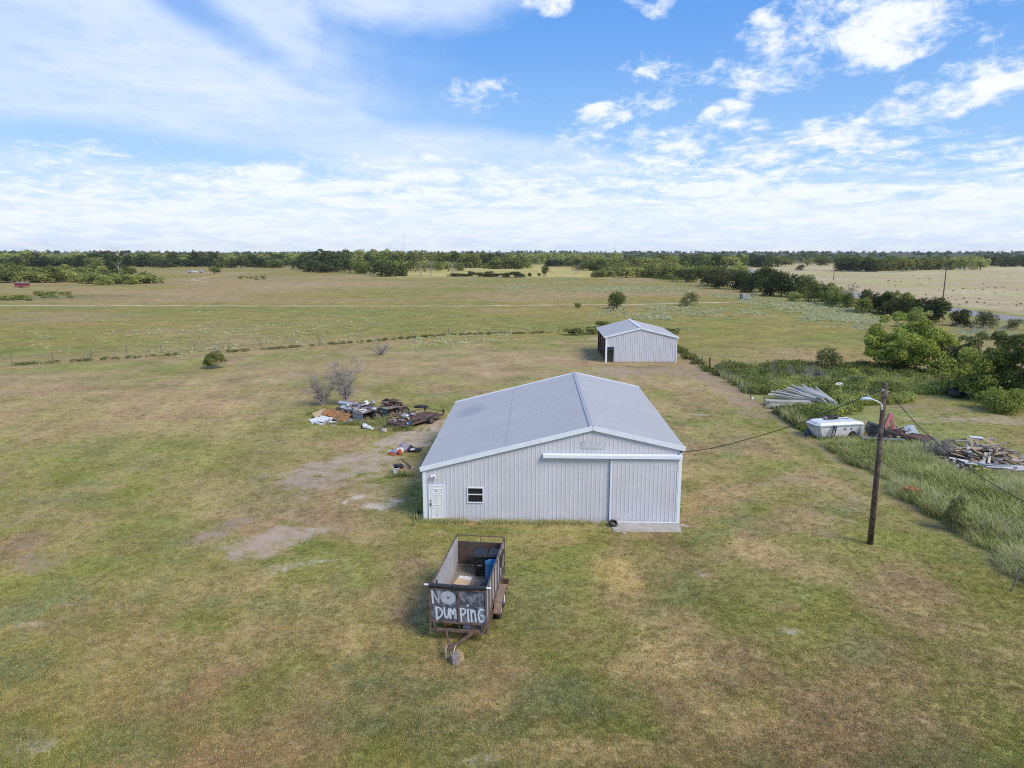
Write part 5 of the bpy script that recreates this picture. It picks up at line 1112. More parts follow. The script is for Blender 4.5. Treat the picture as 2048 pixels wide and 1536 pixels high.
# clothes and box by the left wall
for nm, mat, c, r_, lb in (('cloth_heap', 'clothdark', (-9.3, 50.4, .14), (.5, .4, .26), 'dark bag at the right end of the rag pile beside the building'), ('cloth_heap', 'clothgrey', (-9.75, 50.25, .28), (.42, .4, .42), 'pale grey bundle, tallest of the rag pile beside the building'), ('cloth_heap', 'clothwhite', (-9.95, 49.75, .18), (.38, .3, .28), 'white rag bundle in the middle of the rag pile'), ('cloth_heap', 'redcloth', (-9.92, 49.42, .14), (.2, .18, .28), 'red orange rag standing out of the rag pile'), ('cloth_heap', 'redcloth', (-10.5, 49.3, .05), (.35, .15, .08), 'flat orange rag at the front left of the rag pile'), ('cloth_heap', 'clothgrey', (-10.3, 49.6, .16), (.34, .25, .24), 'mauve grey rag beside the flat orange one'), ('cloth_heap', 'clothwhite', (-10.65, 49.85, .14), (.32, .09, .08), 'white roll at the left end of the rag pile'), ('cloth_heap', 'clothdark', (-8.8, 50.25, .12), (.4, .3, .16), 'black plastic bag nearest the building wall in the rag pile'), ('cloth_heap', 'clothwhite', (-9.1, 50.05, .22), (.22, .12, .08), 'white scrap lying on the dark bags of the rag pile')):
    mb = MB(); mb.rock((0, 0, 0), r_, hash(lb) % 1 + len(lb)); tag(mb.build(nm, M[mat], None, c, (0, 0, len(lb) * .7), True), lb, 'rags')
mb = MB(); w, d, h = .85, .45, .42
for a in ((-w / 2, -w / 2 + .02, -d / 2, d / 2), (w / 2 - .02, w / 2, -d / 2, d / 2), (-w / 2, w / 2, -d / 2, -d / 2 + .02), (-w / 2, w / 2, d / 2 - .02, d / 2)): mb.bx(*a, 0, h)
mb.bx(-w / 2, w / 2, -d / 2, d / 2, 0, .02); mb.add([(-w / 2, d / 2, h), (w / 2, d / 2, h), (w / 2, d / 2 + .2, h + .04), (-w / 2, d / 2 + .2, h + .04)], [(0, 1, 2, 3)])
tag(mb.build('cardboard_box', M['card'], None, (-8.6, 44.75, 0), (0, 0, R(-3))), 'open cardboard box on the grass left of the big building', 'box')
mb = MB(); mb.bx(-.16, .16, -.2, .2, 0, .5); mb.bx(-.18, .18, -.22, .22, .44, .5); tag(mb.build('white_crate', M['clothwhite'], None, (-9.25, 44.75, 0), (0, 0, R(-6))), 'upright white plastic crate beside the cardboard box', 'crate')
mb = MB(); mb.rock((0, 0, .55), (.42, .3, .12), 31); tag(mb.build('black_bag', M['clothdark'], None, (-9.2, 45.0, 0), (0, R(10), 0), True), 'black bag lying on the white crate', 'bag')
between('dark_board', 'board', 'dark board leaning behind the cardboard box', (-9.0, 45.2, .95), (-8.3, 44.9, .45), .16, .04, 'wooddark')

# ------------------------------------------------------------------ brush pile far on the lawn
dead_bush('low heap of cut brush on the lawn near the left fence', (-22.4, 100.6), 1.5, 2.6, 31, 12)

# ------------------------------------------------------------------ right side: pipes, beams, camper, machine, lumber
PG = 'grey pipes in the fanned stack'
pm = None
g = random.Random(5)
for k in range(46):
    t_ = g.uniform(0, 1); e = Vector((26.8 + 2.4 * t_, 69.2 - 2.2 * t_, .10 + .75 * math.sin(math.pi * min(max(t_, .12), .9)) * g.uniform(0, 1))); an = R(150 - 46 * t_ + g.uniform(-9, 9)); L = g.uniform(2.7, 3.9)
    if pm is None:
        mb = MB(); mb.tube([(0, 0, 0), (1, 0, 0)], .08, 10, False); mb.tube([(0, 0, 0), (1, 0, 0)], .066, 10, False); pm = mb.mesh('pipe', M['pipe'])
    tag(put('pipe', pm, None, e, (0, -R(2 + 11 * t_ ** .7 + g.uniform(-3, 4)), an), (L, 1, 1)), 'grey pipe in the fanned stack among the weeds', 'pipe', PG)
for k in range(7):
    y0 = 68.0 - k * .38; z = .26 + (.20 if k in (1, 2, 3) else 0)
    between('concrete_beam', 'beam', 'long pale beam lying left of the fanned pipe stack', (22.4 + g.uniform(-.3, .5), y0, z), (26.4 + g.uniform(-.3, .3), y0 - .55 + g.uniform(-.15, .1), z), .28, .22, 'woodpale', 'pale beams beside the pipe stack')
for a, b in (((25.0, 71.6, .2), (27.3, 69.6, .3)), ((25.3, 70.7, .15), (27.2, 69.2, .25))): between('pipe', 'pipe', 'white plastic pipe sticking out left of the pipe stack', a, b, .14, .14, 'metalgrey', 'white plastic pipes')
between('tan_stick', 'stick', 'tan timber leaning against the pipe ends', (27.9, 67.9, .75), (28.1, 65.4, .05), .14, .07, 'woodtan')
between('grey_stick', 'stick', 'short grey timber on the grass behind the white camper', (26.6, 63.5, .05), (27.8, 62.6, .1), .12, .07, 'woodgrey')

def camper():
    t = thing('camper', 'old white fibreglass camper body sunk in weeds behind the fence', 'camper', (24.05, 55.85, 0), R(13)); L, W = 1.95, .92
    # (left x, right x, half width, height) of each level; the left end rakes back toward the bottom
    lv = [(-.80, .97, .88, .14), (-.88, .99, .93, .50), (-.98, 1.0, .99, .92), (-1.0, 1.0, 1.0, 1.10), (-1.015, 1.015, 1.03, 1.11), (-1.015, 1.015, 1.03, 1.16), (-.97, .98, .95, 1.18), (-.90, .93, .84, 1.33), (-.86, .90, .78, 1.36)]
    n = 6; vs = []
    for xl, xr, wy, z in lv: vs += [(xl * L, -wy * W * .62, z), ((xl + .10) * L, -wy * W, z), (xr * L, -wy * W, z), (xr * L, wy * W, z), ((xl + .10) * L, wy * W, z), (xl * L, wy * W * .62, z)]
    fs = [(n * i + k, n * i + (k + 1) % n, n * i + n + (k + 1) % n, n * i + n + k) for i in range(len(lv) - 1) for k in range(n)] + [tuple(n * (len(lv) - 1) + k for k in range(n)), tuple(range(n - 1, -1, -1))]
    mb = MB(); mb.add(vs, fs); b = mb.build('shell', M['fibre'], t)
    mb = MB()
    for k in range(6): p, q = vs[4 * n + k], vs[4 * n + (k + 1) % 6]; mb.bar((p[0] * 1.004, p[1] * 1.006, 1.06), (q[0] * 1.004, q[1] * 1.006, 1.06), .02, .05)
    mb.build('seam_trim', M['metalgrey'], t)
    mb = MB(); mb.bx(-L * .4, L * .8, .12, .18, 1.362, 1.39); mb.build('roof_seam', M['rustdark'], t)
    mb = MB(); mb.add([(-L * 1.0, -W * .5, .98), (-L * 1.0, W * .5, .98), (-L * .90, W * .5, .66), (-L * .90, -W * .5, .66)], [(0, 1, 2, 3)]); mb.build('front_window', simple('camper_pane', (.28, .31, .36), .3), t)
    for x, z in ((-.35, .75), (.5, .8), (1.05, .78)): mb = MB(); mb.bx(x - .06, x + .06, -W * .99 - .012, -W * .97, z - .05, z + .06); mb.build('port', M['dark'], t)
    mb = MB(); mb.lathe([(.15, -.06), (.3, -.08), (.31, .08), (.12, .07), (0, .05)], 16, (1.2, -W * .95, .3), Matrix.Rotation(R(90), 3, 'X')); mb.build('wheel', M['rubber'], t)
    mb = MB(); mb.bar((L, 0, .3), (L + 1.3, 0, .35), .09, .09); mb.build('tongue', M['metalgrey'], t)
camper()
CM = Matrix.Translation((24.05, 55.85, 0)) @ Matrix.Rotation(R(13), 4, 'Z')
def ladder():
    a, b = CM @ Vector((-.95, -1.35, .05)), CM @ Vector((-.48, -1.02, 1.15)); t = thing('ladder', 'short black ladder leaning on the side of the white camper', 'ladder'); u = (CM.to_3x3() @ Vector((1, .25, -.3))).normalized() * .16
    for s in (-1, 1): mb = MB(); mb.bar(a + u * s, b + u * s, .05, .07); mb.build('stile', M['black'], t)
    for k in range(7): p = a.lerp(b, (k + .5) / 7); mb = MB(); mb.bar(p - u, p + u, .05, .06); mb.build('rung', M['black'], t)
ladder()
mb = MB(); mb.rock((0, 0, .14), (.4, .3, .2), 51); mb.rock((.45, .1, .10), (.3, .22, .16), 52); tag(mb.build('dark_bundle', M['clothdark'], None, tuple(CM @ Vector((-.1, .35, 1.36))), smooth=True), 'dark bundle lying on the roof of the white camper', 'bundle')
mb = MB(); mb.rock((0, 0, .0), (.22, .16, .12), 53); tag(mb.build('grey_bundle', M['clothgrey'], None, tuple(CM @ Vector((-.42, .3, 1.46))), smooth=True), 'grey bundle next to the dark one on the camper roof', 'bundle')
mb = MB(); mb.rock((0, 0, .0), (.30, .22, .34), 54); tag(mb.build('blue_bag', M['bluegrey'], None, (22.1, 55.9, .25), smooth=True), 'dark blue bag at the left end of the white camper', 'bag')
mb = MB(); mb.rock((0, 0, .9), (.38, .32, .26), 55); mb.bx(-.3, .3, -.25, .25, 0, .75); tag(mb.build('white_tank', M['fibre'], None, (26.35, 56.2, 0), smooth=False), 'white tank standing behind the right end of the camper', 'tank')
def machine():
    t = thing('backhoe', 'wrecked black machine with a bent faded red arm behind the utility pole', 'machine', (27.2, 54.6, 0), R(-12))
    mb = MB(); mb.add([(-1.0, -.45, .75), (.35, -.45, .65), (.35, .5, .65), (-1.0, .5, .75), (-.8, -.4, 1.45), (.3, -.4, 1.15), (.3, .45, 1.15), (-.8, .45, 1.45)], [(0, 1, 5, 4), (1, 2, 6, 5), (2, 3, 7, 6), (3, 0, 4, 7), (4, 5, 6, 7), (3, 2, 1, 0)]); mb.build('hood', M['black'], t)
    mb = MB(); mb.bx(-.75, .3, -.5, .45, .15, .66); mb.build('engine', M['dark'], t)
    mb = MB(); mb.bar((-1.4, -.75, .38), (1.6, -.9, .40), .12, .14); mb.build('frame_beam', M['metalgrey'], t)
    for x, z in ((-.1, .5), (-.05, .25)): mb = MB(); mb.rock((x, -.55, z), (.09, .06, .09), 3); mb.build('filter', M['white'], t)
    mb = MB(); mb.bar((-.5, -.5, .2), (-.1, -.52, .95), .05, .05); mb.build('strut', M['metalgrey'], t)
    mb = MB(); mb.bar((.15, -.1, .55), (.72, .15, 2.2), .20, .26); mb.build('boom', M['red'], t)
    mb = MB(); mb.bar((.72, .15, 2.22), (1.02, .2, .95), .18, .22); mb.build('dipper', M['red'], t)
    mb = MB(); mb.bar((.15, .05, 1.3), (.62, .2, 2.05), .08, .08); mb.build('ram', M['clothgrey'], t)
    mb = MB(); mb.bar((1.02, .2, 1.1), (1.15, .25, .7), .14, .2); mb.build('dipper_end', M['dark'], t)
    wheel(None, t, (.62, -.55, .50), .50, .3, M['rust'], (R(90), 0, R(6)))
    mb = MB(); mb.rock((-1.0, -.35, .4), (.16, .14, .18), 9); mb.build('bracket', M['orange'], t)
machine()
def flatbed():
    t = thing('flatbed_trailer', 'dark rusty flatbed trailer sloping down behind the large wheel on the right', 'trailer', (29.25, 54.5, 0), R(-42)); mb = MB(); mb.box((0, 0, .62), (3.3, 1.6, .08), Matrix.Rotation(R(5), 3, 'Y')); mb.build('bed', M['rustdark'], t)
    for s in (-1, 1): mb = MB(); mb.bar((-1.7, s * .82, .72), (1.75, s * .82, .42), .07, .13); mb.build('side_beam', M['rust'], t)
    mb = MB(); mb.bar((1.72, -.82, .42), (1.72, .82, .42), .08, .14); mb.build('end_beam', M['dark'], t)
    for s in (-1, 1): wheel(None, t, (.1, s * .95, .3), .3, .18, M['rust'], (R(90) * s, 0, 0))
flatbed()
heap(14, 29.1, 54.9, 1.0, .8, .4, [('rusty_scrap', 'scrap', 'rusty scrap lying on the dark flatbed trailer', 'rust', .8, .08, .06), ('pale_scrap', 'scrap', 'pale scrap lying on the dark flatbed trailer', 'pipe', .5, .1, .06)], 'scraps on the flatbed trailer', 12)
for o in [o for o in bpy.data.objects if o.get('group') == 'scraps on the flatbed trailer']: o.location.z += .6
mb = MB(); mb.add([(-.5, -.3, 0), (.5, -.35, .05), (.45, .4, .55), (-.35, .35, .45), (.0, -.32, .12), (.1, .38, .62)], [(0, 4, 5, 3), (4, 1, 2, 5)]); mb.add([(-.5, -.3, -.02), (.5, -.35, .03), (.45, .4, .53), (-.35, .35, .43), (.0, -.32, .10), (.1, .38, .60)], [(3, 5, 4, 0), (5, 2, 1, 4)])
tag(mb.build('metal_sheet', M['metalgrey'], None, (29.6, 54.6, .62)), 'bent grey metal sheet lying on the dark flatbed trailer', 'sheet')
between('white_beam', 'beam', 'pale beam on the grass between the camper and the black machine', (25.9, 54.3, .3), (27.0, 54.0, .35), .14, .12, 'clothwhite')
# lumber heap
LG = 'boards in the lumber heap'
LB = [('board', 'board', 'tan split board in the lumber heap on the right', 'woodtan', 1.7, .19, .05), ('board', 'board', 'pale grey board in the lumber heap on the right', 'woodpale', 1.9, .19, .05), ('board', 'board', 'tan split board in the lumber heap on the right', 'woodtan', 1.3, .15, .05), ('board', 'board', 'pale grey board in the lumber heap on the right', 'woodpale', 1.5, .15, .05), ('board', 'board', 'weathered grey board in the lumber heap on the right', 'woodgrey', 1.7, .14, .05), ('board', 'board', 'dark broken board in the lumber heap on the right', 'wooddark', 1.5, .14, .05), ('board', 'board', 'brown board in the lumber heap on the right', 'wood', 1.6, .15, .05), ('board', 'board', 'tan split board in the lumber heap on the right', 'woodtan', 1.3, .15, .05)]
heap(110, 31.3, 48.4, 2.9, 1.7, 1.25, LB, LG, 21, core='debris'); heap(55, 33.6, 46.6, 2.4, 1.3, .6, LB, LG, 22, R(165), core='debris'); heap(60, 31.0, 46.3, 2.3, .9, .3, LB, LG, 23)
for a, b, w, mt, lb in (((32.3, 50.0, 1.15), (33.2, 47.7, .35), .34, 'woodtan', 'longest tan plank sloping down the right side of the lumber heap'), ((31.15, 49.8, 1.25), (30.6, 47.9, .45), .22, 'woodtan', 'tan plank standing steeply in the middle of the lumber heap'), ((31.5, 49.6, 1.15), (31.0, 48.0, .5), .18, 'woodtan', 'shorter tan plank just right of the steep one'), ((30.3, 50.1, .95), (33.4, 50.5, 1.05), .22, 'woodgrey', 'long grey board along the back of the lumber heap'), ((29.4, 50.2, .85), (31.2, 50.3, 1.05), .16, 'wooddark', 'dark board along the back left of the lumber heap'), ((31.6, 50.6, 1.15), (32.4, 50.3, 1.12), .25, 'clothwhite', 'short white board on the back crest of the lumber heap'), ((28.5, 50.6, .0), (28.45, 50.6, 1.3), .16, 'woodgrey', 'pale post standing upright at the left of the lumber heap'), ((28.8, 50.5, .0), (28.9, 50.5, 1.05), .12, 'woodgrey', 'shorter grey post beside the upright one'), ((29.0, 49.9, .75), (27.9, 49.6, .2), .15, 'woodgrey', 'grey board at the left tip of the lumber heap'), ((28.0, 48.8, .1), (29.3, 49.2, .3), .15, 'clothwhite', 'pale board lying at the front left of the lumber heap'), ((29.6, 47.9, .15), (30.2, 48.9, .6), .3, 'woodgrey', 'broad grey board leaning at the front of the lumber heap'), ((30.1, 47.6, .35), (32.0, 48.3, .45), .1, 'woodtan', 'thin tan batten lying across the front of the lumber heap')):
    a, b = (Vector(p) + Vector((0, -.15, .32 if min(a[2], b[2]) > .12 else 0)) for p in (a, b)); between('plank', 'plank', lb, a, b, w, .05, mt, roll=.3)
for k in range(26):
    x = 31.0 + g.uniform(-1.3, 1.6); y = 46.9 - (x - 30) * .55 + g.uniform(-.45, .45); between('white_strip', 'strip', 'white vinyl strip lying across the front of the lumber heap', (x - g.uniform(.6, 1.2), y + .32, .42 + g.uniform(0, .3)), (x + g.uniform(.7, 1.3), y - .35, .40 + g.uniform(0, .3)), .14, .03, 'clothwhite' if k % 3 else 'metalgrey', 'white vinyl strips', roll=g.uniform(-.5, .5))
for k, (x, y) in enumerate(((29.3, 47.5), (29.7, 46.9), (30.1, 46.4), (30.4, 46.9), (29.0, 47.2), (31.7, 45.5))): mb = MB(); mb.rock((0, 0, .1), (.25, .2, .16), 60 + k); tag(mb.build('rubble', M['clothwhite'], None, (x, y, .03), (0, 0, k)), 'pale lump of rubble at the front edge of the lumber heap', 'rubble', 'pale rubble before the lumber heap')
dead_bush('tangle of grey brush lying on the left end of the lumber heap', (29.2, 49.2), 1.5, 1.5, 41, 18)
# small things in the thicket
mb = MB()
for a, b in (((-.3, 0, 0), (-.3, 0, 1.5)), ((.35, 0, 0), (.35, 0, 1.35)), ((-.3, 0, 1.5), (.35, 0, 1.35))): mb.bar(a, b, .07, .07)
tag(mb.build('standing_hoop', M['dark'], None, (42.0, 72.1, .6)), 'dark square frame standing up before the right hand trees', 'frame')
mb = MB(); mb.rock((0, 0, .45), (1.1, .6, .45), 71); mb.bx(.1, .8, -.5, -.3, .75, .82); tag(mb.build('mower_wreck', M['dark'], None, (43.2, 71.9, 0)), 'black machine half hidden under the right hand trees', 'machine')
mb = MB(); mb.tube([(.38 * math.cos(a * .393), .22 * math.sin(a * .393), .0) for a in range(16)], .06, 6, closed=True); mb.bar((-.3, 0, 0), (.3, .1, 0), .12, .05); tag(mb.build('plastic_chair', M['white'], None, (32.3, 74.2, .85), (R(50), 0, 0)), 'white plastic chair lying in the weeds behind the pipe stack', 'chair')
mb = MB(); mb.rock((0, 0, .9), (.5, .4, .28), 73); tag(mb.build('black_barrel', M['black'], None, (32.6, 80.5, 0)), 'black plastic drum half sunk in the thicket', 'drum')
mb = MB(); mb.bx(-.9, .9, -.2, .2, .85, .95); tag(mb.build('dark_table', M['dark'], None, (36.0, 78.5, 0)), 'dark flat board on the thicket in front of the olive shrub', 'board')
mb = MB(); mb.rock((0, 0, .1), (.14, .1, .16), 74); tag(mb.build('white_jug', M['white'], None, (22.0, 70.2, 0), smooth=True), 'small white jug at the edge of the mown lawn, near the beams', 'jug')
mb = MB(); mb.rock((0, 0, .2), (.5, .25, .22), 75); tag(mb.build('rusty_lump', M['orange'], None, (22.75, 41.2, .35), (0, 0, R(-40))), 'rusty orange lump in the tall grass beside the lawn', 'scrap')
# far pasture
def red_trailer():
    p = at(45, 575); t = thing('stock_trailer', 'small dark red stock trailer alone in the far left pasture', 'trailer', tuple(p), R(8)); mb = MB(); mb.bx(-2.6, 2.6, -1, 1, .5, 2.0); mb.build('body', M['redbarn'], t); mb = MB(); mb.bx(-2.65, 2.65, -1.05, 1.05, 2.0, 2.12); mb.build('roof', M['metalgrey'], t)
    for x in (-.5, .5): mb = MB(); mb.lathe([(0, -.1), (.35, -.1), (.35, .1), (0, .1)], 12, (x, -1.05, .35), Matrix.Rotation(R(90), 3, 'X')); mb.build('wheel', M['rubber'], t)
    for x in (-1.7, 0, 1.7): mb = MB(); mb.bx(x - .7, x + .7, -1.02, -1.0, 1.3, 1.7); mb.build('vent', M['dark'], t)
red_trailer()
p0 = at(390, 546)
for k, (dx, dy, l, h, c) in enumerate(((-3.6, 0, 3.2, 2.2, 'metalgrey'), (.6, -1.5, 4.0, 1.7, 'fibre'), (4.4, 1.5, 2.6, 2.4, 'metalgrey'))):
    t = thing('box_trailer', ('grey trailer, left of the three parked before the far forest', 'white trailer, in the middle of the three parked before the far forest', 'grey trailer, right of the three parked before the far forest')[k], 'trailer', (p0[0] + dx, p0[1] + dy, 0))
    mb = MB(); mb.bx(-l / 2, l / 2, -1, 1, .5, h); mb.build('body', M[c], t)
    for x in (-.6, .6): mb = MB(); mb.lathe([(0, -.1), (.35, -.1), (.35, .1), (0, .1)], 10, (x, -1.05, .35), Matrix.Rotation(R(90), 3, 'X')); mb.build('wheel', M['rubber'], t)
def barn(px, py, w, h, label, rz=20):
    p = at(px, py); t = thing('white_barn', label, 'building', tuple(p), R(rz)); mb = MB(); mb.bx(-w / 2, w / 2, -w * .6, w * .6, 0, h * .6); mb.build('wall', M['white'], t)
    mb = MB(); mb.add([(s * (w / 2 + .3), y, z) for s in (-1, 1) for y in (-w * .65, w * .65) for z in (h * .58,)] + [(0, -w * .65, h), (0, w * .65, h)], [(0, 1, 5, 4), (3, 2, 4, 5), (0, 4, 2), (1, 3, 5)]); mb.build('roof', M['white'], t)
    mb = MB(); mb.bx(-w * .15, w * .15, -w * .6 - .04, -w * .6 - .01, 0, h * .45); mb.build('door', M['clothgrey'], t)
barn(932, 534, 8, 5.5, 'small white barn before the woods in the far middle')
def stock_feeder():
    p = at(1490, 600); t = thing('feeder', 'small grey metal box in the pasture left of the hedge row', 'feeder', tuple(p)); mb = MB(); mb.bx(-.9, 1.4, -.6, .6, .3, 1.7); mb.build('box', M['metalgrey'], t); mb = MB(); mb.bx(-1.5, -1.4, -.6, .6, 0, 2.0); mb.build('upright', M['dark'], t)
stock_feeder()
def cow():
    t = thing('cow', 'white cow standing behind the right roof edge of the small shed', 'cow', (19.2, 117.0, 0), R(185))
    me = bpy.data.meshes.new('body'); V = [(-.75, 0, 1.05), (-.35, 0, 1.08), (.35, 0, 1.08), (.75, 0, 1.15), (1.05, 0, 1.4), (1.32, 0, 1.38), (1.6, 0, 1.2)]; Rr = [.26, .36, .35, .30, .17, .17, .10]
    Ed = [(i, i + 1) for i in range(6)]
    for b, x, s in ((0, -.7, -1), (0, -.7, 1), (3, .7, -1), (3, .7, 1)):
        i = len(V); V += [(x, s * .2, .75), (x + (.06 if b == 0 else 0), s * .22, .42), (x, s * .22, .03)]; Rr += [.15, .075, .065]; Ed += [(b, i), (i, i + 1), (i + 1, i + 2)]
    i = len(V); V += [(-1.0, 0, 1.05), (-1.08, 0, .5)]; Rr += [.05, .04]; Ed += [(0, i), (i, i + 1)]
    for s in (-1, 1): i = len(V); V.append((1.25, s * .26, 1.46)); Rr.append(.04); Ed.append((5, i))
    me.from_pydata(V, Ed, []); me.materials.append(simple('hide', (.62, .56, .47), .9, dirt=(.40, .30, .22), dirt_amt=.5)); o = put('body', me, t); sk = o.modifiers.new('skin', 'SKIN')
    for k, r in enumerate(Rr): me.skin_vertices[0].data[k].radius = (r, r)
    me.skin_vertices[0].data[1].use_root = True; o.modifiers.new('sub', 'SUBSURF').levels = 1
cow()

# ------------------------------------------------------------------ trees and bushes
PR = {}
def style(name, kind_, k, n, leaf, mat, variants, trunk=(.5, .03, 5, 'bark', .25), inner=.66, spread=.55):
    PR[name] = [(crown_mesh('crown', 100 + 13 * i + len(name) * 7, kind_, k, n, leaf, M[mat], inner, spread), trunk_mesh(7 * i + len(name), *trunk)) for i in range(variants)]
style('far_dark', 'low', 15, 900, .085, 'leafdark', 5)
style('far_mid', 'low', 15, 900, .085, 'leafmid', 4)
style('far_light', 'low', 14, 800, .085, 'leaflight', 4)
style('brush_light', 'low', 12, 900, .09, 'leaflight', 4, (.3, .02, 4, 'bark', .2))
style('brush_mid', 'low', 12, 900, .09, 'leafmid', 3, (.3, .02, 4, 'bark', .2))
style('snag', 'sparse', 16, 700, .055, 'leafdark', 1, (.85, .03, 9, 'barkpale', .34))
style('bare', 'sparse', 14, 260, .05, 'leafolive', 2, (.75, .03, 9, 'twig', .34))
style('hedge_dark', 'low', 16, 3200, .052, 'leafdark', 4, (.4, .03, 5, 'bark', .25))
style('hedge_mid', 'low', 16, 3000, .052, 'leafmid', 4, (.4, .03, 5, 'bark', .25))
style('hedge_light', 'low', 15, 2800, .050, 'leaflight', 2, (.4, .025, 5, 'bark', .25))
style('olive', 'low', 14, 2200, .05, 'leafolive', 2, (.4, .02, 7, 'twig', .32))
tree_i = 0
def tree(name, px, base, top, wpx, sty, label, group=None, cat='tree', sink=.04):
    global tree_i; tree_i += 1
    p = at(px, base); D = depth(p); h = (base - top) / FPX * D * 1.02 / .96; w = wpx / FPX * D * 1.12
    cr, tr = PR[sty][tree_i % len(PR[sty])]
    t = thing(name, label, cat, (p[0], p[1], hill(np.array([p[0]]), np.array([p[1]]))[0] - sink * h), rng.uniform(0, 6.28), group); t.scale = (w, w, h)
    put('trunk', tr, t); put('crown', cr, t); return t
def row(n, x0, x1, base, top, wpx, stys, name, label, group, jb=1.5, jt=3, cat='tree'):
    for k in range(n):
        u = (k + .5) / n; px = x0 + (x1 - x0) * u + rng.uniform(-.35, .35) * (x1 - x0) / n
        b = np.interp(u, np.linspace(0, 1, len(base)), base) + rng.uniform(-jb, jb); tp = np.interp(u, np.linspace(0, 1, len(top)), top) + rng.uniform(-jt, jt)
        tree(name, px, b, tp, wpx * rng.uniform(.75, 1.25), rng.choice(stys), label, group, cat)
# forest edge on the far left
row(26, -60, 620, (531, 531, 530), (503, 502, 505, 504), 50, ['far_dark', 'far_mid', 'far_mid', 'far_light'], 'oak_tree', 'tree in the back of the forest edge on the far left', 'forest edge at far left, back row', jt=6)
row(30, -70, 610, (536, 535, 534), (514, 510, 512, 512), 42, ['far_dark', 'far_dark', 'far_mid'], 'oak_tree', 'tree in the front of the forest edge on the far left', 'forest edge at far left, front row', jt=4)
for px, top, w in ((75, 501, 44), (222, 498, 30), (285, 504, 36), (345, 501, 40), (395, 498, 34), (425, 498, 30), (510, 503, 36)): tree('oak_tree', px, 534, top, w, 'far_dark', 'taller dark tree standing above the forest edge on the far left', 'taller trees of the left forest edge')
# light green brush before it
row(16, -20, 240, (560, 556, 553), (527, 529, 533), 46, ['brush_light', 'brush_mid'], 'willow_bush', 'green brush in the back of the thicket at far left', 'thicket at far left, back', cat='bush', jb=3)
row(9, -30, 120, (564, 566), (536, 543), 46, ['brush_mid', 'brush_light'], 'willow_bush', 'green brush in the front of the thicket at the left edge', 'thicket at the left edge', cat='bush', jb=2)
row(14, 120, 310, (563, 569, 567), (541, 545, 549), 40, ['brush_light'], 'willow_bush', 'light green bush in the front row of the far left thicket', 'thicket at far left, front', cat='bush')
for px, b, tp, w in ((262, 553, 533, 26), (290, 556, 537, 30), (20, 548, 519, 34), (105, 552, 536, 22), (190, 549, 530, 20), (215, 556, 536, 34)): tree('oak_tree', px, b, tp, w, 'far_mid', 'green tree standing in the far left thicket', 'green trees in the left thicket')
tree('snag_tree', 239, 555, 497, 36, 'snag', 'tall half dead tree with pale bare trunk above the left thicket')
tree('oak_tree', 246, 553, 528, 40, 'far_dark', 'dark tree at the foot of the half dead snag')
tree('young_tree', 429, 548, 530, 22, 'far_mid', 'small round green tree beside the three parked trailers')
# the grove in the middle
for px, b, tp, w in ((608, 540, 503, 48), (642, 542, 492, 72), (672, 543, 499, 52), (625, 544, 517, 46), (700, 546, 513, 44), (655, 545, 520, 50)): tree('live_oak', px, b, tp, w, 'far_dark', 'tall dark live oak at the left end of the middle grove', 'dark oaks of the middle grove, left end')
for px, b, tp, w in ((722, 547, 517, 42), (742, 549, 520, 40), (790, 551, 514, 48), (806, 552, 520, 32), (720, 547, 523, 36)): tree('live_oak', px, b, tp, w, 'far_mid', 'lower green tree in the right part of the middle grove', 'lower trees of the middle grove')
for px, b, tp, w in ((764, 552, 513, 56), (775, 553, 520, 44)): tree('live_oak', px, b, tp, w, 'far_dark', 'dark round oak at the right end of the middle grove', 'dark oaks of the middle grove, right end')
row(34, 690, 1050, (533, 534, 536), (498, 497, 501, 508), 40, ['far_light', 'far_mid', 'far_mid', 'far_dark'], 'woodland_tree', 'tree in the mixed green wood behind the middle grove', 'mixed wood behind the grove', jb=2.5)
row(16, 700, 920, (540, 541), (517, 520), 30, ['far_mid', 'far_light'], 'woodland_tree', 'lower tree in front of the mixed wood behind the grove', 'front of the mixed wood', jb=2.5)
for px, b, tp, w, s_ in ((842, 551, 521, 30, 'bare'), (862, 552, 519, 34, 'bare'), (905, 549, 521, 30, 'bare')): tree('sparse_tree', px, b, tp, w, s_, 'thin sparse tree at the right of the middle grove', 'sparse trees by the grove')
for px, b, tp, w in ((908, 553, 545, 30), (925, 553, 546, 30), (943, 553, 541, 18), (960, 554, 543, 30), (976, 554, 540, 26), (992, 554, 546, 30), (1010, 555, 544, 24), (1033, 555, 541, 34), (1060, 553, 544, 10), (1078, 553, 545, 8)): tree('dark_bush', px, b, tp, w, 'hedge_dark', 'low dark bush along the far edge of the pasture', 'low dark bushes along the pasture edge', 'bush')
tree('oak_tree', 1013, 536, 503, 48, 'far_dark', 'dark tall tree at the right end of the mixed wood'); tree('woodland_tree', 988, 538, 515, 44, 'far_mid', 'round green tree before the white barn meadow')
tree('woodland_tree', 1055, 537, 520, 20, 'far_light', 'small light tree alone in the golden meadow'); tree('dark_tree', 1090, 552, 527, 19, 'far_dark', 'narrow dark tree at the golden meadow'); tree('sparse_tree', 1152, 549, 528, 26, 'bare', 'sparse grey tree right of the narrow dark one')
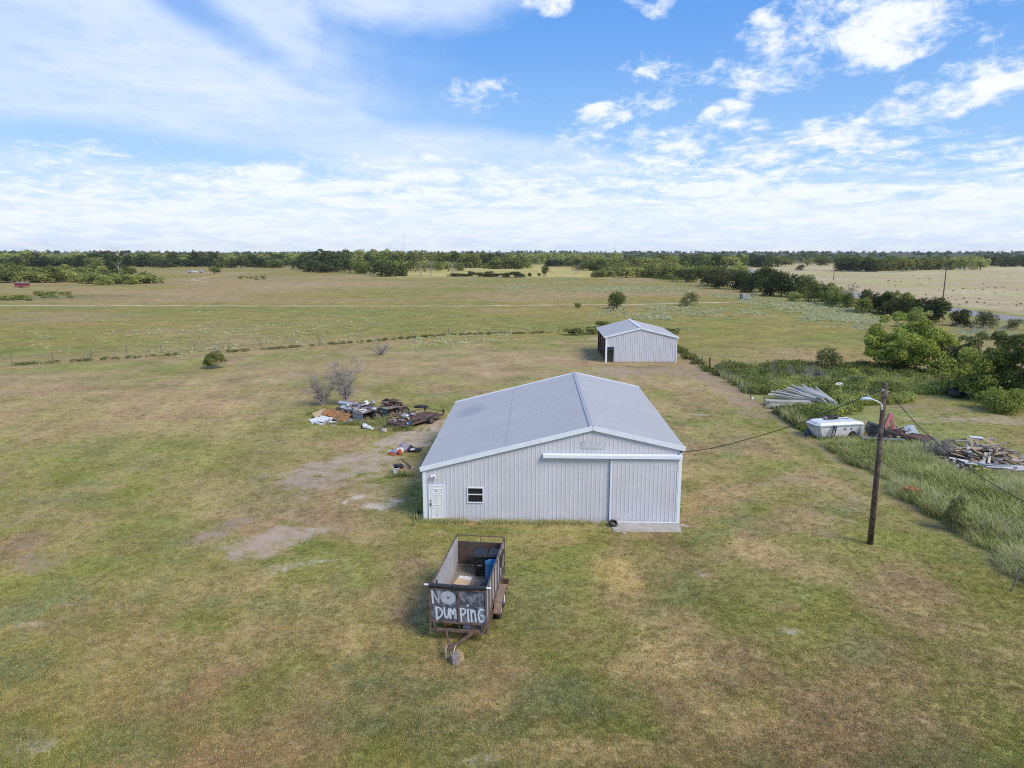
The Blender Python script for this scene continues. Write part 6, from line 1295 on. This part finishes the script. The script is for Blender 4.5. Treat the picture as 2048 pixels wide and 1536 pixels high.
# woods right of the middle
row(9, 1095, 1165, (534, 534), (518, 517), 24, ['far_dark', 'far_mid'], 'woodland_tree', 'dark tree of the small clump beyond the golden meadow', 'clump beyond the golden meadow')
row(30, 1160, 1560, (541, 537, 536), (516, 510, 505, 508), 44, ['far_light', 'far_mid', 'far_mid', 'far_dark'], 'woodland_tree', 'tree in the light green wood behind the hedge row', 'light wood behind the hedge row', jb=3)
row(20, 1190, 1480, (552, 556, 560), (530, 526, 528), 44, ['far_mid', 'far_light', 'far_mid'], 'woodland_tree', 'tree before the light green wood, left of the hedge row', 'front of the light wood', jb=3)
for px, b, tp, w, s_, lb in ((1240, 548, 516, 58, 'far_mid', 'broad green tree in front of the light wood'), (1256, 551, 529, 34, 'far_light', 'pale yellow green round tree beside the broad one'), (1292, 553, 519, 46, 'far_mid', 'tall green tree right of the pale round one'), (1330, 556, 527, 36, 'bare', 'greyish sparse tree left of the dark hedge trees'), (1212, 553, 539, 64, 'brush_light', 'low wide light green bush at the pasture edge'), (1373, 564, 533, 48, 'hedge_dark', 'dark round tree at the far end of the hedge row'), (1345, 562, 545, 30, 'brush_mid', 'low green bush left of the dark round tree')): tree('hedge_tree', px, b, tp, w, s_, lb)
# hedge row along the right pasture
for px, b, tp, w, s_ in ((1415, 571, 534, 54, 'hedge_dark'), (1447, 574, 530, 58, 'hedge_dark'), (1432, 577, 545, 40, 'hedge_dark'), (1480, 579, 532, 60, 'hedge_dark'), (1520, 584, 528, 62, 'hedge_dark'), (1500, 585, 545, 44, 'hedge_dark'), (1562, 593, 531, 66, 'hedge_dark'), (1540, 591, 550, 44, 'hedge_dark')): tree('hedge_tree', px, b, tp, w, s_, 'dense dark tree in the left half of the hedge row', 'dark hedge row trees, left half')
for px, b, tp, w, s_ in ((1608, 595, 546, 52, 'hedge_mid'), (1642, 605, 552, 50, 'hedge_mid'), (1628, 604, 568, 44, 'hedge_light'), (1672, 613, 566, 50, 'hedge_light'), (1690, 617, 582, 36, 'hedge_mid'), (1655, 609, 575, 40, 'hedge_mid')): tree('hedge_tree', px, b, tp, w, s_, 'green looser tree in the middle of the hedge row', 'green hedge row trees, middle')
for px, b, tp, w, s_ in ((1738, 624, 571, 54, 'hedge_dark'), (1722, 627, 588, 44, 'hedge_mid'), (1765, 627, 580, 46, 'hedge_dark'), (1795, 628, 570, 58, 'hedge_mid'), (1815, 633, 588, 46, 'hedge_dark'), (1850, 642, 584, 62, 'hedge_dark'), (1872, 645, 596, 48, 'hedge_dark'), (1780, 630, 595, 40, 'hedge_dark')): tree('hedge_tree', px, b, tp, w, s_, 'dark tree at the near right end of the hedge row', 'dark hedge row trees, near end')
tree('sparse_tree', 1703, 592, 562, 30, 'bare', 'brownish thin tree behind the middle of the hedge row'); tree('willow_bush', 1590, 604, 580, 38, 'hedge_light', 'light green bush at the foot of the dark hedge row', None, 'bush'); tree('willow_tree', 1832, 655, 612, 62, 'hedge_light', 'pale green willow behind the big round tree')
tree('roadside_bush', 1917, 652, 615, 46, 'hedge_dark', 'dark bush at the road, left of two', None, 'bush'); tree('roadside_bush', 1966, 657, 618, 50, 'olive', 'greyish green bush at the road, right of the dark one', None, 'bush'); tree('roadside_bush', 2027, 659, 635, 32, 'olive', 'small olive bush at the right edge beside the road', None, 'bush')
# far right woods
row(20, 1675, 1970, (543, 541, 538), (509, 510, 511, 513), 42, ['far_mid', 'far_dark', 'far_mid', 'far_light'], 'woodland_tree', 'tree in the wood beyond the dun field on the right', 'wood beyond the dun field')
row(10, 1960, 2090, (533, 533), (510, 509), 30, ['far_dark'], 'woodland_tree', 'dark tree of the farthest wood at the right edge', 'farthest wood at the right edge')
for px, b, tp, w, s_ in ((1615, 534, 518, 13, 'far_light'), (1600, 541, 527, 18, 'far_dark'), (1650, 531, 513, 34, 'far_dark'), (1745, 543, 530, 24, 'far_dark')): tree('field_tree', px, b, tp, w, s_, {1615: 'small light tree alone at the far edge of the dun field', 1600: 'small dark bush alone at the far edge of the dun field', 1650: 'dark tree clump at the far left of the dun field', 1745: 'low dark bush in front of the wood beyond the dun field'}[px])
# single trees and bushes in the pasture
tree('pasture_tree', 1233, 618, 582, 40, 'hedge_mid', 'round green tree alone in the pasture behind the small shed'); tree('pasture_bush', 1380, 612, 583, 46, 'olive', 'olive green bush alone in the pasture right of the round tree', None, 'bush'); tree('sparse_bush', 1221, 627, 610, 22, 'bare', 'leafless grey bush at the foot of the round pasture tree', None, 'bush'); tree('pasture_bush', 1155, 616, 603, 14, 'hedge_mid', 'tiny green tree left of the round pasture tree', None, 'bush')
for px, b, tp, w, lb in ((1150, 670, 655, 44, 'low green bush left of the small shed'), (1185, 668, 651, 40, 'low green bush touching the back corner of the small shed'), (1340, 668, 653, 40, 'low green bush behind the right side of the small shed'), (1205, 655, 642, 40, 'yellow green bush behind the small shed')): tree('low_bush', px, b, tp, w, 'brush_mid', lb, None, 'bush')
def lawn_bush():
    p = at(430, 737); t = thing('round_bush', 'dense round green bush standing alone on the left lawn', 'bush', tuple(p)); L = []
    g = np.random.default_rng(3)
    for k in range(16): a = g.uniform(0, 6.28); r = 1.25 * np.sqrt(g.uniform(0, 1)); L.append((r * np.cos(a), r * np.sin(a) * .8, 1.55 - .30 * r + g.uniform(-.2, .25), .55, .55, .42))
    L += [(-1.0, -.3, .7, .5, .5, .5), (1.1, .1, 1.0, .45, .45, .4), (-.9, .3, .45, .4, .4, .4)]
    V, F, ti = lobed(L, 7000, .13, 9, .5, .7); put('crown', mesh_np('crown', V, F, ti, M['leafmid']), t); mb = MB(); q = random.Random(3)
    for k in range(12): a = q.uniform(0, 6.28); mb.tube([(0, 0, 0), (math.cos(a) * .5, math.sin(a) * .4, .7), (math.cos(a) * 1.1, math.sin(a) * .9, 1.4)], [.06, .045, .02], 5)
    mb.build('stems', M['twig'], t)
lawn_bush()
def big_tree():
    p = at(1812, 747); t = thing('big_tree', 'big round bright green tree on the right, beyond the thicket', 'tree', tuple(p), 0); g = np.random.default_rng(8); L = []
    for k in range(64):
        a = g.uniform(0, 6.28); r = 4.7 * np.sqrt(g.uniform(0, 1)); zt = 6.4 * np.sqrt(max(.05, 1 - (r / 5.7) ** 2)); z = g.uniform(1.3, max(1.6, zt)); s = g.uniform(.7, 1.35); L.append((r * np.cos(a), r * np.sin(a), z, s, s, s * .85))
    L += [(-5.2, -1, 4.3, .8, .7, .6), (-5.0, -1, 2.6, .8, .7, .5), (-4.3, -.5, 5.5, .8, .8, .7), (4.6, -1, 3.4, 1, 1, .9), (-1.5, 0, 6.9, .9, .9, .7), (-3.2, 0, 6.6, .7, .7, .6)]
    V, F, ti = lobed(L, 27000, .26, 4, .62, .6); put('crown', mesh_np('crown', V, F, ti, M['leafbig']), t)
    o = put('trunk', trunk_mesh(5, 3.2, .22, 9, 'bark', 3.4), t)
    mb = MB(); mb.tube([(-2.6, -1.2, 0), (-2.2, -1.1, 2.2), (-3.4, -1.2, 4.0)], [.12, .10, .05], 6); mb.build('limb', M['bark'], t)
big_tree()
def vine_tree(px, base, h, w, seed, label, mat, n=15000, leaf=.23):
    p = at(px, base); t = thing('vine_tree', label, 'tree', tuple(p), 0); g = np.random.default_rng(seed); L = []
    for k in range(34):
        a = g.uniform(0, 6.28); r = w / 2 * .85 * np.sqrt(g.uniform(0, 1)); zt = h * .88 * (1 - .55 * (r / (w / 2)) ** 2); z = g.uniform(.3, max(.6, zt)); s = g.uniform(.5, 1.1); L.append((r * np.cos(a), r * np.sin(a), z, s, s, s * .85))
    V, F, ti = lobed(L, n, leaf, seed, .55, .65); put('crown', mesh_np('crown', V, F, ti, M[mat]), t); put('trunk', trunk_mesh(seed, h * .5, .16, 8, 'twig', w * .3), t)
vine_tree(1955, 795, 6.8, 6.0, 12, 'vine covered tree left of the two big ones at the right edge', 'leafvine'); vine_tree(2035, 800, 8.6, 7.5, 13, 'tall vine hung tree at the right edge of the picture', 'leafmid', 17000); vine_tree(2090, 812, 8.4, 7.5, 14, 'dark vine tree cut by the right edge of the picture', 'leafmid')
vine_tree(1960, 762, 7.2, 8.0, 15, 'pale flowering tree behind the vine covered ones at the right', 'leafolive', 13000); vine_tree(1895, 762, 2.6, 5.5, 16, 'low yellow green vine mound right of the big round tree', 'leafvine', 7000, .2); vine_tree(2010, 822, 2.4, 4.5, 17, 'low dark green vine bush before the trees at the right edge', 'leafvine', 6000, .18)
tree('olive_shrub', 1657, 746, 692, 62, 'olive', 'olive grey shrub behind the thicket, left of the big round tree', None, 'bush', .0)
tree('weed_shrub', 1905, 1062, 985, 46, 'olive', 'dark olive weedy shrub at the edge of the tall grass near the lawn', None, 'bush', .0)

ORD = 'first second third fourth fifth sixth seventh eighth ninth tenth eleventh twelfth'.split()
def number_rows():
    G = {}
    for o in bpy.data.objects:
        if o.get('category') in ('tree', 'bush') and o.get('group'): G.setdefault((o['group'], o['label']), []).append(o)
    for (_, lb), os_ in G.items():
        if 2 <= len(os_) <= 12 and len(lb.split()) <= 12:
            os_.sort(key=lambda o: o.location.x / o.location.y)
            for k, o in enumerate(os_): o['label'] = ORD[k] + ' from the left, ' + lb
number_rows()

# ------------------------------------------------------------------ ground cover
def poly_px(n, quads):
    """n ground points spread through picture-sized strips of the survey: (x0, x1, y0, y1, weight, slope)"""
    w = np.array([q[4] * abs((q[1] - q[0]) * (q[3] - q[2])) for q in quads]); idx = nr.choice(len(quads), n, p=w / w.sum()); Q = np.array([(q + (0,))[:6] for q in quads], float)[idx]
    u = nr.uniform(0, 1, n); px = Q[:, 0] + (Q[:, 1] - Q[:, 0]) * u; py = Q[:, 2] + (Q[:, 3] - Q[:, 2]) * nr.uniform(0, 1, n) + Q[:, 5] * (u - .5)
    d = FW[None] + RT[None] * ((px - 1024) / FPX)[:, None] - UP[None] * ((py - 768) / FPX)[:, None]; P = d * (-CAM_H / d[:, 2])[:, None]; P[:, 2] = 0; return P
def mound(seed, n, r, h, leaf, mat):
    V, F, t = lobed([(0, 0, h * .3, r, r, h * .7), (r * .5, r * .3, h * .25, r * .6, r * .6, h * .5), (-r * .5, -r * .2, h * .25, r * .6, r * .6, h * .55)], n, leaf, seed, .6, .7); return mesh_np('clump', V, F, t, M[mat])
def silver():
    P = poly_px(11000, [(1000, 1420, 572, 586, 1.6), (1150, 1420, 574, 582, 2.6), (900, 1150, 553, 574, .9), (1100, 1520, 560, 575, .5), (1300, 1500, 612, 634, .9), (1480, 1740, 603, 640, 1.7, 14), (1180, 1340, 615, 640, 1.0), (1560, 1770, 632, 648, 1.2, 6), (1640, 1740, 648, 662, .5), (1420, 1520, 585, 600, .9, 10), (640, 900, 553, 575, .15)])
    n = len(P); keep = fbm(P[:, 0] / 14, P[:, 1] / 22, 91, 3) > nr.uniform(.30, .62, n); P = P[keep]; n = len(P); s = nr.uniform(.3, .95, n)
    scatter('silver_weeds', mound(5, 50, .6, .7, .30, 'leafpale'), P, nr.uniform(0, 6.28, n), np.stack([s * 1.2, s * 1.2, s * .75], 1))
    P = poly_px(1500, [(380, 760, 622, 690, .5), (820, 1030, 664, 690, 1.6, -18), (60, 380, 640, 720, .15), (560, 1100, 600, 660, .25), (1900, 2048, 640, 676, 2.0, 16), (240, 330, 652, 672, .8), (1180, 1400, 640, 660, .3), (300, 480, 695, 706, 1.5, -14)]); n = len(P); s = nr.uniform(.15, .8, n) * (.5 + fbm(P[:, 0] / 6, P[:, 1] / 6, 96, 2))
    scatter('silver_weeds', mound(6, 40, .5, .55, .22, 'leafpale'), P, nr.uniform(0, 6.28, n), np.stack([s * 1.3, s, s * .8], 1))
silver()
def pasture_tufts():
    P = poly_px(3800, [(-40, 1180, 560, 700, 1.0), (1380, 1720, 650, 730, .7), (-40, 1200, 545, 570, 1.2), (1200, 1500, 560, 660, .7)]); n = len(P)
    keep = fbm(P[:, 0] / 20, P[:, 1] / 30, 95, 3) > nr.uniform(.3, .7, n); P = P[keep]; n = len(P)
    s = nr.uniform(.18, .6, n); scatter('pasture_tufts', mound(7, 40, .6, .22, .2, 'leafvine'), P, nr.uniform(0, 6.28, n), np.stack([s * 1.5, s * 1.2, s * .7], 1))
    P = poly_px(170, [(1740, 2050, 552, 612, 1.0)]); P = P[fbm(P[:, 0] / 30, P[:, 1] / 40, 113, 3) > .47]; n = len(P); s = nr.uniform(.15, .75, n)
    scatter('field_brush', mound(8, 50, .7, .7, .35, 'leafolive'), P, nr.uniform(0, 6.28, n), s)
    for x0, x1, y0, y1, k in ((70, 105, 585, 592, 22), (0, 60, 594, 602, 30), (480, 530, 553, 560, 24), (85, 145, 586, 596, 22)):
        P = poly_px(k, [(x0, x1, y0, y1, 1)]); scatter('dark_weeds', mound(9, 60, 1.2, .8, .4, 'leafmid'), P, nr.uniform(0, 6.28, k), nr.uniform(.6, 1.3, k))
pasture_tufts()
def fence_weeds():
    P = []
    for (a, b, n) in (((-95, 64), (-69, 89), 60), ((-69, 89), (-42, 104.9), 90), ((-42, 104.9), (-15.7, 125.5), 170), ((-15.7, 125.5), (9, 131), 110)):
        u = nr.uniform(0, 1, n); P.append(np.stack([a[0] + (b[0] - a[0]) * u + nr.normal(0, .25, n), a[1] + (b[1] - a[1]) * u + nr.normal(0, .3, n), 0 * u], 1))
    P = np.concatenate(P); n = len(P); keep = fbm(P[:, 0] / 5, P[:, 1] / 5, 97, 3) > nr.uniform(.3, .6, n); P = P[keep]; n = len(P); scatter('fence_weeds', mound(10, 50, .45, .4, .18, 'leafolive'), P, nr.uniform(0, 6.28, n), nr.uniform(.5, 1.2, n))
    n = 260; y = nr.uniform(62, 128, n); P = np.stack([21.9 + nr.normal(0, .35, n) - sstep(y, 100, 128) * 1.5, y, 0 * y], 1); keep = P[:, 1] > 84; P = P[keep]; n = len(P); scatter('fence_weeds', mound(11, 60, .5, .6, .2, 'leafmid'), P, nr.uniform(0, 6.28, n), nr.uniform(.5, 1.3, n))
    n = 900; x = nr.uniform(BX0 - .1, 4.0, n); P = np.stack([x, BY0 - .12 - np.abs(nr.normal(0, .14, n)), 0 * x], 1); P = P[fbm(P[:, 0] / 1.2, P[:, 1], 98, 3) > nr.uniform(.35, .6, n)]; n = len(P)
    scatter('wall_weeds', blade_tuft(14, .16, .10, .02, 12, .8, M['tallgrass']), P, nr.uniform(0, 6.28, n), nr.uniform(.5, 1.5, n))
fence_weeds()
def clear(P):
    x, y = P[:, 0], P[:, 1]
    k = ~((np.abs(x - 24.1) < 2.5) & (y > 53.6) & (y < 57.3)) & ~((x > 25.4) & (x < 31.4) & (y > 52.4) & (y < 56.6)) & ~((x > 22.8) & (x < 31.4) & (y > 50.8) & (y < 57) & (nr.uniform(0, 1, len(x)) < .6))
    k &= ~((x > 28.2) & (y > 45.6) & (y < 50.6)) & ~((x > 22.3) & (x < 30.0) & (y > 64.3) & (y < 73.0)) & ~((x > 31) & (y > 50) & (y < 66)); return k
def tall_grass():
    n = 15000; y = 24 + 35 * nr.uniform(0, 1, n) ** 1.2; x = 22.25 + nr.uniform(0, 1, n) ** 1.1 * np.interp(y, [24, 40, 47, 56, 60], [16, 15, 9.5, 6.5, 5.5]); x += (fbm(x * 0 + 3, y / 2.2, 99, 3) - .5) * 2.2 + np.abs(nr.normal(0, .25, n)); x = np.maximum(x, 21.7 + nr.uniform(0, .5, n))
    P = np.stack([x, y, 0 * x], 1); k = clear(P); k &= fbm(x / 2.4, y / 2.4, 102, 3) > nr.uniform(.12, .5, n); P = P[k]; n = len(P); h = .55 + .9 * fbm(P[:, 0] / 2.6, P[:, 1] / 2.6, 103, 3); h *= np.interp(P[:, 0], [22.0, 23.2], [.55, 1.0]) * nr.uniform(.6, 1.2, n); h *= np.interp(P[:, 1], [44, 54], [1, .8])
    lush = fbm(P[:, 0] / 3.2, P[:, 1] / 3.2, 104, 3) > .53
    scatter('tall_grass', blade_tuft(16, .78, .30, .036, 13, 1.7, M['tallgrass']), P[~lush], nr.uniform(0, 6.28, (~lush).sum()), h[~lush])
    scatter('tall_weeds', blade_tuft(16, .75, .32, .05, 14, 1.6, M['weedgreen']), P[lush], nr.uniform(0, 6.28, lush.sum()), h[lush])
    n = 420; y = nr.uniform(26, 60, n); x = 22.5 + nr.uniform(0, 1, n) * np.interp(y, [26, 44, 60], [12, 9, 5]); P = np.stack([x, y, 0 * x], 1); k = clear(P) & (fbm(x / 4, y / 4, 105, 3) > .5); P = P[k]; n = len(P); s = nr.uniform(.4, 1.0, n); scatter('weed_clumps', mound(15, 130, .6, .95, .15, 'leafvine'), P, nr.uniform(0, 6.28, n), s)
tall_grass()
def rank_grass():
    P = []
    for cx, cy, rx, ry, n in ((-15.2, 58.5, 2.6, .5, 110), (-13.0, 59.8, 1.2, .6, 60), (-19.2, 62.4, 1.6, 1.2, 120), (-11.0, 56.6, 1.6, .5, 50), (-16.5, 63.2, 3.0, .5, 90), (24.2, 54.6, 2.2, .35, 60), (27.8, 53.2, 2.4, .3, 60), (30.6, 45.6, 2.0, .4, 70), (-6.5, 45, .35, 8, 160), (8.2, 45, .25, 8, 90), (-8.7, 44.3, .8, .3, 30)):
        P.append(np.stack([cx + nr.normal(0, rx * .5, n), cy + nr.normal(0, ry * .5, n), np.zeros(n)], 1))
    P = np.concatenate(P); n = len(P); P = P[~((P[:, 0] > BX0 - .03) & (P[:, 0] < BX1 + .03) & (P[:, 1] > BY0) & (P[:, 1] < BY1))]; n = len(P)
    scatter('rank_grass', blade_tuft(16, .34, .16, .026, 21, 1.0, M['weedgreen']), P, nr.uniform(0, 6.28, n), nr.uniform(.5, 1.5, n))
rank_grass()
def thicket():
    n = 2100; y = nr.uniform(57, 89, n); x = 22.4 + nr.uniform(0, 1, n) * np.interp(y, [57, 62, 66, 74, 80, 89], [2.8, 3.5, 9, 22, 24, 24]); P = np.stack([x, y, 0 * x], 1); k = clear(P) & ~((x > 30.5) & (y < 68)) & ~((x > 38) & (y < 73.5)); P = P[k]; n = len(P)
    f = fbm(P[:, 0] / 4, P[:, 1] / 4, 106, 3); s = (.5 + .9 * f) * nr.uniform(.6, 1.2, n); low = np.interp(P[:, 0], [22.3, 24.5], [.45, 1]); s *= low; dk = f + nr.normal(0, .12, n) > .55
    scatter('thicket', mound(16, 190, .85, .95, .20, 'leafvine'), P[~dk], nr.uniform(0, 6.28, (~dk).sum()), s[~dk]); scatter('thicket_dark', mound(17, 190, .85, 1.1, .20, 'leafmid'), P[dk], nr.uniform(0, 6.28, dk.sum()), s[dk])
    n = 2600; y = nr.uniform(58, 90, n); x = 22.3 + nr.uniform(0, 1, n) * np.interp(y, [58, 62, 66, 74, 90], [3, 4, 9, 22, 24]); P = np.stack([x, y, 0 * x], 1); P = P[clear(P) & ~((x > 30.5) & (y < 68)) & ~((x > 38) & (y < 73.5))]; n = len(P); scatter('thicket_grass', blade_tuft(20, 1.0, .3, .04, 18, .8, M['tallgrass']), P, nr.uniform(0, 6.28, n), nr.uniform(.5, 1.25, n))
    n = 60; P = np.stack([nr.uniform(27, 34, n), nr.uniform(79, 84, n), np.zeros(n)], 1); scatter('dry_stalks', blade_tuft(9, 2.2, .35, .03, 19, .5, M['twig']), P, nr.uniform(0, 6.28, n), nr.uniform(.6, 1.1, n))
    n = 120; P = poly_px(n, [(1905, 2030, 648, 672, 1.0, 10), (1660, 1700, 775, 790, .6), (1800, 1860, 738, 748, .5)]); scatter('pale_flowers', mound(20, 70, .5, .8, .16, 'flower'), P, nr.uniform(0, 6.28, n), nr.uniform(.4, 1.0, n))
thicket()
def distant_wood():
    g = np.random.default_rng(17)
    for name, n, mat, dr, xr in (('distant_wood', 1500, 'leafdark', (1500, 3900), (-.95, .95)), ('distant_light_wood', 520, 'leaflight', (880, 1250), (-.85, .12)), ('distant_mid_wood', 700, 'leafmid', (1000, 1700), (-.3, .95))):
        az = g.uniform(*xr, n); d = dr[0] + (dr[1] - dr[0]) * g.uniform(0, 1, n) ** 1.3; x, y = d * np.sin(az), d * np.cos(az)
        if name != 'distant_light_wood': k = fbm(x / 260, y / 200, 111, 3) > .36; x, y, d = x[k], y[k], d[k]
        P = np.stack([x, y, hill(x, y) - .5], 1); m = len(P); w = g.uniform(11, 20, m); h = g.uniform(8, 13.5, m) if name != 'distant_light_wood' else g.uniform(11, 19, m)
        scatter(name, crown_mesh('clump', 3 + len(name), 'low', 10, 130, .17, M[mat], .6, .5), P, g.uniform(0, 6.28, m), np.stack([w, w, h], 1))
distant_wood()

def haze():
    m = bpy.data.materials.new('air'); m.use_nodes = True; T = NT(m.node_tree); T.n.clear()
    out = T.n.new('ShaderNodeOutputMaterial'); v = T.n.new('ShaderNodeVolumePrincipled'); v.inputs['Color'].default_value = (.86, .93, 1.0, 1); v.inputs['Density'].default_value = HAZE; v.inputs['Anisotropy'].default_value = .2
    T.l.new(v.outputs[0], out.inputs['Volume']); mb = MB(); mb.bx(-4500, 4500, -600, 5500, -1.2, 75); o = mb.build('haze', m); kind(o, 'stuff')
HAZE = .00006
haze()
